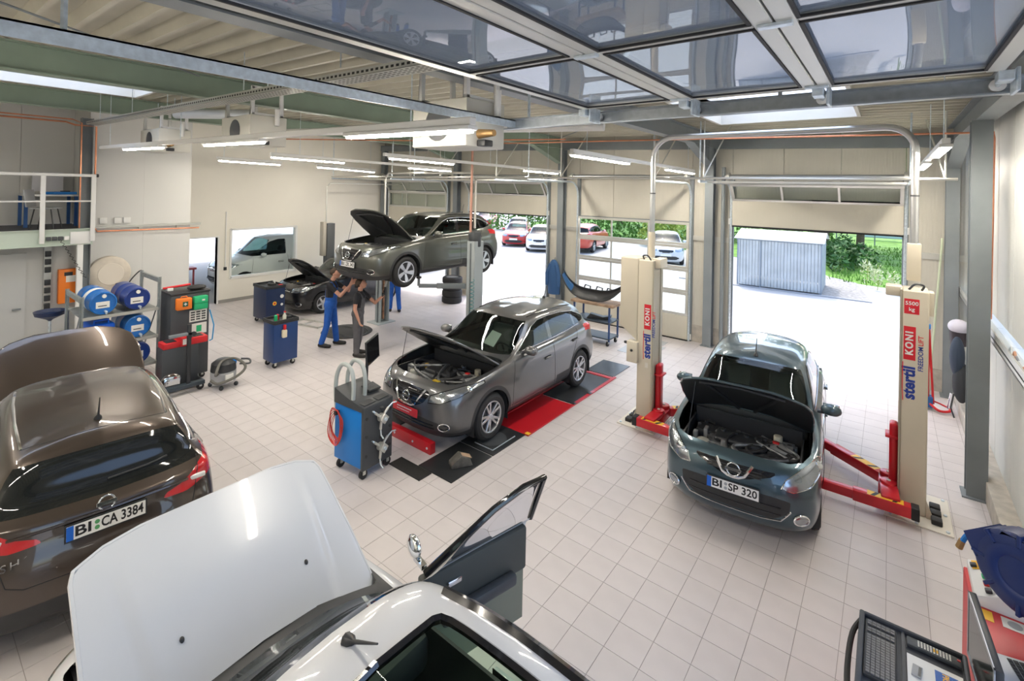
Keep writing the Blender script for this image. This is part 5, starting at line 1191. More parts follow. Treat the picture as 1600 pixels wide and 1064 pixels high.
MB().add([(w/2, -.02, h), (w/2, d_, h), (w/2, d_/2, h+.30), (w/2-.02, -.02, h), (w/2-.02, d_, h), (w/2-.02, d_/2, h+.30)], [(0, 1, 2), (3, 5, 4), (0, 3, 4, 1), (1, 4, 5, 2), (2, 5, 3, 0)]).build('gable', M_SHED, sh)
fe = thing('mesh_fence', 'thin metal fence posts at the far edge of the lawn', 'fence', (0, 43, 0))
for k in range(5): MB().tube([(-3+k*2.2, 0, 0), (-3+k*2.2, 0, 2.4)], .04, 6).build('post', M_STEEL, fe)
MB().tube([(-3, 0, .9), (5.8, 0, .9)], .02, 5).build('rail', M_STEEL, fe); MB().tube([(-3, 0, 2.3), (5.8, 0, 2.3)], .02, 5).build('rail', M_STEEL, fe)
tag(MB().bx(-2, 9, 46.9, 47.1, .6, 1.5).build('distant_barrier', mat('barrier_pale', (.55, .66, .72), .6)), 'long pale barrier in the distance beyond the fence', 'barrier')
# parked cars in the sun
M_HAT = M_MIC; LR = dict(res=(70, 44), detail=False, group='cars parked in the yard')
M_WGO = glass('parked_window', (.25, .36, .33), .30)
car('white hatchback parked nose-on behind the blue jacket column', paint('paint_pale_silver', (.70, .70, .69), .2), (-17.2, 26.1, 0), R(-62), 0, M_SWI, 'plain', 3.85, 1.695, .82, 2.43, .31, 'five', glassm=M_WGO, **LR)
car('red hatchback parked nose-on beside the white hatchback', P_RED, (-19.9, 27.2, 0), R(-62), 0, M_SWI, 'plain', 3.85, 1.695, .82, 2.43, .31, 'five', glassm=M_WGO, **LR)
car('white saloon parked in the row behind the red hatchback', P_WHITE, (-23.0, 31.5, 0), R(-62), 0, M_SWI, 'plain', 3.85, 1.695, .82, 2.43, .31, 'five', glassm=M_WGO, **LR)
car('red saloon parked far back, topmost in the second door', P_RED, (-30.5, 36.5, 0), R(-62), 0, None, 'plain', glassm=M_WGO, wheels='five', **LR)
car('white car parked behind, cut by the right edge of the second door', P_WHITE, (-19.6, 33.0, 0), R(-62), 0, M_SUV, 'plain', 4.63, 1.785, .95, 2.63, .355, 'five', glassm=M_WGO, **LR)
car('white van parked at the back left of the second door', P_WHITE, (-34, 39, 0), R(-62), 0, M_VAN, 'plain', 4.4, 1.695, .76, 2.725, .31, 'five', glassm=M_WGO, **LR)
car('red off-roader parked behind the closed glazed door', paint('paint_brick_red', (.50, .06, .035), .1), (-15.0, 28.0, 0), R(100), 0, M_SUV, 'plain', 4.63, 1.785, .95, 2.63, .355, 'five', glassm=M_WGO, **LR)
car('white estate car parked nose-on behind the beige lift column', P_WHITE, (-9.6, 26.9, 0), R(-70), 0, None, 'plain', glassm=M_WGO, wheels='five', **LR)
# next room behind the white wall: the white van
car('white delivery van seen through the window of the white wall', paint('paint_van_white', (.80, .79, .76), 0., .35), (-18.45, 9.35, 0), -PI/2, 0, M_VAN, 'plain', 4.40, 1.695, .76, 2.725, .31, 'five', res=(110, 70), glassm=glass('van_window', (.20, .30, .32), .25), front_plate=None, cut_cowl=False, name='van', cat='van', screen=glass('van_screen', (.45, .58, .50), .3), sidew=[(1.46, 1.10), (2.12, 1.42), (2.40, 1.475), (2.62, 1.475), (2.60, 1.105)])
rk = thing('covered_tyres', 'grey covered stack of tyres in the room behind the open doorway', 'tyre', (-21.2, 7.0, 0))
for k in range(4): MB().lathe([(.22, 0), (.36, .02), (.40, .09), (.40, .17), (.36, .24), (.22, .25)], 22, T(.05*(k % 2), 0, k*.25), closed=True).build('tyre', mat('tyre_dusty', (.16, .18, .17), .8), rk)
tag(MB().bx(-20.3, -19.9, 6.2, 7.3, .55, .62).bx(-20.25, -20.2, 6.25, 6.3, -.015, .55).bx(-20.0, -19.95, 7.2, 7.25, -.015, .55).build('red_bench', mat('bench_red', (.55, .10, .10), .5)), 'low red bench in the room behind the open doorway', 'bench')

sr = struct('showroom', 'bright covered room behind the white wall')
MB().bx(-26, XL-.15, 3.5, 17, 3.6, 3.8).build('roof_slab', M_LITW, sr)
for y in (3.5, 16.9): MB().bx(-26, XL-.15, y, y+.1, -.015, 3.6).build('side_wall', M_LITW, sr)
# ================================================================ people: one remeshed body each, clothes coloured on it, hair as a child
M_SKIN = mat('skin', (.52, .27, .19), .55); M_BLUEW = mat('workwear_blue', (.015, .10, .42), .8, noise=(9, .15), bump=(40, .2)); M_GREYW2 = mat('workwear_grey', (.10, .098, .105), .85, noise=(9, .15), bump=(40, .2)); M_TEE = mat('black_tshirt', (.018, .018, .022), .85); M_SHOE = mat('black_shoes', (.02, .019, .018), .6); M_HAIR = mat('dark_hair', (.045, .028, .018), .8); M_GLOVE = mat('black_glove', (.02, .02, .022), .7)
def human(label, loc_, rz, J, trousers, h=1.78, bib=True, gloves=(), tee=None):
    """J: joints in the local frame (x forward, y left)"""
    root = thing('person', label, 'person', loc_, rz); k = h/1.78
    caps = []                                                        # (p, q, r0, r1, region)
    def cap(p, q, r0, r1, reg): caps.append((np.array(p, float)*k, np.array(q, float)*k, r0*k, r1*k, reg))
    pel = J.get('pelvis', (0, 0, .96)); che = J.get('chest', (.02, 0, 1.30)); nek = J.get('neck', (.03, 0, 1.50)); hed = J.get('head', (.06, 0, 1.645))
    pv, cv = np.array(pel), np.array(che)
    cap(pv+(0, -.065, 0), pv+(0, .065, 0), .125, .125, 'leg'); cap(pv, pv*.55+cv*.45, .135, .130, 'waist'); cap(pv*.55+cv*.45+(0, -.03, 0), cv+(0, -.06, .02), .125, .115, 'chest'); cap(pv*.55+cv*.45+(0, .03, 0), cv+(0, .06, .02), .125, .115, 'chest')
    cap(cv+(0, -.13, .09), cv+(0, .13, .09), .075, .075, 'chest'); cap(cv+(0, 0, .12), nek, .065, .055, 'chest'); cap(nek, np.array(hed)-(0.02, 0, .07), .055, .055, 'skin')
    H = np.array(hed); f = np.array(J.get('face', (1., 0, 0.))); f = f/np.linalg.norm(f); sd = np.cross((0, 0, 1.), f); sd /= np.linalg.norm(sd); u = np.cross(f, sd)
    cap(H+f*.012+u*.02, H-f*.03+u*.03, .088, .088, 'skin'); cap(H+f*.035-u*.05, H+f*.03+u*.0, .058, .075, 'skin'); cap(H+f*.085-u*.015, H+f*.108-u*.025, .012, .016, 'skin')       # skull, jaw, nose
    for s_ in (1, -1): cap(H+sd*.088*s_-f*.012+u*.005, H+sd*.094*s_-f*.02-u*.03, .014, .012, 'skin')
    for s_, n in ((1, 'l'), (-1, 'r')):
        hip = pv+(0, .09*s_, -.03); kn = np.array(J['knee_'+n]); an = np.array(J['ankle_'+n]); to = np.array(J.get('toe_'+n, an+(.19, .02*s_, -.05)))
        cap(hip, kn, .098, .072, 'leg'); cap(kn, kn*.65+an*.35, .070, .070, 'leg'); cap(kn*.65+an*.35, an+(0, 0, .03), .070, .066, 'leg')
        cap(an-(.04, 0, .035), an*.5+to*.5-(0, 0, .02), .046, .050, 'shoe'); cap(an*.5+to*.5-(0, 0, .022), to, .050, .040, 'shoe'); cap(an, an-(0, 0, .03), .05, .05, 'shoe')
        sh = cv+(0, .185*s_, .12); el = np.array(J['elbow_'+n]); wr = np.array(J['wrist_'+n]); tip = np.array(J.get('hand_'+n, wr+(wr-el)/np.linalg.norm(wr-el)*.15))
        cap(sh, sh*.45+el*.55, .062, .052, 'tee'); cap(sh*.45+el*.55, el, .046, .042, 'skin'); cap(el, wr, .043, .029, 'skin')
        g_ = 'glove' if n in gloves else 'skin'
        d = (tip-wr); L = np.linalg.norm(d); d = d/L; ax = np.array(J.get('palm_'+n, (0, 1., 0.))); ax = ax-d*np.dot(ax, d); ax /= np.linalg.norm(ax); nn = np.cross(d, ax)
        pc = wr+d*.085
        for o in (-.026, 0, .026): cap(wr+d*.01+ax*o*.6, pc+ax*o, .016, .014, g_)
        for i_, (o, ln) in enumerate(((-.034, .065), (-.012, .078), (.011, .074), (.033, .058))):
            a0 = pc+ax*o; a1 = a0+d*ln*.5+nn*.012; a2 = a1+d*ln*.32+nn*.028; cap(a0, a1, .0098, .0092, g_); cap(a1, a2, .0092, .0085, g_)
        t0 = wr+d*.03+ax*(-.030); t1 = t0+d*.035-ax*.028+nn*.012; t2 = t1+d*.035-ax*.004+nn*.014; cap(t0, t1, .012, .011, g_); cap(t1, t2, .011, .0095, g_)
    mb = MB()
    for p, q, r0, r1, reg in caps:
        mb.sph(p, r0, 12, 8); mb.sph(q, r1, 12, 8)
        if np.linalg.norm(q-p) > 1e-4: mb.cyl(p, q, r0, r1, 12)
    me = bpy.data.meshes.new('tmp'); me.from_pydata(mb.v, [], mb.f); tmp = bpy.data.objects.new('tmp', me); COL.objects.link(tmp)
    r_ = tmp.modifiers.new('r', 'REMESH'); r_.mode = 'VOXEL'; r_.voxel_size = .0085; s2 = tmp.modifiers.new('s', 'SMOOTH'); s2.factor = .5; s2.iterations = 3
    dg = bpy.context.evaluated_depsgraph_get(); bm_ = bpy.data.meshes.new_from_object(tmp.evaluated_get(dg)); bpy.data.objects.remove(tmp)
    n = len(bm_.polygons); c = np.zeros(n*3); bm_.polygons.foreach_get('center', c); c = c.reshape(-1, 3); best = np.full(n, 9.); reg = np.zeros(n, int); names = ['leg', 'waist', 'chest', 'skin', 'shoe', 'tee', 'glove']
    for p, q, r0, r1, g_ in caps:
        d = q-p; l2 = d@d+1e-9; t = np.clip(((c-p)@d)/l2, 0, 1); dist = np.linalg.norm(c-p-t[:, None]*d, axis=1)-(r0+(r1-r0)*t); m = dist < best; best[m] = dist[m]; reg[m] = names.index(g_)
    x, y, z = c.T/k; cz = che[2]
    mi = np.select([reg == 3, reg == 4, reg == 6, reg == 0, reg == 1, reg == 5], [0, 3, 4, 1, 1, 2], 2)
    if bib:
        rel = x-np.interp(z, [pel[2], cz], [pel[0], che[0]])
        mi = np.where((reg == 2) & (np.abs(np.abs(y)-.085) < .022) & (z > cz-.2), 1, mi); mi = np.where((reg == 2) & (rel > .03) & (np.abs(y) < .12) & (z < cz+.02), 1, mi); mi = np.where((reg == 2) & (z < cz-.17), 1, mi)
    for m in (M_SKIN, trousers, tee or M_TEE, M_SHOE, M_GLOVE): bm_.materials.append(m)
    bm_.polygons.foreach_set('material_index', mi.astype(np.int32)); bm_.polygons.foreach_set('use_smooth', np.ones(n, bool)); bm_.name = 'body'
    link(bpy.data.objects.new('body', bm_), root)
    Hk = H*k; Fm = Matrix(((f[0], sd[0], u[0], Hk[0]), (f[1], sd[1], u[1], Hk[1]), (f[2], sd[2], u[2], Hk[2]), (0, 0, 0, 1)))
    hb = MB(); hb.sph((-.026, 0, .036), (.108, .101, .098), 18, 12); hb.v = [((a if not (a > .03 and c_ < .085) else .03), b_, max(c_, -.045 if a < -.03 else .05 if a > .02 else .0)) for a, b_, c_ in hb.v]
    hb.v = [tuple(Fm @ Vector(p)) for p in hb.v]; hb.build('hair', M_HAIR, root, ang=60)
    for s_ in (1, -1): MB().sph(tuple(Fm @ Vector((.088, s_*.033, .008))), .009, 8, 6).build('eye', M_INK, root)
    MB().box((.0, 0, 0), (.012, .042, .008), 0, Fm @ T(.092, 0, -.058)).build('mouth', mat('lips', (.35, .14, .12), .6), root)
    return root
st = dict(knee_l=(.06, .11, .50), knee_r=(-.03, -.12, .50), ankle_l=(.10, .13, .09), ankle_r=(-.14, -.13, .09))
human('mechanic in blue dungarees and black T-shirt reaching up under the raised car', (-10.22, 6.62, 0), R(36), dict(st, head=(.10, 0, 1.65), face=(1, -.1, .05), elbow_l=(.34, .17, 1.24), wrist_l=(.46, .03, 1.47), elbow_r=(.30, -.22, 1.20), wrist_r=(.50, -.10, 1.44), palm_l=(0, 0, 1), palm_r=(0, 0, 1)), M_BLUEW, 1.83)
human('mechanic in grey dungarees and black T-shirt holding up a lamp', (-9.22, 6.66, 0), R(34), dict(knee_l=(.03, .10, .50), knee_r=(.02, -.11, .50), ankle_l=(-.05, .12, .09), ankle_r=(.03, -.13, .09), head=(.07, 0, 1.62), chest=(.03, 0, 1.28), neck=(.04, 0, 1.47), face=(1, .15, .25), elbow_l=(.33, .20, 1.16), wrist_l=(.52, .12, 1.33), hand_l=(.60, .10, 1.46), elbow_r=(.02, -.25, 1.10), wrist_r=(.12, -.26, .86)), M_GREYW2, 1.74, gloves=('l',))
human('mechanic in blue trousers bending behind the raised car, only legs showing', (-11.62, 9.68, 0), R(150), dict(knee_l=(.05, .10, .50), knee_r=(-.02, -.11, .49), ankle_l=(.02, .12, .09), ankle_r=(-.12, -.13, .09), chest=(.20, 0, 1.24), neck=(.33, 0, 1.40), head=(.40, 0, 1.52), face=(1, 0, .2), elbow_l=(.42, .22, 1.10), wrist_l=(.60, .15, 1.25), elbow_r=(.40, -.22, 1.08), wrist_r=(.58, -.15, 1.22)), M_BLUEW, 1.78, tee=mat('navy_shirt', (.02, .025, .05), .85))
t = thing('work_lamp', 'slim dark inspection lamp held up by the mechanic in grey', 'lamp', (-8.82, 7.06, 1.40), R(34))
MB().tube([(0, 0, -.06), (.02, 0, .12)], .022, 8).build('handle', M_BLK, t); MB().tube([(.02, 0, .12), (.05, 0, .30)], .026, 8).build('lamp_head', mat('lamp_grey', (.45, .45, .43), .4), t)
t = thing('hand_tool', 'dark hand tool held up by the mechanic in blue', 'tool', (-9.72, 6.98, 1.46), R(36)); MB().bx(-.05, .22, -.05, .05, -.09, .09).build('tool_body', M_BLK, t, bevel=.03); MB().tube([(.0, 0, .08), (.10, 0, .22)], .012, 6).build('tool_rod', M_ALU, t)
# ================================================================ workshop equipment
M_CBLUE = mat('cart_blue', (.012, .045, .16), .4, coat=.2); M_CNAVY = mat('cart_navy', (.010, .022, .07), .42); M_SBLUE = mat('machine_blue', (.01, .20, .62), .4); M_CHAR = mat('machine_charcoal', (.055, .06, .066), .45, bump=(90, .15))
M_RED = mat('signal_red', (.60, .02, .025), .4); M_ORANGE = mat('box_orange', (.80, .20, .02), .45); M_GREEN = mat('box_green', (.02, .42, .17), .45); M_GREYP = mat('grey_plastic', (.36, .37, .38), .45); M_LTG = mat('light_grey_tube', (.46, .50, .49), .4); M_WOOD = mat('worn_board', (.34, .23, .15), .75, noise=(8, .3)); M_LBL = mat('paper_label', (.74, .73, .68), .6); M_DRUM = mat('drum_blue', (.008, .13, .44), .35, coat=.3); M_DRUMN = mat('drum_navy', (.010, .035, .20), .35, coat=.3); M_JERRY = mat('jerrycan_blue', (.005, .10, .60), .4)
def castor(parent, x, y, r=.05, z=None):
    c = MB().cyl((x-.018, y, r), (x+.018, y, r), r, n=14).build('castor', M_RUB, parent); MB().bx(x-.03, x+.03, y-.02, y+.02, r, 2*r+.02).build('castor_fork', M_ALU, c); return c
def tool_cart(label, loc_, rz, w, d, h, m, items):
    t = thing('tool_cart', label, 'tool cart', loc_, rz, 'blue tool carts')
    MB().bx(-w/2, w/2, -d/2, d/2, .12, h-.03).build('cabinet', m, t, bevel=.015)
    for k, z in enumerate(np.linspace(.18, h-.16, 6)): 
        dr = MB().bx(-w/2-.008, -w/2+.01, -d/2+.03, d/2-.03, z, z+(h-.30)/6-.012).build('drawer', m, t, bevel=.004, seg=1); MB().bx(-w/2-.018, -w/2-.006, -d/2+.08, d/2-.08, z+.07, z+.085).build('handle', M_ALU, dr)
    tr = MB(); tr.bx(-w/2-.01, w/2+.01, -d/2-.01, d/2+.01, h-.03, h); 
    for q in ((-w/2-.01, -w/2+.01, -d/2-.01, d/2+.01), (w/2-.01, w/2+.01, -d/2-.01, d/2+.01), (-w/2, w/2, -d/2-.01, -d/2+.01), (-w/2, w/2, d/2-.01, d/2+.01)): tr.bx(*q, h, h+.05)
    tr.build('tray_top', M_BLK, t, bevel=.004, seg=1)
    for sx in (-1, 1):
        for sy in (-1, 1): castor(t, sx*(w/2-.07), sy*(d/2-.07))
    for nm, lab, cat, m_, x, y, s_ in items:
        c, sn = math.cos(rz), math.sin(rz); o = thing(nm, lab, cat, (loc_[0]+c*x-sn*y, loc_[1]+sn*x+c*y, h+.0015), rz)
        if nm == 'spray_bottle': MB().lathe([(0, 0), (s_*.4, 0), (s_*.42, s_*1.1), (s_*.15, s_*1.5), (s_*.15, s_*1.8), (0, s_*1.8)], 14).build('bottle', m_, o); MB().bx(-s_*.2, s_*.5, -s_*.12, s_*.12, s_*1.8, s_*2.1).build('nozzle', M_RED, o, bevel=.004)
        elif nm == 'can': MB().lathe([(0, 0), (s_*.5, 0), (s_*.5, s_*1.6), (s_*.3, s_*1.8), (0, s_*1.8)], 14).build('can_body', m_, o)
        else: MB().bx(-s_, s_, -s_*.5, s_*.5, 0, s_*.6).build('tool_body', m_, o, bevel=s_*.1); MB().tube([(-s_*.8, 0, s_*.6), (s_*.3, s_*.2, s_*.75)], s_*.12, 8).build('tool_grip', M_BLK, o)
    return t
c1 = tool_cart('small navy blue tool cart with bottles, nearest the brown car', (-9.95, 5.28, 0), 0, .44, .52, .93, M_CBLUE, [('can', 'green spray can on the nearer blue tool cart', 'can', M_GREEN, .05, -.14, .07), ('can', 'red and white can on the nearer blue tool cart', 'can', M_RED, -.05, -.05, .06), ('spray_bottle', 'pale spray bottle standing on the nearer tool cart', 'bottle', mat('bottle_pale', (.62, .62, .52), .4), .10, .02, .09), ('power_tool', 'black power tool lying on the nearer tool cart', 'tool', M_BLK, -.02, .15, .10)])
o = thing('spray_bottle', 'cream spray bottle with red top hanging on the nearer tool cart', 'bottle', (-9.7235, 5.22, .62)); MB().bx(-.005, .07, -.05, .05, 0, .16).build('bottle', mat('bottle_cream', (.70, .62, .45), .4), o, bevel=.02); MB().bx(.01, .06, -.02, .03, .16, .26).build('nozzle', M_RED, o, bevel=.01)
c2 = tool_cart('large blue tool cart with stickers in front of the window wall', (-13.25, 6.68, 0), 0, .72, .52, .98, M_CNAVY, [('power_tool', 'dark tool with a red grip lying on the tool cart by the window wall', 'tool', M_BLK, .10, .02, .13), ('can', 'white can on the tool cart by the window wall', 'can', M_LITW, -.05, .16, .06), ('power_tool', 'red tool at the edge of the tool cart by the window wall', 'tool', M_RED, .25, .19, .07)])
for k, (y, z, r, m) in enumerate(((-.03, .55, .055, M_YEL), (.17, .50, .035, M_LBL), (.17, .72, .05, M_LBL))): MB().cyl((.36, y, z), (.364, y, z), r, n=18).build('sticker', m, c2)
MB().cyl((.364, -.03, .55), (.366, -.03, .55), .028, n=14).build('sticker_centre', M_RED, c2)
# ---------------------------------------------------------------- wheel alignment machine
t = thing('alignment_machine', 'blue and charcoal wheel alignment machine with monitor and keyboard', 'machine', (-5.52, 4.12, 0), R(4))
MB().bx(-.30, .24, -.24, .235, .13, .86).build('cabinet', M_SBLUE, t, bevel=.012); MB().bx(.24, .29, -.25, .25, .12, .90).build('side_panel', M_CHAR, t, bevel=.012)
co_ = MB().prism([(-.31, .86), (.29, .86), (.29, .93), (.02, .97), (-.31, 1.06)], -.25, .25, Matrix(((1, 0, 0, 0), (0, 0, 1, 0), (0, 1, 0, 0), (0, 0, 0, 1)))).build('console', M_CHAR, t, bevel=.01)
Mk = T(-.02, .132, 1.005) @ RY(R(11)); kb = MB().bx(-.09, .09, -.10, .10, 0, .018, Mk).build('keyboard', M_BLK, t, bevel=.004)
mbk = MB()
for a in range(5):
    for c in range(9): mbk.bx(-.075+a*.031, -.05+a*.031, -.095+c*.0213, -.078+c*.0213, .018, .024, Mk)
tag(mbk.build('key_block', M_DGREY, kb), kind='stuff')
for y in (-.13, .10): MB().bx(.12, .26, y-.09, y+.10, .94, .952).build('tray_recess', M_BLK, t, bevel=.003, seg=1)
for y in (-.21, -.02): MB().tube(bez([(-.30, y, .72), (-.33, y, 1.0), (-.31, y, 1.22), (-.20, y, 1.38), (-.04, y, 1.36), (.03, y, 1.2), (.03, y, .93)], 36), .028, 10).build('grab_handle', M_LTG, t)
mo_ = thing('monitor', 'dark flat monitor standing on the alignment machine', 'monitor', (-5.741, 4.405, 1.045), R(4)); MB().tube([(0, -.10, 0), (0, -.09, .26), (0, .0, .34)], .022, 8).build('stand', M_BLK, mo_); Mm = T(0, .0, .40) @ RZ(R(-62)) @ RX(R(4))
MB().bx(-.24, .24, -.012, .012, -.17, .17, Mm).build('housing', M_BLK, mo_, bevel=.006); MB().bx(-.225, .225, .0125, .0135, -.15, .15, Mm).build('screen', M_GLOSSB, mo_); MB().bx(-.24, .24, -.018, -.012, .165, .172, Mm).build('bezel', M_ALU, mo_)
for z in (.30, .55, .78):
    for y in (-.2, .2): MB().cyl((.29, y, z), (.296, y, z), .022, n=12).build('cap', M_BLK, t)
for sx, sy in ((-.22, -.19), (.24, -.2), (-.22, .19), (.24, .2)): castor(t, sx, sy, .06)
def clamp(z, lab):
    c = thing('wheel_clamp', lab, 'wheel clamp', (-5.215, 4.15, z), R(4), 'wheel clamps'); hub = MB().cyl((0, 0, 0), (.07, 0, 0), .055, .05, 16).bx(.06, .10, -.05, .05, -.05, .05, RX(R(45))).build('hub', M_ALU, c, bevel=.006)
    MB().cyl((.10, 0, 0), (.125, 0, 0), .022, n=12).build('spindle', M_GALV, c)
    for a in (R(40), R(140), R(265)):
        d = Vector((0, math.cos(a), math.sin(a))); MB().tube([Vector((.03, 0, 0))+d*.04, Vector((.03, 0, 0))+d*.15], .017, 8).build('arm', M_ALU, c)
        MB().tube([Vector((.03, 0, 0))+d*.14, Vector((.05, 0, 0))+d*.22, Vector((.10, 0, 0))+d*.25], .010, 7).build('claw', M_GALV, c)
    MB().cyl((.03, .0, .08), (.03, 0, .12), .008, n=8).cyl((.03, 0, .12), (.03, 0, .135), .028, n=12).build('knob', M_BLK, c); return c
clamp(.74, 'upper silver wheel clamp hanging on the alignment machine'); clamp(.36, 'lower silver wheel clamp hanging on the alignment machine')
rc = thing('cable_coil', 'coiled red cable hanging on the blue side of the alignment machine', 'cable', (-5.72, 3.86, .58), R(4))
for k in range(7): MB().tube([(.10*math.cos(a)*(1+.05*k)+.02*math.sin(3*a+k), -.015-.008*k, (.17+.012*k)*math.sin(a)) for a in np.linspace(0, 2*PI, 30)[:-1]], .006, 5, True).build('cable_loop', mat('cable_red', (.62, .06, .04), .45), rc)
MB().bx(-.02, .02, -.06, .0, .15, .2).build('hook', M_BLK, rc)
# ---------------------------------------------------------------- ramp plates under the grey car
M_PLB = mat('ramp_plate_black', (.028, .03, .032), .28, noise=(3, .2)); M_RRED = mat('ramp_red', (.50, .012, .02), .32, coat=.3)
def runway(xc, label):
    r = thing('ramp_runway', label, 'ramp', (xc, 4.6, 0), 0, 'red ramp runways'); w = .34
    for y0, y1, m, z, nm in ((.0, .82, M_PLB, .012, 'end_plate'), (.84, 1.62, M_PLB, .014, 'turntable'), (1.62, 3.02, M_RRED, .014, 'cover_plate'), (3.06, 4.52, M_PLB, .016, 'slide_plate'), (4.56, 4.66, M_RRED, .016, 'cross_bar'), (4.70, 5.50, M_PLB, .012, 'rear_plate')):
        MB().bx(-w+.03, w-.03, y0, y1, 0.0, z).build(nm, m, r, bevel=.003, seg=1)
    for sx in (-1, 1): MB().bx(sx*w-.03, sx*w+.03, 1.62, 4.7, 0, .022).build('edge_rail', M_RRED, r, bevel=.003, seg=1)
    for y in (1.62, 3.02, 3.6): MB().bx(w-.04, w+.03, y, y+.07, .022, .03).build('end_stop', M_YEL if y < 2 else M_PLB, r)
    MB().cyl((0, 1.2, .014), (0, 1.2, .02), .22, n=32).build('turning_disc', mat('turntable_grey', (.12, .13, .14), .35, .5), r)
    MB().tube([(-.1, .92, .03), (.24, .92, .03), (.24, 1.45, .03)], .008, 5).build('lock_pin', M_GALV, r)
    return r
runway(-4.64, 'red and black ramp runway under the near wheels of the grey car'); runway(-6.32, 'red and black ramp runway under the far wheels of the grey car')
t = thing('ramp_beam', 'red cross beam lying under the front bumper of the grey car', 'beam', (-5.48, 4.93, 0)); MB().bx(-.47, .47, -.05, .05, .0, .16).build('beam', M_RRED, t, bevel=.01); 
for x in (-.3, .1, .4): MB().cyl((x, -.05, .08), (x, -.058, .08), .016, n=8).build('bolt', M_GALV, t)
t = thing('rubber_mat', 'black ribbed rubber mat on the floor in front of the near runway', 'mat', (-4.98, 4.55, 0)); MB().bx(-.30, .30, -.18, .04, 0, .012).build('mat', M_RUB, t)
for k in range(10): MB().bx(-.29, .29, -.17+k*.021, -.162+k*.021, .012, .016).build('rib', M_RUB, t)
t = thing('wheel_chock', 'dusty grey wheel chock lying on the black end plate', 'wheel chock', (-4.52, 4.98, .0135), R(60)); MB().prism([(-.15, 0), (.15, 0), (.11, .10), (-.02, .15), (-.15, .05)], -.08, .08, RX(PI/2)).build('wedge', mat('chock_rubber', (.10, .095, .085), .8, noise=(12, .3)), t, bevel=.01); MB().bx(-.04, .10, -.05, .05, .125, .135, T(0, 0, -.0) @ RY(R(18))).build('label', M_WOOD, t)
# ---------------------------------------------------------------- oil rack with drums
rk = thing('drum_rack', 'galvanised shelf rack carrying the blue oil drums', 'rack', (-11.05, 2.70, 0))
M_RK = mat('rack_galv', (.33, .36, .36), .45, .6, noise=(9, .15))
for x in (-.5, .5):
    for y in (-.56, .56):
        p = MB(); p.bx(x-.025, x+.025, y-.004, y+.004, 0, 2.0 if y > 0 else 1.8); p.bx(x-.025, x-.019, y-.03, y+.03, 0, 2.0 if y > 0 else 1.8); p.build('post', M_RK, rk)
for z in (.42, .90, 1.40):
    for x in (-.5, .5): MB().bx(x-.02, x+.02, -.55, .55, z, z+.05).build('shelf_beam', mat('rack_beam', (.42, .43, .40), .5, .3), rk)
    MB().bx(-.5, .5, -.55, .55, z+.02, z+.03).build('shelf', M_RK, rk)
for y in (-.56, .56): MB().tube([(-.5, y, .3), (.5, y, 1.6)], .012, 6).build('brace', M_RK, rk); MB().bx(-.5, .5, y-.02, y+.02, 1.70 if y < 0 else 1.9, 1.78 if y < 0 else 1.98).build('side_bar', M_RK, rk)
def drum(y, z, m, label, tilt=0, band=None):
    d = thing('oil_drum', label, 'drum', (-10.98, y, z), 0, 'blue oil drums'); M = RY(PI/2) @ RZ(tilt); r = .195; h = .86
    MB().lathe([(0, .02), (r-.03, .02), (r-.02, 0), (r, .01), (r, .28), (r+.008, .30), (r, .32), (r, .56), (r+.008, .58), (r, .60), (r, h-.01), (r-.02, h), (r-.025, h-.02), (0, h-.02)], 30, T(-.43, 0, r) @ RY(PI/2)).build('shell', m, d)
    if band: MB().lathe([(r+.002, .40), (r+.003, .40), (r+.003, .54), (r+.002, .54)], 30, T(-.43, 0, r) @ RY(PI/2)).build('paint_band', M_LBL, d)
    X = .43-.019
    MB().bx(X, X+.003, -.10, .09, .11, .22, T(0, 0, 0) @ RX(0)).build('label', M_LBL, d); MB().bx(X+.003, X+.004, -.07, .05, .14, .155).build('label_print', M_INK, d); 
    MB().cyl((X, .01, .315), (X+.025, .01, .315), .032, n=14).build('bung', M_LBL, d); tp = MB().cyl((X, .03, .05), (X+.075, .03, .05), .02, n=10).build('tap', M_GALV, d); MB().cyl((X+.075, .03, .06), (X+.075, .03, .01), .013, n=8).build('spout', M_GALV, tp); return d
drum(2.43, 1.462, M_DRUM, 'bright blue oil drum with pale band, top shelf left', band=True); drum(2.92, 1.462, M_DRUMN, 'navy oil drum with white label, top shelf right'); drum(2.94, .962, M_DRUM, 'bright blue oil drum on the middle shelf right'); d_ = drum(2.94, .482, M_DRUMN, 'navy oil drum with red and white label on the bottom shelf right'); MB().bx(.4145, .4165, -.10, -.02, .115, .145).build('label_stripe', M_RED, d_); drum(2.44, .482, M_DRUMN, 'dark navy drum on the bottom shelf, half hidden by the brown bonnet')
j = thing('jerrycan', 'bright blue plastic jerrycan on the middle shelf left', 'canister', (-10.87, 2.45, .9315)); MB().bx(-.22, .28, -.20, .17, 0, .36).build('canister', M_JERRY, j, bevel=.05, seg=3); MB().tube([(.2, -.12, .34), (.22, -.12, .42), (.22, .08, .42), (.2, .08, .34)], .018, 8).build('handle', M_JERRY, j); MB().bx(.281, .29, -.12, -.06, .06, .30).build('rib', M_DRUM, j, bevel=.004); MB().bx(.281, .29, .02, .08, .06, .30).build('rib', M_DRUM, j, bevel=.004)
b_ = thing('red_bucket', 'red bucket with white rags standing under the drum rack', 'bucket', (-10.72, 2.98, .0)); MB().lathe([(0, 0), (.14, 0), (.18, .26), (.165, .26), (.13, .02), (0, .02)], 22).build('bucket', M_RED, b_); MB().sph((-.02, -.03, .25), (.12, .11, .06), 12, 8).build('rags', M_LBL, b_); MB().tube([(0, -.18, .25), (.1, -.1, .33), (.1, .1, .33), (0, .18, .25)], .005, 5).build('handle', M_ALU, b_)
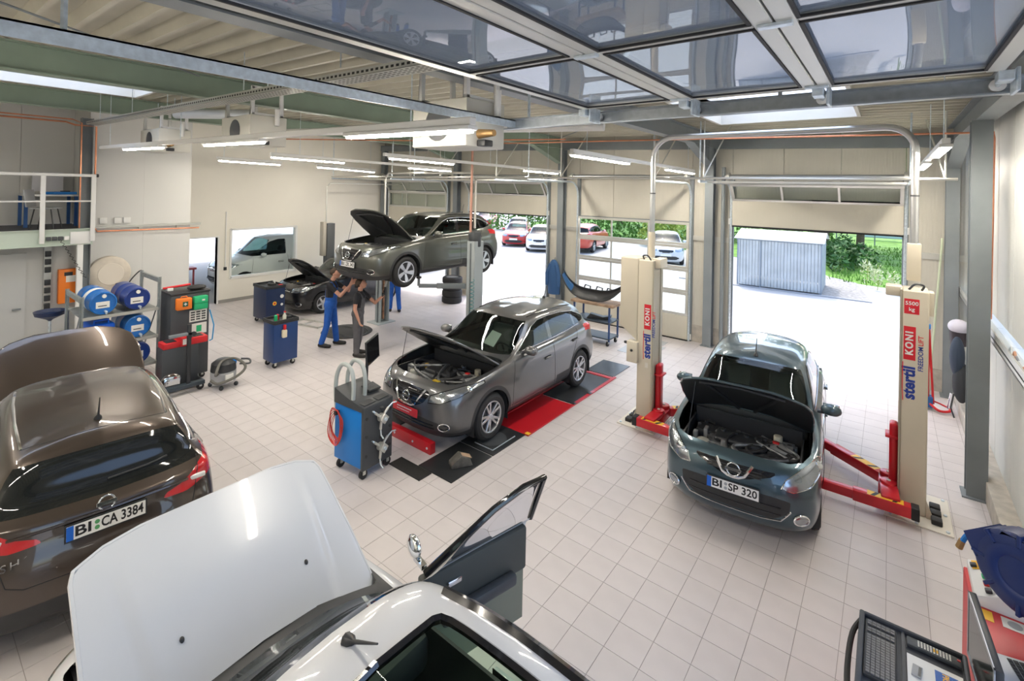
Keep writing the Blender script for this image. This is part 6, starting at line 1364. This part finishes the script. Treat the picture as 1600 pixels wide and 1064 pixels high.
# drain funnel on a stand
f_ = thing('oil_drain', 'navy oil drain funnel on a stand beside the brown bonnet', 'funnel', (-11.8, 1.95, 0)); MB().lathe([(.02, 1.22), (.05, 1.25), (.21, 1.33), (.23, 1.40), (.22, 1.40), (.19, 1.34), (.04, 1.28), (.02, 1.27)], 28, closed=True).build('funnel', M_CNAVY, f_); MB().tube([(0, 0, .4), (0, 0, 1.26)], .022, 8).build('stem', M_GALV, f_); MB().lathe([(0, .05), (.22, .05), (.24, .1), (.24, .45), (.05, .52), (0, .52)], 22).build('tank', M_CNAVY, f_); MB().lathe([(0, 0), (.2, 0), (.2, .05), (0, .05)], 22).build('foot', M_RUB, f_)
# ---------------------------------------------------------------- black service cabinet, lower unit and T-stand
s_ = thing('service_station', 'tall black service cabinet with vents next to the drum rack', 'machine', (-10.62, 3.70, 0)); MB().bx(-.30, .30, -.33, .33, .10, 1.66).build('cabinet', M_CHAR, s_, bevel=.02)
MB().bx(-.31, .31, -.34, .34, 1.66, 1.70).build('top', M_BLK, s_, bevel=.01); pn = MB().bx(.30, .312, -.02, .28, 1.12, 1.34).build('vent_panel', M_LBL, s_)
for a in range(3):
    for k in range(4): MB().bx(.312, .316, .0+a*.093, .07+a*.093, 1.15+k*.045, 1.175+k*.045).build('vent_slot', M_BLK, pn)
g_ = MB().bx(.30, .312, -.02, .28, .88, 1.08).build('instruction_label', M_LBL, s_); MB().bx(.312, .314, .1, .19, .92, 1.04).build('green_print', M_GREEN, g_)
for sx in (-.22, .22):
    for sy in (-.25, .25): castor(s_, sx, sy)
MB().tube([(.31, .33, 1.3), (.34, .40, 1.0), (.33, .38, .72), (.30, .34, .70)], .012, 6).build('blue_hose', mat('hose_blue', (.02, .30, .62), .4), s_)
fa = thing('first_aid_box', 'orange first aid box with white cross on the black cabinet', 'first aid box', (-10.30, 3.58, 1.40)); MB().bx(0, .11, -.15, .10, 0, .21).build('case', M_ORANGE, fa, bevel=.015); em = MB().bx(.11, .113, -.06, .03, .06, .15).build('emblem_field', mat('emblem_dark_green', (.02, .09, .05), .5), fa); MB().bx(.113, .115, -.04, .01, .095, .115).bx(.113, .115, -.025, -.005, .08, .13).build('cross', M_PLATE, em); MB().tube([(.05, -.08, .21), (.05, -.06, .24), (.05, .02, .24), (.05, .04, .21)], .008, 6).build('handle', M_ORANGE, fa)
gb = thing('green_box', 'green eye-wash box beside the orange first aid box', 'first aid box', (-10.30, 3.83, 1.36)); MB().bx(0, .10, -.11, .13, 0, .25).build('case', M_GREEN, gb, bevel=.015); MB().bx(.10, .103, .02, .07, .16, .19).build('print', M_LBL, gb); MB().bx(.0, .102, -.11, .13, .12, .125).build('lid_gap', M_INK, gb)
tp = thing('red_lever', 'long red lever lying on top of the black cabinet', 'tool', (-10.60, 3.60, 1.70)); MB().tube([(-.05, -.26, .06), (.02, .18, .09)], .022, 8).build('bar', M_RED, tp); MB().bx(-.1, .0, -.2, -.1, 0, .06).build('base', M_LITW, tp, bevel=.01)
bp_ = thing('black_cushion', 'black kneeling pad lying on top of the black cabinet', 'pad', (-10.44, 3.84, 1.70)); MB().sph((0, 0, .047), (.12, .17, .045), 16, 8).build('pad', M_RUB, bp_)
lu = thing('lower_unit', 'low black battery charger unit in front of the tall cabinet', 'machine', (-10.10, 3.42, 0)); MB().bx(-.14, .14, -.28, .30, .12, .80).build('cabinet', M_CHAR, lu, bevel=.012); MB().bx(-.16, .16, -.26, .26, .10, .13).build('base', M_BLK, lu)
for sy in (-.2, .2): castor(lu, 0, sy)
tb = thing('red_toolbox', 'flat red tool box lying on the low black unit', 'tool box', (-10.10, 3.45, .80)); MB().bx(-.13, .15, -.30, .02, 0, .10).build('case', M_RED, tb, bevel=.012); MB().bx(-.13, .15, .05, .42, .0, .12).build('case_right', M_RED, tb, bevel=.012); MB().bx(-.1, .16, -.03, .09, 0, .16).build('clasp', M_RED, tb, bevel=.01); MB().bx(.161, .164, .0, .06, .03, .13).build('label', M_LBL, tb); MB().bx(-.08, .1, -.24, -.08, .10, .108).build('dark_lid', M_BLK, tb); MB().bx(-.08, .1, .12, .36, .12, .128).build('dark_lid', M_BLK, tb)
ts = thing('engine_stand', 'dark wheeled T-shaped stand in front of the low black unit', 'stand', (-9.80, 3.50, 0)); MB().bx(-.06, .06, -.46, .26, .10, .17).build('base_beam', mat('stand_blue_grey', (.045, .06, .075), .5), ts, bevel=.008); MB().bx(-.03, .03, -.03, .03, .17, 1.22).build('post', M_BLK, ts, bevel=.005); MB().bx(-.03, .03, -.32, .05, 1.03, 1.08).build('cross_arm', M_STEEL, ts, bevel=.005)
MB().bx(-.34, -.06, -.46, -.40, .10, .16).build('rear_leg', M_BLK, ts); MB().bx(-.34, -.06, .23, .26, .10, .16).build('rear_leg', M_BLK, ts); MB().cyl((.03, .06, 1.05), (.07, .06, 1.05), .04, n=12).build('hand_wheel', M_BLK, ts)
for sx, sy in ((0, -.40), (0, .20), (-.3, -.43), (-.3, .245)): castor(ts, sx, sy, .06)
# ---------------------------------------------------------------- vacuum cleaner
v_ = thing('vacuum_cleaner', 'grey wet vacuum cleaner with hose on the floor beside the black cabinet', 'vacuum cleaner', (-9.64, 4.03, 0), R(10)); MB().lathe([(0, .07), (.17, .07), (.21, .10), (.215, .28), (.20, .30), (0, .30)], 24).build('tank', M_GREYP, v_); MB().lathe([(.2, .30), (.215, .31), (.20, .44), (.12, .50), (0, .51)], 24).build('motor_head', M_BLK, v_); MB().sph((.05, .12, .42), (.09, .09, .08), 12, 8).build('blue_cover', M_SBLUE, v_); MB().bx(.15, .22, -.09, .06, .12, .27).build('front_label', M_LBL, v_, bevel=.01)
for a in (R(40), R(140), R(220), R(320)): MB().sph((.22*math.cos(a), .22*math.sin(a), .04), .04, 10, 8).build('castor', M_BLK, v_)
MB().tube(bez([(.12, -.18, .30), (.22, -.28, .34), (.10, -.10, .50), (.10, .16, .48), (.26, .26, .34), (.24, .12, .20), (.22, -.22, .16), (.10, -.30, .22)], 60), .024, 9).build('hose', mat('hose_grey', (.13, .125, .11), .6), v_); MB().tube(bez([(.1, .25, .36), (.18, .40, .34), (.08, .46, .38), (-.02, .36, .40)], 24), .018, 8).build('wand', M_DGREY, v_)
# ---------------------------------------------------------------- things on the partition wall
hr = thing('hose_reel', 'cream enclosed hose reel on the grey wall above the drums', 'hose reel', (XG+.04, 3.33, 1.62)); MB().lathe([(0, 0), (.36, 0), (.40, .03), (.40, .17), (.36, .20), (.2, .23), (0, .23)], 32, RY(PI/2)).build('housing', mat('reel_cream', (.64, .58, .49), .5, noise=(5, .1)), hr); MB().lathe([(0, .23), (.24, .23), (.25, .235), (.24, .245), (0, .24)], 28, RY(PI/2)).build('cover', mat('reel_cream2', (.70, .64, .55), .5), hr); MB().bx(.1, .2, -.06, .14, -.52, -.30).build('outlet', mat('reel_cream', (.64, .58, .49)), hr, bevel=.02)
for y in (.12, .22): MB().tube([(.22, y, -.45), (.22, y, -.22)], .03, 8).build('oil_gun', M_BLK, hr)
MB().tube(bez([(.2, .30, -.34), (.25, .42, -.12), (.24, .58, .02), (.24, .62, -.16), (.24, .56, -.42)], 26), .014, 7).build('hose', M_BLK, hr)
ob = thing('orange_cabinet', 'orange wall cabinet with paper label beside the white mezzanine post', 'cabinet', (XG+.0, 2.62, 1.06)); MB().bx(0, .14, -.17, .17, 0, .74).build('case', M_ORANGE, ob, bevel=.01); MB().bx(.14, .145, -.05, .12, .46, .60).build('label', M_LBL, ob); MB().bx(.14, .15, -.08, .06, .60, .68).build('window', M_BLK, ob)
ss = thing('switch_row', 'row of dark switch sockets on the mezzanine column', 'socket', (XG+.02, 2.28, .9))
MB().bx(-.02, .03, -.06, .06, 0, 1.5).build('channel', M_ALU, ss)
for k in range(7): MB().bx(.03, .08, -.05, .05, .08+k*.17+(.1 if k > 3 else 0), .20+k*.17+(.1 if k > 3 else 0)).build('socket', M_BLK, ss, bevel=.008)
ld = struct('door_7', 'grey door under the mezzanine'); MB().bx(XG-.02, XG+.02, .6, 1.95, 0, 2.2).build('leaf', mat('door_grey', (.46, .47, .465), .6), ld); MB().bx(XG+.02, XG+.07, 1.75, 1.88, 1.03, 1.06).build('handle', M_STEEL, ld)
# ---------------------------------------------------------------- mezzanine
mz = thing('mezzanine', 'mezzanine platform with pale green edge beam at the left', 'mezzanine', (-13.5, 0, 0)); M_MZ = mat('mezz_beam', (.52, .60, .52), .5)
MB().bx(-2.1, -.12, -3.6, 2.93, 2.60, 2.70).build('floor_slab', mat('mezz_floor', (.10, .10, .11), .7), mz)
e = MB(); e.bx(-.06, .0, -3.6, 2.9, 2.38, 2.395); e.bx(-.06, .0, -3.6, 2.9, 2.71, 2.725); e.bx(-.06, -.05, -3.6, 2.9, 2.395, 2.71); e.build('edge_beam', M_MZ, mz)
MB().bx(-.055, -.0, 2.52, 2.86, 2.40, 2.66).build('gusset_plate', M_LITW, mz, bevel=.006)
MB().bx(-.09, .0, 2.64, 2.74, 0, 2.40).build('post', M_LITW, mz, bevel=.006)
for k in range(4): MB().bx(.0, .05, 2.13+k*.095, 2.21+k*.095, 2.50, 2.58).build('socket', M_LITW if k > 2 else M_DGREY, mz, bevel=.008)
MB().tube([(.04+.02*math.sin(k), 2.36+.006*k+.02*math.cos(k), 2.50-.012*k) for k in range(70)], .006, 5).build('coiled_cable', M_BLK, mz)
rl = thing('railing', 'white tubular guard rail along the mezzanine edge', 'railing', (-13.47, 0, 2.45)); 
for y in (-2.2, .0, 2.07, 2.88): MB().bx(-.02, .02, y-.04, y+.04, 0, 1.44).build('rail_post', M_LITW, rl, bevel=.006)
MB().bx(-.025, .025, -3.5, 2.92, 1.38, 1.44).build('top_rail', M_LITW, rl, bevel=.01); MB().tube([(0, -3.5, .86), (0, 2.9, .86)], .018, 8).build('mid_rail', M_LITW, rl); MB().cyl((0, 2.92, 1.41), (0, 2.96, 1.41), .035, n=10).build('end_cap', M_BLK, rl)
tb = thing('work_table', 'blue-legged work table on the mezzanine', 'table', (-15.0, 2.40, 2.7015)); MB().bx(-.4, .4, -.45, .45, .68, .72).build('table_top', M_LITW, tb, bevel=.005)
for x in (-.36, .36):
    for y in (-.42, .42): MB().bx(x-.03, x+.03, y-.03, y+.03, 0, .68).build('leg', mat('leg_blue', (.02, .09, .28), .5), tb)
bf = thing('blue_folder', 'bright blue folder lying on the mezzanine table', 'folder', (-14.75, 2.62, 3.423)); MB().prism([(-.1, -.28), (.05, -.34), (.18, -.2), (.18, .2), (-.1, .2)], 0, .06).build('cover', M_SBLUE, bf, bevel=.01); MB().bx(-.02, .06, -.06, .1, .06, .08).build('clip', M_BLK, bf)
mn = thing('white_board', 'pale monitor panel standing on the mezzanine table', 'monitor', (-15.25, 2.42, 3.423)); MB().bx(-.02, .02, -.27, .27, .06, .50).build('panel', mat('panel_pale', (.62, .62, .66), .5), mn, bevel=.006); MB().bx(-.08, .08, -.1, .1, 0, .06).build('foot', M_LITW, mn)
ch = thing('chair', 'grey shell chair with black legs on the mezzanine', 'chair', (-13.95, 2.2, 2.705), R(60)); MB().bx(-.2, .2, -.2, .2, .43, .46).build('seat', M_GREYP, ch, bevel=.015); MB().bx(-.20, -.17, -.2, .2, .50, .86, RY(R(-8))).build('backrest', M_GREYP, ch, bevel=.012)
for x in (-.17, .17):
    for y in (-.17, .17): MB().tube([(x*.8, y*.9, .43), (x*1.2, y*1.1, 0)], .012, 7).build('leg', M_BLK, ch)
# ---------------------------------------------------------------- bumper on its trolley, jacket, tyres
tr = thing('trolley', 'blue three-tier trolley in front of the closed glazed door', 'trolley', (-5.75, 11.25, 0)); M_TB = mat('trolley_blue', (.03, .07, .20), .45)
for x in (-.48, .48):
    for y in (-.24, .24): MB().bx(x-.018, x+.018, y-.018, y+.018, .12, .95).build('post', M_TB, tr)
for z in (.16, .55): MB().bx(-.5, .5, -.26, .26, z, z+.03).build('shelf', mat('trolley_shelf', (.05, .07, .09), .5), tr)
MB().bx(-.56, .60, -.30, .30, .95, 1.01).build('board', M_WOOD, tr, bevel=.006)
for sx in (-.44, .44):
    for sy in (-.22, .22): castor(tr, sx, sy, .06)
def shell(name, m, parent, pts, h, lean, th=.02, flip=1):
    n = len(pts); mb = MB(); rows = 6; vs = []
    for r_ in range(rows+1):
        q = r_/rows
        for x, y in pts: 
            d = math.hypot(x, y) or 1; vs.append((x*(1+lean*q*q), y*(1+.3*lean*q)+.05*math.sin(q*PI), h*q))
    mb.add(vs, [(r_*n+i, r_*n+i+1, (r_+1)*n+i+1, (r_+1)*n+i) for r_ in range(rows) for i in range(n-1)])
    me = mb.mesh(name); bm = bmesh.new(); bm.from_mesh(me); bmesh.ops.solidify(bm, geom=bm.faces[:], thickness=th); bm.to_mesh(me); bm.free(); me.materials.append(m); return link(bpy.data.objects.new(name, me), parent)
bu = thing('bumper', 'dismounted black bumper with blue ends lying on the trolley', 'bumper', (-5.83, 11.25, 1.035), R(-4)); 
cv_ = [(-.92, .62), (-.86, .42), (-.72, .20), (-.45, .03), (0, -.03), (.45, .03), (.72, .20), (.86, .42), (.92, .62)]
mb = MB(); n = 0; vs = []
for a in np.linspace(-1, 1, 33):
    x = .92*a; zc = .50*abs(a)**3; yy = .10*abs(a)**3
    for q in np.linspace(0, 1, 7): vs.append((x*(1+.06*q), yy-.20+.16*q+.10*math.sin(q*PI), zc*(1-.25*q)+.24*q))
mb.add(vs, [(i*7+j, (i+1)*7+j, (i+1)*7+j+1, i*7+j+1) for i in range(32) for j in range(6)]); me = mb.mesh('skin', ang=60); bm = bmesh.new(); bm.from_mesh(me); bmesh.ops.solidify(bm, geom=bm.faces[:], thickness=.02); bm.to_mesh(me); bm.free(); me.materials.append(M_BLK); link(bpy.data.objects.new('skin', me), bu)
for x in (-.35, .0, .3): MB().tube([(x, .05, .12), (x+.05, .1, .30), (x+.20, .1, .28), (x+.22, .05, .10)], .02, 6).build('bracket', M_BLK, bu)
mb = MB(); vs = []
for a in np.linspace(-.99, -.62, 9):
    for q in np.linspace(.1, .9, 5): vs.append((.92*a*(1+.06*q)+.006, .10*abs(a)**3-.20+.16*q+.10*math.sin(q*PI)-.026, .50*abs(a)**3*(1-.25*q)+.24*q))
mb.add(vs, [(i*5+j, (i+1)*5+j, (i+1)*5+j+1, i*5+j+1) for i in range(8) for j in range(4)]).build('blue_corner', mat('bumper_blue', (.03, .12, .30), .3, coat=.6), bu)
dp = thing('plastic_trim', 'black plastic trim piece lying on the middle trolley shelf', 'car part', (-5.65, 11.22, .58), R(20)); MB().prism([(-.3, 0), (.25, 0), (.32, .10), (.1, .06), (-.2, .12)], -.1, .1, RX(PI/2)).build('trim', M_BLK, dp, bevel=.01)
jk = thing('jacket', 'blue work jacket hanging on the column between the doors', 'jacket', (-7.80, 12.52, .62)); mb = MB(); prof = [(.05, 0, .19), (.30, 0, .20), (.55, .0, .19), (.80, 0, .17), (.98, 0, .12), (1.06, 0, .05)]; vs = []; n = 20
for z, o_, r_ in prof: vs += [(r_*math.cos(2*PI*i/n)*(1+.10*math.sin(5*2*PI*i/n+z*3)), .55*r_*math.sin(2*PI*i/n)*(1+.15*math.cos(4*2*PI*i/n+z*2)), z) for i in range(n)]
mb.add(vs, [(a*n+i, a*n+(i+1) % n, (a+1)*n+(i+1) % n, (a+1)*n+i) for a in range(5) for i in range(n)]+[tuple(range(n))[::-1], tuple(range(5*n, 6*n))]).build('coat', mat('jacket_blue', (.035, .10, .24), .8, bump=(18, .5)), jk, ang=80)
for s2 in (-1, 1): MB().tube([(s2*.10, -.02, .92), (s2*.19, -.06, .65), (s2*.20, -.05, .30)], [.06, .065, .05], 8).build('sleeve', mat('jacket_blue', (.035, .10, .24)), jk)
MB().tube([(0, .02, 1.04), (0, .06, 1.12)], .012, 6).build('hook', M_STEEL, jk)
for k in range(4):
    ty = thing('tyre', ['lowest tyre of the stack by the second door', 'second tyre from the floor in the stack by the second door', 'third tyre from the floor in the stack by the second door', 'topmost tyre of the stack by the second door'][k], 'tyre', (-11.22+.01*(k % 2), 11.75, .21*k), 0, 'stacked tyres')
    MB().lathe([(.20, .02), (.22, 0), (.29, 0), (.325, .03), (.33, .09), (.33, .12), (.325, .18), (.29, .21), (.22, .21), (.20, .19)], 30, closed=True).build('carcass', M_TYRE, ty)
    if k == 3: MB().lathe([(.0, .16), (.19, .18), (.20, .20), (.0, .19)], 24).build('rim_plate', M_RIM, ty)
# things lying between the tool carts and the mechanics
lf = thing('frame_part', 'pale metal frame part lying flat on the floor beside the mechanic', 'car part', (-12.2, 7.3, 0), R(15)); 
for q in ((-.5, .5, -.25, -.20), (-.5, .5, .20, .25), (-.5, -.45, -.25, .25), (.45, .5, -.25, .25), (-.1, -.06, -.25, .25)): MB().bx(*q, 0, .04).build('bar', M_ALU, lf)
gm = thing('ground_mat', 'round dark net mat on the floor behind the mechanics', 'mat', (-10.9, 7.55, 0)); MB().lathe([(0, 0), (.62, 0), (.64, .01), (.62, .02), (0, .02)], 30).build('mat', mat('mat_dark', (.05, .05, .05), .8), gm); 
for k in range(6): MB().tube([(.6*math.cos(a+k), .6*math.sin(a+k)*(.3+.1*k), .024) for a in np.linspace(0, PI, 12)], .008, 5).build('cord', M_DGREY, gm)
# floor hatches
for k, (x0, x1, y0, y1, lab) in enumerate(((-5.0, -4.2, 10.9, 11.9, 'flush steel floor plate in front of the closed glazed door'), (-4.9, -4.3, 12.0, 12.35, 'small steel floor plate at the foot of the closed glazed door'))):
    tag(MB().bx(x0, x1, y0, y1, 0, .006).build('floor_plate', mat('floor_plate_steel', (.42, .44, .46), .4, .3)), lab, 'floor plate')
# ---------------------------------------------------------------- right wall corner
st_ = thing('wooden_pole', 'long pale green pole leaning in the far right corner', 'pole', (.62, 12.55, 0)); MB().tube([(0, 0, 0), (.17, .08, 3.0)], .018, 8).build('pole', mat('pole_green', (.55, .62, .45), .6), st_)
bg_ = thing('rubbish_bag', 'white plastic bag in a dark bin hanging on the right wall', 'bag', (.98, 11.9, 1.18)); MB().lathe([(0, 0), (.11, 0), (.13, .24), (.12, .24), (0, .22)], 18).build('bin', mat('bin_dark', (.05, .04, .05), .5), bg_); MB().sph((0, 0, .32), (.15, .16, .13), 14, 10).build('bag', mat('bag_white', (.66, .64, .74), .5, bump=(14, .6)), bg_)
ja = thing('backpack', 'black backpack hanging below the bag on the right wall', 'backpack', (.98, 11.35, .38)); MB().sph((0, 0, .30), (.12, .2, .34), 16, 12).build('bag', mat('backpack_black', (.03, .033, .038), .8), ja); MB().sph((-.06, 0, .72), (.10, .16, .34), 14, 10).build('upper_bag', mat('backpack_navy', (.03, .045, .075), .7), ja); MB().tube([(-.10, -.05, .1), (-.14, -.12, -.12), (-.1, -.2, -.25)], .012, 6).build('strap', M_BLK, ja)
rc_ = thing('red_hoist', 'red floor crane standing behind the right beige lift column', 'hoist', (.56, 11.75, 0)); MB().tube([(0, 0, .10), (.0, .02, 1.45)], .035, 8).build('mast', M_RED, rc_); MB().tube([(.09, 0, .1), (.02, .02, 1.40)], .018, 8).build('ram', M_RED, rc_); MB().bx(-.04, .04, -.03, .05, 1.42, 1.50).build('tip', M_SBLUE, rc_); MB().bx(-.08, .08, -.1, .1, .05, .22).build('base', mat('hoist_blue', (.02, .10, .30), .5), rc_); 
MB().tube(bez([(0, -.05, .15), (.15, -.15, .05), (.3, -.1, .06), (.32, .05, .1)], 18), .022, 8).build('leg', M_RED, rc_); MB().tube(bez([(0, .05, .15), (.15, .05, .12), (.3, .0, .08)], 12), .014, 8).build('hose', M_RED, rc_); MB().cyl((.30, -.02, .08), (.34, -.02, .36), .035, n=12).build('cylinder', M_CHROME, rc_)
for sx, sy in ((-.06, -.08), (.06, .08)): castor(rc_, sx, sy, .03)
for k in range(9):
    tag(MB().tube(bez([(1.10, 6.2+k*.22, 2.03), (1.09+.02*math.sin(k), 6.3+k*.22, 2.09), (1.11, 6.42+k*.22, 2.03)], 8), .012, 6).build('cable_bit', mat(['wire_grey', 'wire_copper', 'wire_white'][k % 3], [(.30, .30, .31), (.55, .28, .17), (.66, .66, .64)][k % 3], .5)), ['grey', 'copper-coloured', 'white'][k % 3]+' loose cable piece in the right wall channel, '+['nearest to', 'in the middle before', 'farthest from'][k//3]+' the camera', 'cable', 'loose cable pieces in the wall channel')
# ---------------------------------------------------------------- tester cabinet, hose reel and diagnosis trolley by the camera
tc_ = thing('brake_tester', 'red brake tester cabinet with white control panel at the lower right', 'machine', (.72, 4.62, 0)); M_TR = mat('tester_red', (.55, .025, .03), .4)
MB().bx(-.26, .24, -.72, .42, .02, 1.06).build('cabinet', M_TR, tc_, bevel=.008); Mp = T(-.24, .05, 1.06) @ RY(R(0))
pn = MB().prism([(-.24, 1.06), (.24, 1.06), (.24, 1.30), (-.24, 1.12)], -.0, .42, Matrix(((1, 0, 0, 0), (0, 0, 1, 0), (0, 1, 0, 0), (0, 0, 0, 1)))).build('control_panel', mat('panel_white', (.70, .70, .70), .45), tc_, bevel=.004)
ang = math.atan2(.18, .48); Ms = T(-.24, 0, 1.121) @ RY(-ang)
for x, y, w_, d_, m in ((.02, .30, .06, .10, M_YEL), (.30, .02, .05, .16, M_YEL), (.25, .20, .05, .16, M_YEL)): MB().bx(x, x+w_, y, y+d_, .001, .004, Ms).build('yellow_label', m, pn)
for x, y, m in ((.08, .04, M_BLK), (.08, .12, M_RED), (.08, .20, M_GREEN), (.03, .33, M_BLK)): MB().bx(x-.018, x+.018, y-.018, y+.018, .002, .022, Ms).build('push_button', m, pn, bevel=.004)
for k in range(7): MB().bx(.13+k*.014, .136+k*.014, .08, .30, .001, .0025, Ms).build('printed_line', M_GREYP, pn)
MB().bx(-.24, -.16, -.12, -.02, 1.06, 1.062).build('yellow_sticker', M_YEL, tc_); MB().bx(-.12, .0, -.12, -.02, 1.06, 1.062).build('white_sticker', M_LBL, tc_); MB().cyl((-.06, -.07, 1.062), (-.06, -.07, 1.064), .035, n=18).build('round_print', M_GREYP, tc_)
lp = thing('laptop', 'grey laptop standing open on the red tester cabinet', 'laptop', (.66, 4.02, 1.0615), R(-90+14)); MB().bx(-.19, .19, -.13, .13, 0, .022).build('base', mat('laptop_silver', (.48, .50, .53), .4, .5), lp, bevel=.006); Ml = T(.0, .13, .02) @ RX(R(-18)); MB().bx(-.19, .19, -.006, .006, 0, .25, Ml).build('lid', M_BLK, lp, bevel=.005); MB().bx(-.175, .175, -.0075, -.0062, .015, .235, Ml).build('screen', M_GLOSSB, lp)
mbk = MB()
for a in range(6):
    for c in range(14): mbk.bx(-.165+c*.0237, -.145+c*.0237, -.05+a*.027, -.028+a*.027, .022, .026)
tag(mbk.build('key_block', M_BLK, lp), kind='stuff')
hz_ = thing('hose_reel', 'navy blue round hose reel on a wall bracket above the red tester cabinet', 'hose reel', (.69, 4.40, 1.329), R(-38)); hz_.scale = (.932,)*3; M_RB = mat('reel_navy', (.012, .028, .12), .4)
MB().tube([(.05, .05, .18), (.05, .10, .18), (.394, .308, .18)], .022, 8).build('wall_bracket', M_STEEL, hz_); MB().lathe([(0, -.09), (.22, -.09), (.255, -.07), (.26, 0), (.255, .07), (.22, .09), (0, .09)], 36, T(0, 0, .18) @ RX(PI/2)).build('housing', M_RB, hz_, bevel=0); MB().lathe([(.12, .091), (.17, .095), (.18, .10), (.16, .105), (.12, .10), (.11, .091)], 32, T(0, 0, .18) @ RX(PI/2), closed=True).build('raised_ring', M_RB, hz_)
MB().prism([(-.30, .26), (-.24, .16), (-.10, .42), (.16, .43), (.14, .36), (-.2, .35)], -.085, .085, RX(PI/2)).build('hose_outlet', M_RB, hz_, bevel=.012); MB().tube(bez([(-.28, 0, .22), (-.34, .0, .20), (-.38, .0, .12)], 12), .017, 8).build('hose', M_SBLUE, hz_); MB().cyl((-.375, 0, .14), (-.395, 0, .075), .02, .022, 10).build('brass_fitting', mat('brass', (.45, .28, .12), .4, .7), hz_)
for a in range(8): MB().bx(.18, .262, -.096, .096, -.012, .012, T(0, 0, .18) @ RY(a*PI/4)).build('rim_rib', M_RB, hz_, bevel=.004, seg=1)
dg_ = thing('diagnosis_trolley', 'dark grey diagnosis trolley with keyboard tray at the lower right corner', 'trolley', (.14, 3.66, 0)); M_DT = mat('trolley_grey_plastic', (.055, .06, .07), .5)
MB().bx(-.26, .25, -.42, .36, 1.02, 1.075).build('tray', M_DT, dg_, bevel=.02, seg=3)
for q in ((-.26, -.23, -.42, .36), (.225, .25, -.42, .36), (-.24, .24, .335, .36)): MB().bx(*q, 1.07, 1.10).build('tray_edge', M_DT, dg_, bevel=.01)
MB().bx(-.05, -.035, -.42, .34, 1.07, 1.085).build('divider', M_DT, dg_)
MB().tube(bez([(-.28, -.4, 1.02), (-.30, -.1, 1.02), (-.29, .2, 1.03), (-.24, .36, 1.05)], 16), .015, 8).build('bumper_strip', M_RUB, dg_); MB().bx(-.12, .14, -.20, .16, .15, 1.02).build('column', M_DT, dg_, bevel=.03); MB().bx(-.3, .3, -.35, .3, .10, .16).build('base', M_DT, dg_, bevel=.02)
for sx in (-.26, .26):
    for sy in (-.3, .26): castor(dg_, sx, sy)
ky = thing('keyboard', 'black computer keyboard lying in the diagnosis trolley tray', 'keyboard', (-.010, 3.74, 1.0765), R(90)); MB().bx(-.24, .22, -.075, .075, 0, .018).build('case', M_BLK, ky, bevel=.004)
for a in range(6):
    mbk = MB()
    for c in range(21):
        if c in (15, 17+1): continue
        mbk.bx(-.225+c*.0208, -.208+c*.0208, -.066+a*.0225, -.048+a*.0225, .018, .025)
    tag(mbk.build('key_row', mat('key_grey', (.11, .11, .115), .35), ky), kind='stuff')
rm = thing('remote_control', 'dark remote control with coloured buttons in the trolley tray', 'remote control', (.235, 3.93, 1.0765), 0); MB().bx(-.12, .125, -.035, .035, 0, .022).build('case', M_CHAR, rm, bevel=.006)
for a in range(11):
    for c in range(4): MB().bx(-.07+a*.014, -.062+a*.014, -.022+c*.013, -.014+c*.013, .022, .025).build('button', M_YEL if a in (5, 6) and c in (1, 2) else M_LBL, rm)
MB().bx(.105, .12, .005, .015, .022, .026).build('red_button', M_RED, rm)
dc = thing('document', 'printed document with blue PICARD label lying in the trolley tray', 'document', (.235, 3.74, 1.0765), 0); MB().bx(-.122, .122, -.12, .10, 0, .004).build('paper', M_LITW, dc); bl = MB().bx(.0, .10, -.085, .065, .004, .005).build('blue_label', mat('label_blue', (.02, .13, .48), .5), dc); text('label_lettering', 'PICARD', .04, M_YEL, bl, T(.045, -.01, .0055) @ RZ(-PI/2), bold=.001)
for k in range(3): MB().bx(.072+.009*k, .075+.009*k, -.07+.02*k, .04, .005, .0055).build('label_line', M_LBL, bl)
for k in range(5): MB().bx(.115+.004*k*0, .117, -.08+.03*k, -.06+.03*k, .004, .0045).build('print_line', M_GREYP, dc)
ca = thing('calculator', 'small grey pocket calculator lying on the document', 'calculator', (.155, 3.72, 1.0815), R(-6)); MB().bx(-.022, .022, -.045, .045, 0, .008).build('case', M_GREYP, ca, bevel=.003); MB().bx(.006, .018, -.035, .035, .008, .009).build('display', M_DGREY, ca)
ms = thing('mouse', 'black computer mouse with red stripe at the bottom of the trolley tray', 'computer mouse', (.22, 3.50, 1.078), R(80)); MB().sph((0, 0, .031), (.06, .034, .03), 14, 10).build('shell', M_GLOSSB, ms); MB().bx(-.075, -.03, -.04, .04, 0, .012).build('mouse_pad', M_RED, ms)
mt = thing('monitor', 'silver-edged flat monitor standing on the diagnosis trolley', 'monitor', (.43, 3.78, 1.0565), R(0)); Mq = RZ(R(4)); MB().bx(-.012, .022, -.30, .30, .02, .39, Mq).build('housing', M_BLK, mt, bevel=.006); MB().bx(-.0135, -.0125, -.28, .28, .045, .37, Mq).build('screen', mat('screen_dark_green', (.035, .042, .04), .12), mt)
fr = MB()
for q in ((-.30, .30, .37, .39), (-.30, .30, .02, .045), (-.30, -.28, .02, .39), (.28, .30, .02, .39)): fr.bx(-.016, -.011, *q, Mq)
fr.build('silver_frame', mat('laptop_silver', (.48, .50, .53)), mt); MB().bx(-.02, .09, -.16, .06, .0, .03).build('foot', M_BLK, mt, bevel=.008); MB().bx(.25, .40, -.12, .20, 1.03, 1.055).build('monitor_bracket', M_DT, dg_, bevel=.006); MB().tube(bez([(.03, -.1, .2), (.10, -.08, .14), (.09, -.20, .09), (.03, -.26, .08)], 16), .012, 7).build('cable', M_BLK, mt)
